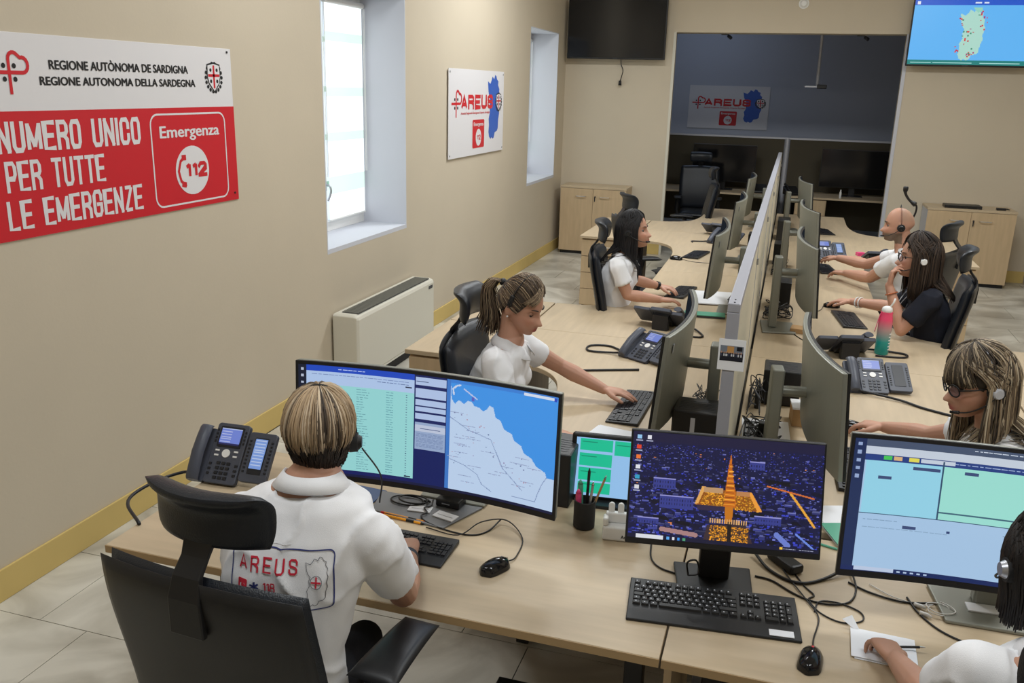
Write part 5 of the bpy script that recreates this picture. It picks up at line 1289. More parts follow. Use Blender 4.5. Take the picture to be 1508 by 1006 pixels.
    if not sm:
        sm = mat('human skin', (0.6, 0.4, 0.3), 0.5, attr='Col', bump=0.05, bscale=900)
        sm.node_tree.nodes['Principled BSDF'].inputs['Subsurface Weight'].default_value = 0.12
        sm.node_tree.nodes['Principled BSDF'].inputs['Subsurface Radius'].default_value = (0.02, 0.008, 0.004)
        SKIN['m'] = sm
    body = remeshed(q, 'body', 0.0042, sm, t, 2, None, colfn)
    # shirt
    q = MB(); q.m = inv; PR[0] = prof[:-2] + [(0.965, prof[-2][1] * 1.05, prof[-2][2] * 1.05)]; torso(q, 0.004); PR[0] = prof
    for s_, sh, el, wr, A in arms:
        k = P.get('sleeve', 0.62); e = sh.lerp(el, k)
        limb(q, [sp(0.84) + r * s_ * 0.09 - V(0, 0, 0.01), sh + V(0, 0, 0.004), sh.lerp(el, 0.3)], [0.062, 0.060 * (1.0 if fem else 1.05), 0.061 * (1.0 if fem else 1.05)], 18)
        ar = 1.0 if fem else 1.05
        q.tube([sh, sh.lerp(el, 0.3), sh.lerp(el, k * .8), e], [0.056 * ar, 0.060 * ar, 0.060 * ar, 0.060 * ar], 22)
    sd = P.get('seed', 0)
    def disp(co, no):
        o_ = np.empty(len(co))
        for i in range(len(co)):
            p = co[i]; a = noise.noise(Vector((p[0] * 9 + sd, p[1] * 9, p[2] * 5))); b = noise.noise(Vector((p[0] * 22 + sd, p[1] * 22 + 3, p[2] * 15)))
            rg_ = 1 - abs(a) * 2.2
            o_[i] = 0.008 * a + 0.004 * b + 0.009 * max(rg_, 0) ** 4
        return o_
    shirt = remeshed(q, 'shirt', 0.0075, P['cloth'], t, 9, disp)
    # collar: a folded band open at the front
    if P.get('collar', True):
        rr = []
        upv = (nk - sp(0.8)).normalized(); c0_ = sp(1.0) + f * 0.004
        for a in np.linspace(R(22), R(338), 40):
            d_ = f * math.cos(a) * 0.064 + r * math.sin(a) * 0.066; dn = d_.normalized(); drop = 0.034 * math.cos(a) if math.cos(a) > 0 else 0.006 * math.cos(a)
            ft = 0.5 + 0.5 * math.cos(a)
            b_ = c0_ + d_ - V(0, 0, drop * 1.3) + V(0, 0, 0.002)
            rr.append([tuple(b_ + dn * 0.0), tuple(b_ + V(0, 0, 0.014) + dn * 0.001), tuple(b_ + V(0, 0, 0.017) + dn * 0.005), tuple(b_ + dn * (0.030 + 0.012 * ft) - V(0, 0, 0.014 + 0.02 * ft)), tuple(b_ + dn * (0.027 + 0.012 * ft) - V(0, 0, 0.019 + 0.02 * ft)), tuple(b_ + dn * 0.012 + V(0, 0, 0.008))])
        q = MB(); q.m = inv; q.rings(rr); fixn(q.build('collar', P['cloth'], t, smooth=True))
    # trousers and shoes under the desk
    q = MB(); q.m = inv
    q.rings([[tuple(sp(k) + r * a * math.cos(x) + f * b * math.sin(x)) for x in np.linspace(0, 2 * PI, 20, endpoint=False)] for k, a, b in ((-0.2, 0.13, 0.1), (-0.1, 0.17, 0.13), (0.05, 0.175, 0.125), (0.12, 0.15, 0.11))])
    for s_ in (-1, 1):
        h0 = V(hip.x, hip.y, hip.z) + r * s_ * 0.09; kn = h0 + f * 0.40 + r * s_ * 0.04; kn.z = 0.53; an = kn + f * 0.02 - V(0, 0, 0.42)
        limb(q, [h0, h0.lerp(kn, 0.5), kn], [0.085, 0.078, 0.058]); limb(q, [kn, kn.lerp(an, 0.4), an], [0.056, 0.054, 0.040])
        sh_ = MB(); sh_.m = inv; limb(sh_, [an + V(0, 0, -0.045) - f * 0.03, an + V(0, 0, -0.05) + f * 0.08, an + V(0, 0, -0.062) + f * 0.17], [0.042, 0.042, 0.034], flat=1.0)
        sh_.build('shoe', M['black'], t, smooth=True)
    remeshed(q, 'trousers', 0.012, M['trousers'], t, 2)
    # eyes, brows
    if P.get('face', True):
        IH = inv @ Hm @ Matrix.Scale(S, 4); lidm = mat('eyelid skin', tuple(0.85 * c_ for c_ in P['skin']), 0.5)
        for sx in (-1, 1):
            q = MB(); q.m = IH; q.sphere((sx * 0.031, 0.0645, 0.001), 0.0115, 14, 10, 0); 
            q.sphere((sx * 0.031, 0.0674, -0.0005 + P.get('gaze', -0.002)), 0.0092, 12, 8, 1)
            q.build('eye', [M['eye_white'], M['eye_dark']], t, smooth=True)
            Lr = R(P.get('lidang', 70))
            q = MB(); q.m = IH; q.rings([[(sx * 0.031 + 0.0123 * math.sin(a_) * math.cos(b_), 0.0645 + 0.0128 * math.sin(a_) * math.sin(b_), 0.001 + 0.0123 * math.cos(a_)) for b_ in np.linspace(0, 2 * PI, 16, endpoint=False)] for a_ in np.linspace(0.05, Lr, 8)]).build('eyelid', lidm, t, smooth=True)
            q = MB(); q.m = IH   # lashes and brow
            q.tube([(sx * (0.031 + 0.0135 * math.cos(a)), 0.0775 - 0.006 * abs(math.cos(a)) ** 2, 0.001 + 0.0123 * math.cos(R(P.get('lidang', 70))) * math.sin(a)) for a in np.linspace(0.1, PI - 0.1, 9)], 0.0016, 5)
            q.build('eyelashes', M['black_matte'], t)
            q = MB(); q.m = IH
            q.tube([(sx * (0.014 + 0.034 * k), 0.0885 - 0.017 * k * k, 0.0205 + 0.006 * math.sin(k * 2.4)) for k in np.linspace(0, 1, 7)], [0.0022, 0.003, 0.003, 0.0028, 0.0024, 0.0018, 0.001], 6, flat=0.8)
            q.build('eyebrow', P.get('brow', M['hair_dark']), t, smooth=True)
    return dict(t=t, inv=inv, Hm=Hm, S=S, sp=sp, f=f, r=r, nk=nk, shirt=shirt, body=body, arms=arms)
M['eye_white'] = mat('eye white', (0.42, 0.39, 0.37), 0.3); M['eye_dark'] = mat('dark iris', (0.03, 0.018, 0.012), 0.15)
M['hair_dark'] = mat('dark hair', (0.012, 0.009, 0.008), 0.5)
def hair_mat(name, rough=0.42):
    return mat(name, (0.1, 0.1, 0.1), rough, attr='Col')
M['hair'] = hair_mat('hair strands', 0.6)
# --- hair
def hs(az, pol, off=0.0):
    x, y, z = math.sin(pol) * math.sin(az), math.sin(pol) * math.cos(az), math.cos(pol)
    lo = max(-z, 0)
    X = (0.077 + off) * x * (1 - 0.25 * lo); Y = (0.090 + off) * y if y > 0 else (0.106 + off) * y * (1 - 0.32 * lo); return Vector((X, Y, (0.119 + off) * z))
def hairline(az):
    a = abs((math.degrees(az) + 180) % 360 - 180)
    xs = [0, 25, 45, 60, 72, 85, 100, 125, 150, 180]; ys = [46, 50, 62, 78, 98, 84, 96, 116, 124, 128]
    return R(float(np.interp(a, xs, ys)))
class Hair:
    def __init__(s, F, seed=1): s.F = F; s.q = MB(); s.q.m = F['inv']; s.H = F['Hm'] @ Matrix.Scale(F['S'], 4); s.rg = random.Random(seed)
    def cap(s, col, off=0.006, lim=None, n=48, m=18):
        rr = []
        for j in range(m + 1):
            ring = []
            for i in range(n):
                az = 2 * PI * i / n; L = (lim or hairline)(az); ring.append(tuple(s.H @ hs(az, max(L * j / m, 0.01), off * (1 - (j / m) ** 6))))
            rr.append(ring)
        s.q.rings(rr, True, (True, False), col=col)
    def strand(s, pts, r0, col, n=4, tip=0.25, local=True):
        P = [s.H @ Vector(p) for p in pts] if local else [Vector(p) for p in pts]
        k = len(P); rad = [r0 * (0.6 + 0.4 * min(i / 2, 1)) * (1 if i < k * 0.7 else 1 - (1 - tip) * (i - k * 0.7) / (k * 0.3)) for i in range(k)]
        s.q.tube([tuple(p) for p in P], rad, n, col=col, cap=(False, True))
    def build(s, name='hair'): return s.q.build(name, M['hair'], s.F['t'], smooth=True)
def streak(rg_, cols, x=None):
    """pick a strand colour from weighted choices, slightly varied"""
    tot = sum(w for w, _ in cols); a = rg_.random() * tot if x is None else x * tot
    for w, c in cols:
        a -= w
        if a <= 0: break
    k = rg_.uniform(0.8, 1.25); return tuple(min(v * k, 1) for v in c)
def drape(F, p, side_push=0.012):
    """keep a hanging hair point outside neck and torso"""
    d = p - F['sp'](0.85); lx, ly = d.dot(F['r']), d.dot(F['f'])
    top = F['nk'].z - 0.01
    if p.z < top + 0.05:
        k = min((top + 0.05 - p.z) / 0.10, 1.0); a, b = 0.07 + 0.125 * k ** 0.7, 0.065 + 0.07 * k
        e = math.hypot(lx / a, ly / b)
        if e < 1 and e > 1e-3:
            # move outward along the shorter way (front or back)
            sgn = 1 if ly > 0 else -1
            ny = b * math.sqrt(max(1 - min(abs(lx) / a, 0.999) ** 2, 0)) * sgn
            p = p + F['f'] * (ny - ly + sgn * side_push)
    return p
def long_hair(F, cols, capcol, N, length, az_rng=(60, 300), width=0.0026, part=0.0, vol=0.012, seed=2, inward=0.0, wave=0.004, bangs=0, bangcols=None, gather=0.0, fill=260, fillcols=None):
    h = Hair(F, seed); h.cap(capcol); rg_ = h.rg
    for i in range(N):
        az = R(rg_.uniform(*az_rng)); side = 1 if math.sin(az) > 0 else -1
        # start at the parting, comb to az
        p0 = R(rg_.uniform(3, 26)); st_az = 0 if rg_.random() < 0.6 else PI
        if abs(math.cos(az)) > 0.6 and math.cos(az) < 0: st_az = PI
        off = rg_.uniform(0.004, vol); e_p = R(rg_.uniform(84, 96)) if abs(math.degrees(az) - 180) < 100 else R(88)
        pts = []
        a0 = st_az + side * 0.25
        for k in range(7):
            t_ = k / 6
            aa = az; A0 = Vector((math.sin(a0), math.cos(a0))) * (1 - t_) ** 1.5 * 0.8 + Vector((math.sin(az), math.cos(az))) * t_
            azk = math.atan2(A0.x, A0.y); pts.append(h.H @ hs(azk, p0 + (e_p - p0) * t_ ** 0.9, off + 0.006 * t_))
        L = length(math.degrees(az) % 360) * rg_.uniform(0.86, 1.05); p = pts[-1].copy(); ph = rg_.uniform(0, 6)
        cen = F['Hm'] @ Vector((0, -0.01, -0.1)); n = max(int(L / 0.035), 2)
        rad0 = (p - cen); rad0.z = 0; rad0.normalize()
        for k in range(n):
            t_ = (k + 1) / n
            p = p + V(0, 0, -L / n) - rad0 * (inward * math.sin(t_ * PI) / n) + F['r'] * (wave * math.sin(ph + t_ * 5)) * 0.5 + F['f'] * (wave * math.cos(ph * 2 + t_ * 4)) * 0.4
            pts.append(drape(F, p.copy()))
        h.strand(pts, width * rg_.uniform(0.7, 1.3), streak(rg_, cols), local=False)
    for i in range(fill):                                       # short radial strands close the crown
        az = R(rg_.uniform(42, 318)); a_ = R(rg_.uniform(1, 18)); e = a_ + R(rg_.uniform(35, 62)); off = rg_.uniform(0.010, vol + 0.004)
        h.strand([hs(az + 0.06 * math.sin(k), a_ + (e - a_) * k / 6, off) for k in range(7)], width, streak(rg_, fillcols or cols))
    for i in range(bangs):
        az = R(rg_.uniform(-64, 64)); off = rg_.uniform(0.006, 0.014); e = R(rg_.uniform(74, 86))
        pts = [hs(az * (0.5 + 0.5 * k / 7) + rg_.uniform(-0.01, 0.01), R(8) + (e - R(8)) * k / 7, off + 0.003) for k in range(8)]
        h.strand(pts, width * 0.9, streak(rg_, bangcols or cols))
    return h
# --- headset
def headset(F, label, side=1, cup_col='black', band='black', boom=True, both=False, az_tilt=0.0, lead=None):
    t = thing('headset', label, 'headset', (F['Hm'].translation.x, F['Hm'].translation.y, F['Hm'].translation.z))
    t['group'] = 'headsets worn by the operators'
    I = Matrix.Translation(-F['Hm'].translation) @ F['Hm'] @ Matrix.Scale(F['S'], 4)
    q = MB(); q.m = I
    q.tube([(0.094 * math.sin(a) * (1 if abs(a) < 1.5 else 0.98), -0.012 + az_tilt * math.cos(a), -0.012 + 0.146 * math.cos(a)) for a in np.linspace(-R(86), R(86), 25)], 0.0042, 8, flat=0.5, up=(0, 1, 0)).build('headband', M[band], t, smooth=True)
    for s_ in ((-1, 1) if both else (side,)):
        q = MB(); q.m = I
        q.cyl((s_ * 0.078, -0.010, -0.016), (s_ * 0.098, -0.010, -0.016), 0.027, 0.025, 20).build('ear_cushion', M['black_matte'], t, smooth=True, autosmooth=50)
        q = MB(); q.m = I; q.cyl((s_ * 0.097, -0.010, -0.016), (s_ * 0.108, -0.010, -0.016), 0.020, 0.014, 20).build('ear_cup', M[cup_col], t, smooth=True, autosmooth=50)
    if not both:
        q = MB(); q.m = I; q.cbox((-side * 0.086, -0.012, 0.03), (0.012, 0.02, 0.05)).build('temple_pad', M['black_matte'], t, bevel=0.004)
    if boom:
        q = MB(); q.m = I
        q.tube(smoothpath([(side * 0.101, -0.008, -0.02), (side * 0.098, 0.03, -0.045), (side * 0.075, 0.075, -0.066), (side * 0.045, 0.108, -0.070)], 5), 0.0024, 7).build('microphone_boom', M['black'], t, smooth=True)
        q = MB(); q.m = I; q.cyl((side * 0.055, 0.099, -0.069), (side * 0.033, 0.117, -0.070), 0.006, 0.005, 10).build('microphone', M['black'], t, smooth=True)
    if lead:
        o = F['Hm'].translation; q = MB(); q.tube(smoothpath([tuple(V(*p) - o) for p in lead], 7), 0.0022, 6).build('lead', M['black'], t, smooth=True)
    return t
def glasses(F, label, rim='black', w=0.0022, cat=False):
    t = thing('eyeglasses', label, 'glasses', tuple(F['Hm'].translation)); I = Matrix.Translation(-F['Hm'].translation) @ F['Hm'] @ Matrix.Scale(F['S'], 4)
    q = MB(); q.m = I
    for sx in (-1, 1):
        pts = []
        for a in np.linspace(0, 2 * PI, 25):
            x = 0.0255 * math.cos(a); z = 0.020 * math.sin(a)
            if cat and z > 0: z += 0.005 * (x / 0.0255 + 0.3)
            pts.append((sx * (0.033 + x), 0.103 - 0.25 * (0.033 + x) ** 2 / 0.07, -0.001 + z))
        q.tube(pts, w, 6)
    q.tube([(-0.009, 0.105, 0.002), (0, 0.107, 0.005), (0.009, 0.105, 0.002)], w, 6).build('frame_front', M[rim], t, smooth=True)
    for sx in (-1, 1):
        q = MB(); q.m = I; q.tube([(sx * 0.059, 0.092, 0.006), (sx * 0.078, 0.05, 0.004), (sx * 0.083, 0.0, 0.0)], w * .9, 6).build('temple', M[rim], t, smooth=True)
        q = MB(); q.m = I; n_ = 16
        q.add([(sx * (0.033 + 0.0245 * math.cos(a)), 0.1025 - 0.25 * (0.033 + 0.0245 * math.cos(a)) ** 2 / 0.07, -0.001 + 0.019 * math.sin(a)) for a in np.linspace(0, 2 * PI, n_, endpoint=False)], [tuple(range(n_))]).build('lens', M['lens'], t)
M['lens'] = bpy.data.materials.new('lens with blue coating'); M['lens'].use_nodes = True; nt = M['lens'].node_tree
mx = nt.nodes.new('ShaderNodeMixShader'); tb = nt.nodes.new('ShaderNodeBsdfTransparent'); tb.inputs[0].default_value = (0.86, 0.88, 1.0, 1); gb = nt.nodes.new('ShaderNodeBsdfGlossy'); gb.inputs[0].default_value = (0.7, 0.75, 1.0, 1); gb.inputs[1].default_value = 0.05
mx.inputs[0].default_value = 0.16; nt.links.new(tb.outputs[0], mx.inputs[1]); nt.links.new(gb.outputs[0], mx.inputs[2]); nt.links.new(mx.outputs[0], nt.nodes['Material Output'].inputs[0])
SK1 = (0.56, 0.30, 0.205); SK2 = (0.60, 0.36, 0.26); SK3 = (0.50, 0.27, 0.18)

# 1 --- the short haired person in the foreground, seen from behind
man = person(dict(label='short haired person in a white printed polo, seen from behind at the wide map monitor', phi=101, hphi=112, pitch=6, fem=False, hs=0.98, sw=0.178,
    hip=(-1.13, 1.68, 0.58), neck=(-1.05, 1.785, 1.205), head=(-1.06, 1.845, 1.292), skin=SK3, cloth=M['white_cloth'], sleeve=0.66, seed=3, face=True,
    R=dict(sh=(-0.872, 1.755, 1.075), el=(-0.885, 1.955, 0.815), wr=(-0.965, 2.17, 0.80), d=(-0.5, 0.9, -0.08), curl=0.3),
    L=dict(sh=(-1.225, 1.74, 1.085), el=(-1.30, 1.92, 0.84), wr=(-1.22, 2.15, 0.80), d=(0.35, 0.9, -0.08), curl=0.3)))
h = Hair(man, 5); mh = lambda az: hairline(az) + R(9) * max(-math.cos(az), 0); h.cap((0.02, 0.015, 0.012), 0.008, mh)
BL = [(4, (0.42, 0.30, 0.18)), (3, (0.30, 0.21, 0.125)), (2, (0.55, 0.44, 0.31)), (3, (0.12, 0.085, 0.055)), (2, (0.05, 0.036, 0.026))]
for i in range(420):                                            # dark cropped nape
    az = R(h.rg.uniform(105, 255)); p0 = R(h.rg.uniform(85, 128)); e = min(mh(az) + R(5), p0 + R(25))
    h.strand([hs(az, p0 + (e - p0) * k / 4, 0.012 - 0.006 * k / 4) for k in range(5)], 0.0022, streak(h.rg, [(1, (0.02, 0.014, 0.011)), (1, (0.035, 0.024, 0.017))]))
for i in range(1500):                                           # streaked top layer combed down from the crown
    az = R(h.rg.uniform(40, 320)) if i % 5 else R(h.rg.uniform(-60, 60)); a = abs(math.degrees(az) - 180)
    e = R(np.interp(a, [0, 40, 70, 90, 120, 180], [97, 97, 94, 82, 70, 60]) + h.rg.uniform(-9, 5)); off = h.rg.uniform(0.010, 0.020)
    s0 = R(h.rg.uniform(2, 30)); tw = h.rg.uniform(-0.12, 0.12)
    cc = streak(h.rg, BL, x=min(max(0.5 + 0.5 * noise.noise(Vector((az * 3.1, 1.7, 0))) * 1.6 + h.rg.uniform(-0.22, 0.22), 0), 0.999))
    pts = [hs(az + tw * math.sin(k / 8 * 3), s0 + (e - s0) * k / 8, off * (0.75 + 0.5 * math.sin(k / 8 * PI)) - 0.008 * max(0, k / 8 - 0.8) * 5 * .6) for k in range(9)]
    h.strand(pts, 0.0021, cc, tip=0.15)
h.build()
# print on the back of the polo: projected onto the cloth
bm_s = BVHTree.FromObject(man['shirt'], bpy.context.evaluated_depsgraph_get())
def on_back(F, q, cx, cz, out=0.0022):
    """lay flat artwork (x to the right, y up, in metres) on the shirt's back"""
    o = []; f = F['f']; r = F['r']; inv = F['inv']
    base = F['sp'](0.62)
    for (x, y, z) in q.v:
        p = V(base.x, base.y, 0) + r * (x + cx) + V(0, 0, y + cz) - f * 0.6
        pl = inv @ p; hit = bm_s.ray_cast(pl, f)
        w = hit[0] if hit[0] else pl + f * 0.5
        o.append(tuple(w - f * (out + z)))
    q.v = o; return q
def subdiv_strip(q, pts, w, mi, step=0.006):
    P = []
    for a, b in zip(pts[:-1], pts[1:]):
        n = max(int(math.hypot(b[0] - a[0], b[1] - a[1]) / step), 1)
        P += [(a[0] + (b[0] - a[0]) * k / n, a[1] + (b[1] - a[1]) * k / n) for k in range(n)]
    P.append(pts[-1]); stroke(q, P, w, 0, mi)
PM = [M['paper'], mat('print red', srgb(205, 40, 62), 0.8), mat('print navy', srgb(52, 60, 120), 0.8), mat('print grey', srgb(90, 90, 96), 0.8)]
q = MB()
subdiv_strip(q, rrect(-0.145, 0.125, -0.055, 0.085, 0.012) + [rrect(-0.145, 0.125, -0.055, 0.085, 0.012)[0]], 0.003, 2)
for i, ch in enumerate('AREUS'): block_text(q, ch, -0.125 + i * 0.034, -0.102 + i * 0.034, 0.028, 0.064, 0, 1, 0.26)
block_text(q, '118', -0.056, -0.022, -0.018, 0.006, 0, 1, 0.3)
sq = rrect(-0.125, -0.097, -0.022, 0.008, 0.003); ngon(q, sq, 0, 1); ngon(q, circ(-0.111, -0.008, 0.008, 12), 0.0006, 0)
for a in (0, 60, 120): stroke(q, [(-0.078 - 0.012 * math.cos(R(a + 90)), -0.006 - 0.012 * math.sin(R(a + 90))), (-0.078 + 0.012 * math.cos(R(a + 90)), -0.006 + 0.012 * math.sin(R(a + 90)))], 0.005, 0, 2)
isl = [(0.055 + 0.058 * a, -0.045 + 0.115 * b) for a, b in SARD]; subdiv_strip(q, isl + [isl[0]], 0.0013, 3)
stroke(q, circ(0.083, 0.012, 0.015, 20), 0.0014, 0, 3, closed=True); stroke(q, [(0.083, -0.001), (0.083, 0.025)], 0.004, 0.0004, 1); stroke(q, [(0.070, 0.012), (0.096, 0.012)], 0.004, 0.0004, 1)
q.v = [(x * 0.92, y * 0.98, z) for x, y, z in q.v]; on_back(man, q, 0.02, 1.005); q.build('back_print', PM, man['t'])
q = MB(); subdiv_strip(q, [(-0.05, 0.0), (-0.02, -0.004), (0.03, -0.001)], 0.002, 3); on_back(man, q, 0.0, 1.10, 0.0015); q.build('yoke_fold', M['white_cloth'], man['t'])
q = MB(); q.m = man['inv']; wv = man['arms'][0][3]; dv = (wv - man['arms'][0][2]).normalized()
q.rings([[tuple(wv - dv * (0.035 - 0.007 * k) + (dv.cross(V(0, 0, 1)).normalized() * math.cos(a) + V(0, 0, 1) * math.sin(a)) * (0.0315 if k in (0, 3) else 0.033)) for a in np.linspace(0, 2 * PI, 18, endpoint=False)] for k in range(4)]).build('bracelet', M['dark_grey'], man['t'], smooth=True)
headset(man, 'black headset worn by the short haired person in the foreground', 1, lead=[tuple(man['Hm'] @ Vector((0.105, 0.0, -0.035))), (-0.90, 1.86, 1.20), (-0.90, 1.85, 1.13)])

# 2 --- the ponytailed woman
pony = person(dict(label='ponytailed woman in a white polo looking down at her keyboard, left row', phi=4, hphi=-14, pitch=24, roll=-3, hs=1.03,
    hip=(-1.16, 3.57, 0.58), neck=(-1.085, 3.555, 1.085), head=(-1.035, 3.54, 1.255), skin=SK1, cloth=M['white_cloth'], seed=9, gaze=-0.006, lidang=108, lips=(0.40, 0.10, 0.09),
    R=dict(el=(-1.02, 3.33, 0.84), wr=(-0.80, 3.26, 0.80), d=(1, -0.15, -0.1), curl=0.3, th=0.6),
    L=dict(el=(-0.93, 3.86, 0.89), wr=(-0.72, 3.87, 0.80), d=(1.0, 0.0, -0.06), curl=0.12)))
h = Hair(pony, 8); h.cap((0.05, 0.035, 0.025), 0.008)
DB = [(3, (0.14, 0.095, 0.058)), (3, (0.09, 0.06, 0.04)), (2, (0.27, 0.195, 0.12)), (1, (0.36, 0.27, 0.17)), (2, (0.045, 0.032, 0.024))]
base = Vector((0, -0.118, 0.035))
for i in range(900):                                            # combed back from the hairline to the tie
    az = R(h.rg.uniform(-180, 180)); L = hairline(az) * h.rg.uniform(0.25 if abs(az) < 1.5 else .6, 1.0)
    a = hs(az, L, 0.004); off = h.rg.uniform(0.007, 0.016)
    pts = []
    for k in range(8):
        t_ = k / 7; p = a.lerp(base, t_); d_ = Vector((p.x / 0.077, (p.y) / 0.098, p.z / 0.119)); l = d_.length
        if l > 1e-3: s_ = (1 + off * 10 * math.sin(PI * min(t_ * 1.1 + 0.12, 1))) / l; p = Vector((p.x * s_, p.y * s_, p.z * s_)) if t_ < 0.93 else p
        pts.append(p)
    h.strand(pts, 0.0022, streak(h.rg, DB), tip=0.6)
for i in range(170):                                            # side fringe
    az0 = R(h.rg.uniform(-25, 10)); tt = h.rg.uniform(0.5, 1.0)
    pts = [hs(az0 + R(62) * (k / 7) * tt * 1.0, R(26) + R(46) * (k / 7) ** 1.2 * tt, h.rg.uniform(0.011, 0.013)) for k in range(8)]
    h.strand(pts, 0.0018, streak(h.rg, [(2, (0.36, 0.27, 0.17)), (2, (0.2, 0.14, 0.09)), (1, (0.09, 0.06, 0.04))]))
bw = pony['Hm'] @ (base * 1.03)
for i in range(300):                                            # the tail
    o_ = Vector((h.rg.gauss(0, 0.010), h.rg.gauss(0, 0.010), 0)); sp_ = Vector((h.rg.gauss(0, 0.02), h.rg.gauss(0, 0.02), 0)); L = h.rg.uniform(0.17, 0.25)
    back_ = -pony['f']
    pts = [bw + o_ * 0.4, bw + back_ * 0.035 + V(0, 0, 0.012) + o_]
    for k in range(1, 7): pts.append(bw + back_ * (0.055 + 0.01 * math.sin(k)) + o_ + sp_ * k / 6 * 1.3 + V(0, 0, 0.01 - L * k / 6))
    h.strand(pts, 0.0022, streak(h.rg, DB), local=False)
h.build()
q = MB(); q.m = pony['inv']; q.sphere(tuple(bw), (0.017, 0.017, 0.017), 12, 8); q.build('hair_tie', M['black'], pony['t'], smooth=True)
q = MB(); q.m = pony['inv'] @ pony['Hm']; q.sphere((0.083, -0.004, -0.045), 0.0045, 10, 8); q.build('earring', M['white_pl'], pony['t'], smooth=True)
headset(pony, 'slim dark headset over the ponytailed woman\'s hair', -1, band='dark_steel', boom=False)

# 3 --- the woman with long black hair
blk = person(dict(label='woman with long black hair in a white polo, second in the left row', phi=2, hphi=-4, pitch=-2, hs=1.02,
    hip=(-1.04, 5.88, 0.58), neck=(-1.005, 5.87, 1.075), head=(-0.955, 5.87, 1.25), skin=SK1, cloth=M['white_cloth'], seed=14,
    R=dict(el=(-0.94, 5.70, 0.84), wr=(-0.74, 5.82, 0.80), d=(0.9, 0.45, -0.05), curl=0.2),
    L=dict(el=(-0.96, 6.10, 0.86), wr=(-0.80, 6.24, 0.80), d=(0.95, -0.2, -0.05), curl=0.3)))
K0 = [(3, (0.006, 0.005, 0.006)), (1, (0.014, 0.012, 0.013))]
h = long_hair(blk, K0, (0.005, 0.004, 0.005), 900, lambda a: 0.26 if 100 < a < 260 else 0.30, (62, 298), width=0.003, seed=4); h.build()
headset(blk, 'black headset with long microphone boom on the black haired woman', 1)
q = MB(); q.m = blk['inv']; wv = blk['arms'][1][3]; dv = (wv - blk['arms'][1][2]).normalized()
q.cyl(tuple(wv - dv * 0.035), tuple(wv - dv * 0.012), 0.031, n=18).build('wrist_watch', M['black'], blk['t'], smooth=True, autosmooth=40)

# 4 --- the blonde woman with glasses
blo = person(dict(label='smiling blonde streaked woman with glasses in a white polo, right row', lidang=88, phi=176, hphi=196, pitch=16, hs=1.05,
    hip=(0.90, 3.24, 0.57), neck=(0.775, 3.26, 1.035), head=(0.695, 3.22, 1.225), skin=SK1, cloth=M['white_cloth'], seed=21, lips=(0.45, 0.12, 0.11),
    R=dict(el=(0.64, 3.60, 0.87), wr=(0.50, 3.83, 0.80), d=(-0.9, 0.3, -0.05), curl=0.35),
    L=dict(el=(0.76, 3.00, 0.80), wr=(0.55, 3.05, 0.80), d=(-1, 0.1, -0.05), curl=0.3)))
BS = [(3, (0.16, 0.115, 0.075)), (3, (0.40, 0.31, 0.20)), (2, (0.55, 0.46, 0.33)), (3, (0.06, 0.045, 0.033)), (2, (0.26, 0.19, 0.12))]
TOPB = [(3, (0.05, 0.037, 0.028)), (2, (0.10, 0.075, 0.05)), (2, (0.30, 0.23, 0.15)), (1, (0.45, 0.36, 0.25))]
h = long_hair(blo, BS, (0.04, 0.03, 0.022), 1000, lambda a: 0.24 if 110 < a < 250 else 0.31, (84, 276), width=0.0026, seed=6, vol=0.018, fill=500, fillcols=TOPB, bangs=520, bangcols=TOPB, wave=0.008); h.build()
headset(blo, 'grey and black headset on the blonde woman', -1, cup_col='alu_light', band='alu')
glasses(blo, 'dark cat eye glasses on the blonde woman', 'black', 0.0026, True)

# 5 --- the woman in the dark shirt
dsh = person(dict(label='brown haired woman in a dark shirt with glasses, hand at her mouth', phi=178, hphi=184, pitch=4, hs=1.08,
    hip=(0.92, 5.80, 0.57), neck=(0.86, 5.76, 1.06), head=(0.79, 5.72, 1.235), skin=SK1, cloth=M['navy_cloth'], collar=False, seed=30, sleeve=0.7,
    R=dict(el=(0.74, 6.05, 0.84), wr=(0.49, 6.25, 0.81), d=(-1, 0.25, -0.05), curl=0.25),
    L=dict(el=(0.74, 5.60, 0.80), wr=(0.645, 5.66, 1.055), d=(0.08, 0.10, 0.9), n=(-0.9, 0.1, 0.1), side=(0.2, 1, 0), curl=0.55)))
BR = [(3, (0.030, 0.018, 0.012)), (2, (0.055, 0.034, 0.022)), (1, (0.015, 0.010, 0.008))]
h = long_hair(dsh, BR, (0.02, 0.012, 0.009), 900, lambda a: 0.24, (66, 294), width=0.003, seed=11, vol=0.02); h.build()
headset(dsh, 'headset with white ear cup on the woman in the dark shirt', -1, cup_col='white_pl', band='alu')
glasses(dsh, 'dark rimmed glasses on the woman in the dark shirt', 'black', 0.0022)
for k, (i_, o_) in enumerate(((0, 0.05), (0, 0.075), (1, 0.05))):
    wv = dsh['arms'][i_][3]; dv = (wv - dsh['arms'][i_][2]).normalized(); q = MB(); q.m = dsh['inv']; u_ = dv.orthogonal().normalized(); w_ = dv.cross(u_)
    q.tube([tuple(wv - dv * o_ + (u_ * math.cos(a) + w_ * math.sin(a)) * 0.034) for a in np.linspace(0, 2 * PI, 17)], 0.004, 6).build('bracelet', M['white_pl'] if i_ == 0 else mat('orange bead', srgb(190, 110, 70), .4), dsh['t'], smooth=True)
q = MB(); q.m = dsh['inv']; f_, r_ = dsh['f'], dsh['r']; c_ = dsh['nk']
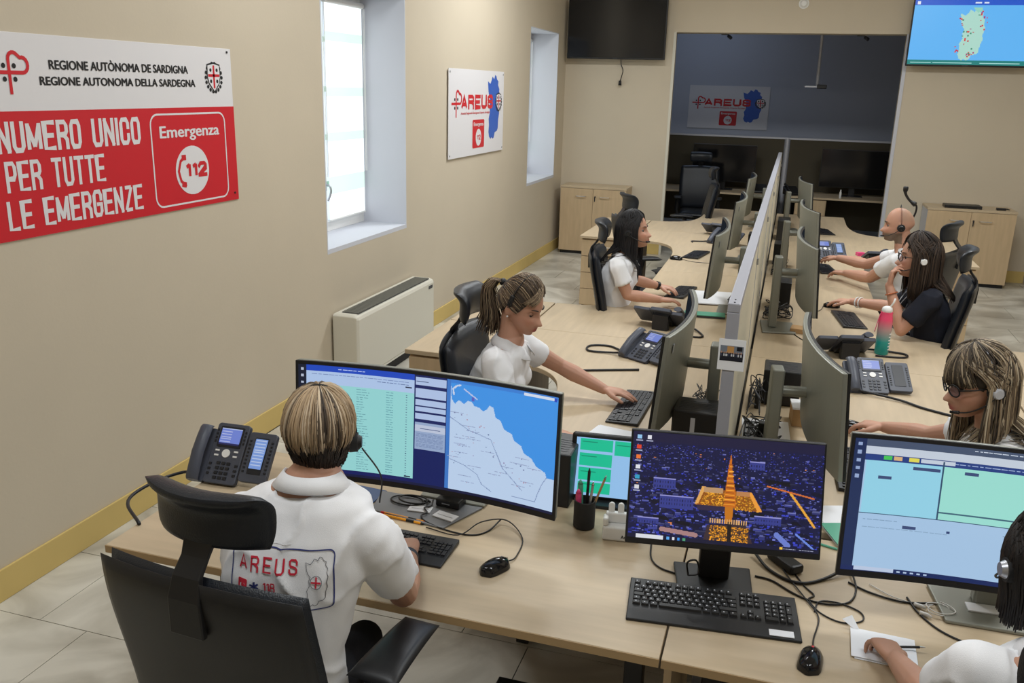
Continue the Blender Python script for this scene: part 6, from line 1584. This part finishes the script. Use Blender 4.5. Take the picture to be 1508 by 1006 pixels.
for s_ in (-1, 1): q.tube(smoothpath([tuple(c_ + r_ * s_ * 0.07 - f_ * 0.02 + V(0, 0, 0.01)), tuple(c_ + r_ * s_ * 0.065 + f_ * 0.09 - V(0, 0, 0.06)), tuple(c_ + r_ * s_ * 0.03 + f_ * 0.15 - V(0, 0, 0.18)), tuple(c_ + f_ * 0.16 - V(0, 0, 0.30))], 5), 0.006, 6, flat=0.4)
q.build('lanyard', M['alu_light'], dsh['t'])

# 6 --- the bald man
bld = person(dict(label='bald bearded man in a white polo with both arms on the desk', phi=158, hphi=178, pitch=6, fem=False, hs=1.04, sw=0.20,
    hip=(0.96, 6.98, 0.58), neck=(0.86, 6.98, 1.075), head=(0.80, 6.98, 1.255), skin=SK1, cloth=M['white_cloth'], seed=40, beard=(0.16, 0.12, 0.085), scalp=(0.36, 0.25, 0.18), lips=(0.40, 0.16, 0.13),
    R=dict(el=(0.66, 7.42, 0.87), wr=(0.46, 7.66, 0.86), d=(-0.75, 0.6, -0.05), curl=0.35),
    L=dict(el=(0.66, 7.02, 0.84), wr=(0.50, 7.28, 0.81), d=(-0.75, 0.6, -0.05), curl=0.3)))
headset(bld, 'black headset with boom on the bald man', -1)

# 7 --- the person at the lower right corner
lr = person(dict(label='dark haired person in a white polo writing, cut by the lower right corner', phi=97, hphi=98, pitch=8, hs=1.0,
    hip=(0.66, 1.64, 0.58), neck=(0.635, 1.80, 1.10), head=(0.605, 1.88, 1.235), skin=SK3, cloth=M['white_cloth'], seed=50,
    R=dict(el=(0.84, 1.95, 0.82), wr=(0.76, 2.10, 0.80), d=(0.0, 1, -0.05), curl=0.3),
    L=dict(el=(0.43, 1.89, 0.85), wr=(0.385, 2.115, 0.795), d=(-0.28, 1, -0.05), n=(0.15, 0, 1), curl=0.45, th=0.5, hsz=0.95)))
h = long_hair(lr, [(3, (0.010, 0.007, 0.006)), (1, (0.03, 0.02, 0.014))], (0.008, 0.006, 0.005), 1100, lambda a: 0.13, (50, 310), width=0.0026, seed=19, inward=0.02); h.build()
headset(lr, 'grey and black headset on the dark haired person at the lower right', -1, cup_col='alu', both=True)
# ================================================================== SMALL THINGS
M['orange'] = mat('orange pen barrel', srgb(246, 166, 40), 0.4); M['pen_red'] = mat('red pen cap', srgb(214, 34, 40), 0.4)
M['green'] = mat('green sleeve', srgb(90, 168, 140), 0.5); M['blue_folder'] = mat('slate blue folder', srgb(74, 98, 140), 0.5); M['grey_mat'] = mat('grey plate', srgb(128, 130, 134), 0.4, metal=0.2)
M['pink'] = mat('pink plastic', srgb(226, 76, 130), 0.4); M['carton'] = mat('brown carton', srgb(176, 140, 96), 0.8)
def cable(label, pts, r=0.0028, m='black', cat='cable', z=None, name='cable', group=None):
    p0 = pts[0]; o = thing(name, label, cat, (p0[0], p0[1], DZ), 0, group)
    P = [(p[0] - p0[0], p[1] - p0[1], (p[2] if len(p) > 2 else 0) + r) for p in pts]
    MB().tube(smoothpath(P, 7), r, 7).build('strand', M[m], o, smooth=True); return o
# pens before the map monitor
for k, (a, b, tip, lb) in enumerate((((-1.205, 2.487), (-1.035, 2.472), 'pen_red', 'orange pen with red cap end on the desk before the map monitor, nearer the monitor'), ((-1.20, 2.472), (-1.04, 2.458), 'black', 'orange pen with black grip beside its twin before the map monitor'))):
    t = thing('pen', lb, 'pen', (a[0], a[1], DZ + 0.0045), math.atan2(b[1] - a[1], b[0] - a[0])); L = math.hypot(b[0] - a[0], b[1] - a[1])
    MB().cyl((0.01, 0, 0), (L - 0.005, 0, 0), 0.0042, n=6).build('barrel', M['orange'], t)
    MB().cyl((0, 0, 0), (0.014, 0, 0), 0.0036, 0.0044, n=8).build('cap_end', M['pen_red'], t)
    MB().cyl((L * 0.62, 0, 0), (L * 0.8, 0, 0), 0.0046, n=8).build('grip', M['black'], t)
    MB().cyl((L - 0.006, 0, 0), (L + 0.004, 0, 0), 0.0046, 0.003, n=8).build('end_plug', M[tip], t)
t = thing('folder', 'slate blue folder lying behind the short haired person\'s shoulder', 'folder', (-1.37, 2.57, DZ), R(-4))
MB().box(-0.11, 0.11, -0.08, 0.08, 0.0, 0.006).build('cover', M['blue_folder'], t, bevel=0.002); put = MB(); put_text(put, 'AREUS', -0.03, 0.05, -0.03, -0.005, 0.0064, 0, 0.02); put.build('lettering', M['paper'], t)
t = thing('monitor_plate', 'grey metal foot plate under the map monitor with cards on it', 'plate', (-1.08, 2.535, DZ), R(0))
MB().prism([(-0.19, 0.10), (-0.165, -0.045), (0.115, -0.085), (0.19, 0.10)], 0.0005, 0.007).build('plate', M['grey_mat'], t, bevel=0.002)
for x, y, a, lb in ((-1.085, 2.545, 5, 'small white card with a grey print on the foot plate'), (-0.985, 2.525, -14, 'white card nearer the edge of the foot plate')):
    t = thing('card', lb, 'card', (x, y, DZ + 0.0075), R(a)); MB().box(-0.04, 0.04, -0.022, 0.022, 0, 0.004).build('sheet', M['paper'], t); MB().box(-0.03, 0.03, -0.004, -0.001, 0.004, 0.0044).build('print_line', M['alu'], t)
t = thing('adapter_box', 'black adapter box under the map monitor', 'adapter', (-1.0, 2.615, DZ + 0.0075), R(-6)); MB().box(-0.045, 0.045, -0.03, 0.03, 0, 0.028).build('case', M['black'], t, bevel=0.005); MB().box(-0.02, 0.01, -0.0305, -0.03, 0.012, 0.016).build('port', M['alu'], t)
for k, (r1, cx, cy) in enumerate(((0.055, -1.15, 2.585), (0.048, -1.13, 2.59))):
    cable('black cable coiled on the foot plate, %s loop' % ('larger' if k == 0 else 'smaller'), [(cx + r1 * math.cos(a) * 1.1, cy + r1 * .62 * math.sin(a), 0.009 + 0.005 * k) for a in np.linspace(0.3, 6.8, 12)] + [(-1.07, 2.60, 0.009)], 0.003)
cable('black cable twisting from the foot plate toward the orange pens', [(-1.06, 2.60, 0.02), (-1.055, 2.57, 0.012), (-1.07, 2.545, 0.014), (-1.05, 2.52, 0.012), (-1.06, 2.495, 0.01), (-1.03, 2.47, 0.004), (-0.94, 2.445, 0), (-0.86, 2.445, 0), (-0.82, 2.49, 0), (-0.80, 2.56, 0.01)])
# pen cup
t = thing('pen_cup', 'black pen cup in front of the small monitor with green tiles', 'cup', (-0.532, 2.635, DZ))
MB().lathe([(0.0, 0.004), (0.033, 0.001), (0.036, 0.004), (0.036, 0.098), (0.033, 0.099), (0.032, 0.02), (0.0, 0.018)], n=28, cap=(False, False)).build('cup_body', M['black_matte'], t, smooth=True, autosmooth=40)
def pencil(lb, x, y, dx, dy, L, r, m, tip=None, flat=None):
    o = thing('pen', lb, 'pen', (-0.532 + x, 2.635 + y, DZ + 0.02)); d = V(dx, dy, 1).normalized() * L
    MB().cyl((0, 0, 0), tuple(d), r, n=8).build('barrel', M[m], o, smooth=True, autosmooth=40)
    MB().cyl(tuple(d), tuple(d * (1 + 0.014 / L)), r, r * 0.3, n=8).build('tip', M[tip or m], o, smooth=True)
pencil('black marker standing tall in the pen cup', 0.004, 0.0, 0.02, 0.05, 0.175, 0.005, 'black')
pencil('green highlighter in the pen cup', -0.014, 0.006, -0.04, 0.0, 0.13, 0.009, 'green')
pencil('pink highlighter in the pen cup', -0.018, -0.010, -0.02, -0.03, 0.105, 0.010, 'pink')
pencil('pencil with striped barrel leaning right in the pen cup', 0.010, 0.002, 0.32, 0.05, 0.165, 0.0038, 'carton', 'alu')
pencil('silver ballpoint in the pen cup', 0.012, -0.012, 0.10, 0.0, 0.14, 0.0045, 'alu', 'chrome')
# white card stand with rounded prongs
t = thing('card_stand', 'white plastic card stand with rounded prongs beside the city wallpaper monitor', 'stand', (-0.40, 2.60, DZ), R(8))
MB().box(-0.06, 0.06, -0.03, 0.03, 0.0, 0.05).build('stand_body', M['white_pl'], t, bevel=0.008, seg=3)
MB().box(-0.052, 0.052, 0.0, 0.022, 0.05, 0.085).build('pocket_wall', M['white_pl'], t, bevel=0.004)
MB().box(-0.06, -0.042, -0.028, 0.01, 0.05, 0.078).build('cheek', M['white_pl'], t, bevel=0.006, seg=3)
for k in range(3): MB().rings([[(x_ * 0.010 - 0.035 + 0.030 * k, y_, z_) for x_, z_ in [(-1, 0.08), (1, 0.08), (1, 0.108)] + [(math.cos(a), 0.108 + 0.01 * math.sin(a)) for a in np.linspace(0.3, PI - 0.3, 6)] + [(-1, 0.108)]] for y_ in (0.008, 0.018)]).build('prong', M['white_pl'], t, bevel=0.002)
q = MB(); q.m = frame_m((0.0, -0.0305, 0.012), (1, 0, 0), (0, 0, 1), (0, -1, 0)); put_text(q, 'Areus', 0.0, 0.035, 0, 0.012, 0, 0, 0.03); q.build('lettering', M['sign_black'], t)
# mini computers
def pc(label, x, y, w, d, h, rz=0, z=0, sticker=True):
    t = thing('mini_computer', label, 'computer', (x, y, DZ + z), rz)
    MB().box(-w / 2, w / 2, -d / 2, d / 2, 0.002, h).build('case', M['black'], t, bevel=0.006)
    q = MB()
    for k in range(6): q.box(-w / 2 + 0.02, w / 2 - 0.02, -d / 2 + 0.03 + k * 0.02, -d / 2 + 0.036 + k * 0.02, h, h + 0.001)
    q.build('vent_slits', M['dark_grey'], t)['kind'] = 'stuff'
    if sticker: MB().box(-0.02, -0.002, -d / 2 - 0.001, -d / 2, h * 0.4, h * 0.85).build('label_sticker', M['alu_light'], t)
    return t
pc('black mini computer standing before the stand of the ponytailed woman\'s monitor', -0.255, 3.50, 0.19, 0.18, 0.17)
pc('black mini computer behind the stand of the blonde woman\'s monitor', 0.07, 4.20, 0.17, 0.18, 0.17)
pc('black mini computer behind the right edge of the map monitor', -0.66, 2.84, 0.10, 0.20, 0.20, sticker=False)
pc('black mini computer behind the second monitor stand on the right', 0.03, 6.25, 0.13, 0.2, 0.18, sticker=False)
pc('black mini computer by the partition near the third monitor on the right', 0.0, 7.9, 0.12, 0.2, 0.18, sticker=False)
pc('black mini computer by the partition near the farthest monitor on the right', 0.0, 9.3, 0.12, 0.3, 0.2, sticker=False)
pc('black mini computer behind the third monitor stand on the left', -0.25, 8.45, 0.1, 0.2, 0.16, sticker=False)
# carton and white box at the foot of the blonde woman's monitor
t = thing('carton', 'small brown carton with pale lid behind the blonde woman\'s monitor', 'box', (0.17, 3.92, DZ), 0.1); MB().box(-0.05, 0.05, -0.06, 0.06, 0.001, 0.08).build('box_body', M['carton'], t, bevel=0.002); MB().box(-0.052, 0.052, -0.062, 0.062, 0.08, 0.088).build('lid', M['paper'], t)
t = thing('carton', 'flat brown carton near the foot of the second right hand monitor', 'box', (0.17, 5.55, DZ), -0.1); MB().box(-0.06, 0.06, -0.05, 0.05, 0.001, 0.03).build('box_body', M['carton'], t, bevel=0.002)
t = thing('paper_sheet', 'white sheet under the cables beside the partition, right row', 'paper', (0.02, 3.75, DZ), 0.05); MB().box(-0.10, 0.10, -0.14, 0.14, 0.0005, 0.003).build('sheet', M['paper'], t)
# nests of black cables along the partition
rc = random.Random(12)
def nest(label, cx, cy, w, d, n, h=0.05):
    t = thing('cable_tangle', label, 'cables', (cx, cy, DZ))
    for k in range(n):
        p = [(rc.uniform(-w, w), rc.uniform(-d, d), rc.uniform(0.004, h)) for _ in range(6)]; p[0] = (-w * 0.8, rc.uniform(-d, d), 0.005)
        MB().tube(smoothpath(p, 6), rc.choice([0.0026, 0.0034, 0.0022]), 6).build('strand', M['black'] if rc.random() < 0.85 else M['dark_grey'], t, smooth=True)
    MB().box(-0.012, 0.012, -0.02, 0.02, 0.0, 0.09).build('plug_block', M['black'], t, bevel=0.004)
nest('tangle of black cables between partition and the blonde woman\'s monitor', 0.0, 3.62, 0.085, 0.22, 12, 0.07)
nest('tangle of cables around the computer behind the blonde woman\'s monitor', -0.03, 4.05, 0.05, 0.2, 7, 0.14)
nest('tangle of cables at the foot of the second right hand monitor', 0.02, 5.95, 0.09, 0.2, 10, 0.07)
nest('tangle of cables by the third right hand monitor', 0.0, 7.6, 0.07, 0.3, 8, 0.07)
nest('tangle of cables behind the ponytailed woman\'s monitor', -0.25, 3.95, 0.07, 0.2, 7, 0.06)
nest('tangle of cables behind the black haired woman\'s monitor', -0.25, 6.15, 0.07, 0.2, 7, 0.06)
cable('thin cable running from the second right hand monitor toward the bottle', [(0.05, 5.72), (0.12, 5.5), (0.2, 5.32), (0.26, 5.28)], 0.003)
cable('thick black cable on the desk near the ponytailed woman', [(-0.93, 4.27), (-0.80, 4.33), (-0.64, 4.40)], 0.006)
# cables around the front right monitors
cable('black cable from under the keyboard behind the city wallpaper monitor', [(-0.30, 2.60), (-0.285, 2.50), (-0.25, 2.45), (-0.19, 2.43), (-0.12, 2.41)])
cable('thick black cable arching between the two front right monitors', [(0.02, 2.63, 0.01), (0.07, 2.55), (0.15, 2.50), (0.23, 2.55), (0.33, 2.66, 0.02)], 0.005)
cable('black cable snaking from the monitor foot toward the wide monitor', [(0.03, 2.50), (0.08, 2.49), (0.14, 2.44), (0.19, 2.415), (0.25, 2.415), (0.30, 2.45), (0.32, 2.53), (0.31, 2.62, 0.01)], 0.003)
cable('mouse lead looped on the desk left of the notepaper', [(0.12, 2.62), (0.17, 2.50), (0.20, 2.45), (0.185, 2.42), (0.215, 2.36), (0.27, 2.33), (0.325, 2.355), (0.325, 2.40), (0.27, 2.43), (0.215, 2.42), (0.20, 2.36)], 0.0024)
cable('black cable under the left corner of the wide monitor', [(0.30, 2.56), (0.36, 2.52), (0.45, 2.50), (0.55, 2.53)], 0.003)
cable('black cable running to the dark haired person\'s keyboard', [(0.46, 2.53), (0.48, 2.46), (0.52, 2.39), (0.57, 2.35), (0.63, 2.33)], 0.003)
t = thing('power_adapter', 'black power adapter behind the right corner of the city wallpaper monitor', 'adapter', (0.115, 2.60, DZ), R(-50)); MB().box(-0.06, 0.06, -0.025, 0.025, 0.001, 0.03).build('case', M['black'], t, bevel=0.008)
t = thing('earphones', 'white wired earphones coiled below the wide monitor', 'earphones', (0.52, 2.48, DZ))
q = MB(); q.tube(smoothpath([(-0.16, 0.09, 0.003), (-0.10, 0.04, 0.003), (-0.03, 0.02, 0.003)] + [(0.035 * math.cos(a) * (1 + .2 * math.sin(a * 1.7)) + 0.02, 0.03 * math.sin(a), 0.004 + 0.001 * a) for a in np.linspace(2, 14, 22)], 5), 0.0016, 6).build('wire', M['white_pl'], t, smooth=True)
for x, y in ((-0.045, 0.012), (-0.035, -0.03)): MB().tube([(x, y, 0.006), (x + 0.018, y - 0.006, 0.007), (x + 0.03, y - 0.014, 0.007)], [0.007, 0.006, 0.003], 8).build('ear_bud', M['white_pl'], t, smooth=True)
# papers
def sheets(name, label, cat, x, y, rz, w, d, n, m='paper', off=0.006):
    t = thing(name, label, cat, (x, y, DZ), rz)
    for k in range(n):
        a = rc.uniform(-off, off); b = rc.uniform(-off, off)
        MB().box(-w / 2 + a, w / 2 + a, -d / 2 + b, d / 2 + b, 0.0005 + 0.0022 * k, 0.0022 + 0.0022 * k).build('sheet', M[m], t)
    return t
t = sheets('note_paper', 'crumpled white note paper under the writing hand at the lower right', 'paper', 0.372, 2.235, R(-2), 0.155, 0.135, 3)
q = MB(); q.add([(-0.075, 0.065, 0.007), (-0.105, 0.085, 0.018), (-0.08, 0.095, 0.03), (-0.06, 0.068, 0.008)], [(0, 1, 2, 3)]).build('folded_corner', M['paper'], t)
t = thing('pen', 'dark pen lying across the note paper in the writing hand', 'pen', (0.385, 2.24, DZ + 0.014), R(8)); MB().cyl((-0.05, -0.02, 0.004), (0.075, 0.0, 0.006), 0.0035, n=8).build('barrel', M['black'], t, smooth=True, autosmooth=40); MB().cyl((0.075, 0, 0.006), (0.09, 0.002, 0.006), 0.003, 0.001, n=8).build('tip', M['chrome'], t)
sheets('paper_stack', 'white papers beside the ponytailed woman\'s mouse behind the small monitor', 'paper', -0.60, 3.42, R(-12), 0.20, 0.24, 3)
t = sheets('folder_stack', 'papers in a green sleeve between the two front right monitors', 'papers', 0.33, 2.95, R(20), 0.20, 0.26, 5); MB().box(-0.11, 0.10, -0.15, -0.0, 0.0118, 0.0135).build('green_sleeve', M['green'], t)
cable('green cable crossing the gap between the front right monitors', [(0.21, 2.78), (0.27, 2.76), (0.36, 2.74)], 0.004, 'green')
t = sheets('paper_stack', 'loose white papers under the black haired woman\'s monitor', 'paper', -0.40, 6.25, R(8), 0.30, 0.40, 6, off=0.02)
t = thing('document_tray', 'flat dark folder with green edge under the papers by the black haired woman', 'folder', (-0.42, 5.72, DZ), R(6)); MB().box(-0.14, 0.12, -0.05, 0.05, 0.001, 0.015).build('tray', M['dark_grey'], t, bevel=0.003); MB().box(-0.14, 0.12, -0.052, 0.052, 0.015, 0.019).build('cover', M['green'], t)
# the gradient bottle
t = thing('water_bottle', 'pink to teal gradient water bottle on the right desk', 'bottle', (0.606, 5.24, DZ))
bm_ = bpy.data.materials.new('pink to teal frosted plastic'); bm_.use_nodes = True; nt = bm_.node_tree; b = nt.nodes['Principled BSDF']; b.inputs['Roughness'].default_value = 0.35; b.inputs['Subsurface Weight'].default_value = 0.0
tc = nt.nodes.new('ShaderNodeTexCoord'); sx = nt.nodes.new('ShaderNodeSeparateXYZ'); nt.links.new(tc.outputs['Object'], sx.inputs[0]); cr = nt.nodes.new('ShaderNodeValToRGB'); mr = nt.nodes.new('ShaderNodeMapRange'); mr.inputs[2].default_value = 0.25
nt.links.new(sx.outputs['Z'], mr.inputs[0]); nt.links.new(mr.outputs[0], cr.inputs[0]); nt.links.new(cr.outputs[0], b.inputs['Base Color'])
e = cr.color_ramp.elements; e[0].position = 0.30; e[0].color = (*srgb(30, 160, 156), 1); e[1].position = 0.82; e[1].color = (*srgb(238, 78, 118), 1); x = e.new(0.58); x.color = (*srgb(182, 150, 150), 1)
MB().lathe([(0.0, 0.001), (0.034, 0.001), (0.037, 0.006), (0.038, 0.10), (0.038, 0.19), (0.035, 0.215), (0.032, 0.225), (0.032, 0.245), (0.0, 0.245)], n=32, cap=(False, False)).build('bottle_body', bm_, t, smooth=True, autosmooth=50)
MB().lathe([(0.026, 0.245), (0.030, 0.252), (0.026, 0.27), (0.012, 0.278), (0.0, 0.279)], n=24, cap=(True, False)).build('clear_lid', M['white_pl'], t, smooth=True, autosmooth=50)
MB().tube([(0.01, 0, 0.268), (0.028, 0, 0.30), (0.034, 0, 0.325)], 0.005, 8).build('spout', M['white_pl'], t, smooth=True)
MB().tube(smoothpath([(-0.033, -0.01, 0.235), (-0.042, -0.015, 0.19), (-0.052, -0.02, 0.13)], 5), 0.005, 6, flat=0.4).build('strap', M['pink'], t, smooth=True)
q = MB()
for k in range(6): q.m = Matrix.Rotation(R(-35), 4, 'Z'); q.box(0.0375, 0.0388, -0.008, 0.008, 0.03 + k * 0.018, 0.036 + k * 0.018)
q.build('volume_marks', M['paper'], t)
t = thing('pink_note_block', 'small pink note block near the bald man\'s phone', 'note block', (0.70, 8.60, DZ), 0.3); MB().box(-0.035, 0.035, -0.035, 0.035, 0, 0.03).build('block', M['pink'], t, bevel=0.002)
# receiver held up by its curled bracket beside the bald man's head
t = thing('raised_headset_arm', 'black handset shaped arm rising above the bald man\'s head', 'headset arm', (0.90, 7.25, 1.24))
q = MB(); q.tube(smoothpath([(0, 0, 0), (0.03, 0, 0.06), (0.035, 0, 0.12), (0.01, 0, 0.15)], 5), 0.007, 8).build('bracket', M['black'], t, smooth=True)
q = MB(); q.tube(smoothpath([(0.025, 0, 0.135), (-0.02, 0, 0.165), (-0.055, 0, 0.215), (-0.058, 0, 0.265)], 5), [0.026, 0.027, 0.024, 0.018, 0.015, 0.014, 0.014, 0.014, 0.014, 0.014, 0.015, 0.018, 0.024, 0.027, 0.027, 0.024], 10, flat=0.7).build('handset', M['black'], t, smooth=True)

t = thing('card', 'white card on the foot of the wide monitor at the lower right', 'card', (0.66, 2.52, DZ + 0.0125), R(4)); MB().box(-0.045, 0.045, -0.022, 0.022, 0, 0.004).build('sheet', M['paper'], t)
# repeats share a group
GR = {'keyboard': 'keyboards on the desks', 'mouse': 'computer mice on the desks', 'telephone': 'desk telephones', 'computer': 'mini computers by the monitors', 'pen': 'pens and pencils', 'desk': 'maple desks',
      'drawer unit': 'maple drawer units', 'cabinet': 'low cabinets at the back wall', 'television': 'wall televisions', 'cable': 'loose cables on the desks', 'cables': 'cable tangles', 'paper': 'loose papers', 'monitor': 'monitors', 'sign': 'wall signs', 'camera': 'ceiling cameras', 'card': 'white cards', 'box': 'small boxes', 'glasses': 'eyeglasses', 'adapter': 'small adapters', 'folder': 'flat folders'}
for o in COL.objects:
    if o.parent is None and o.get('category') in GR and not o.get('group'): o['group'] = GR[o['category']]
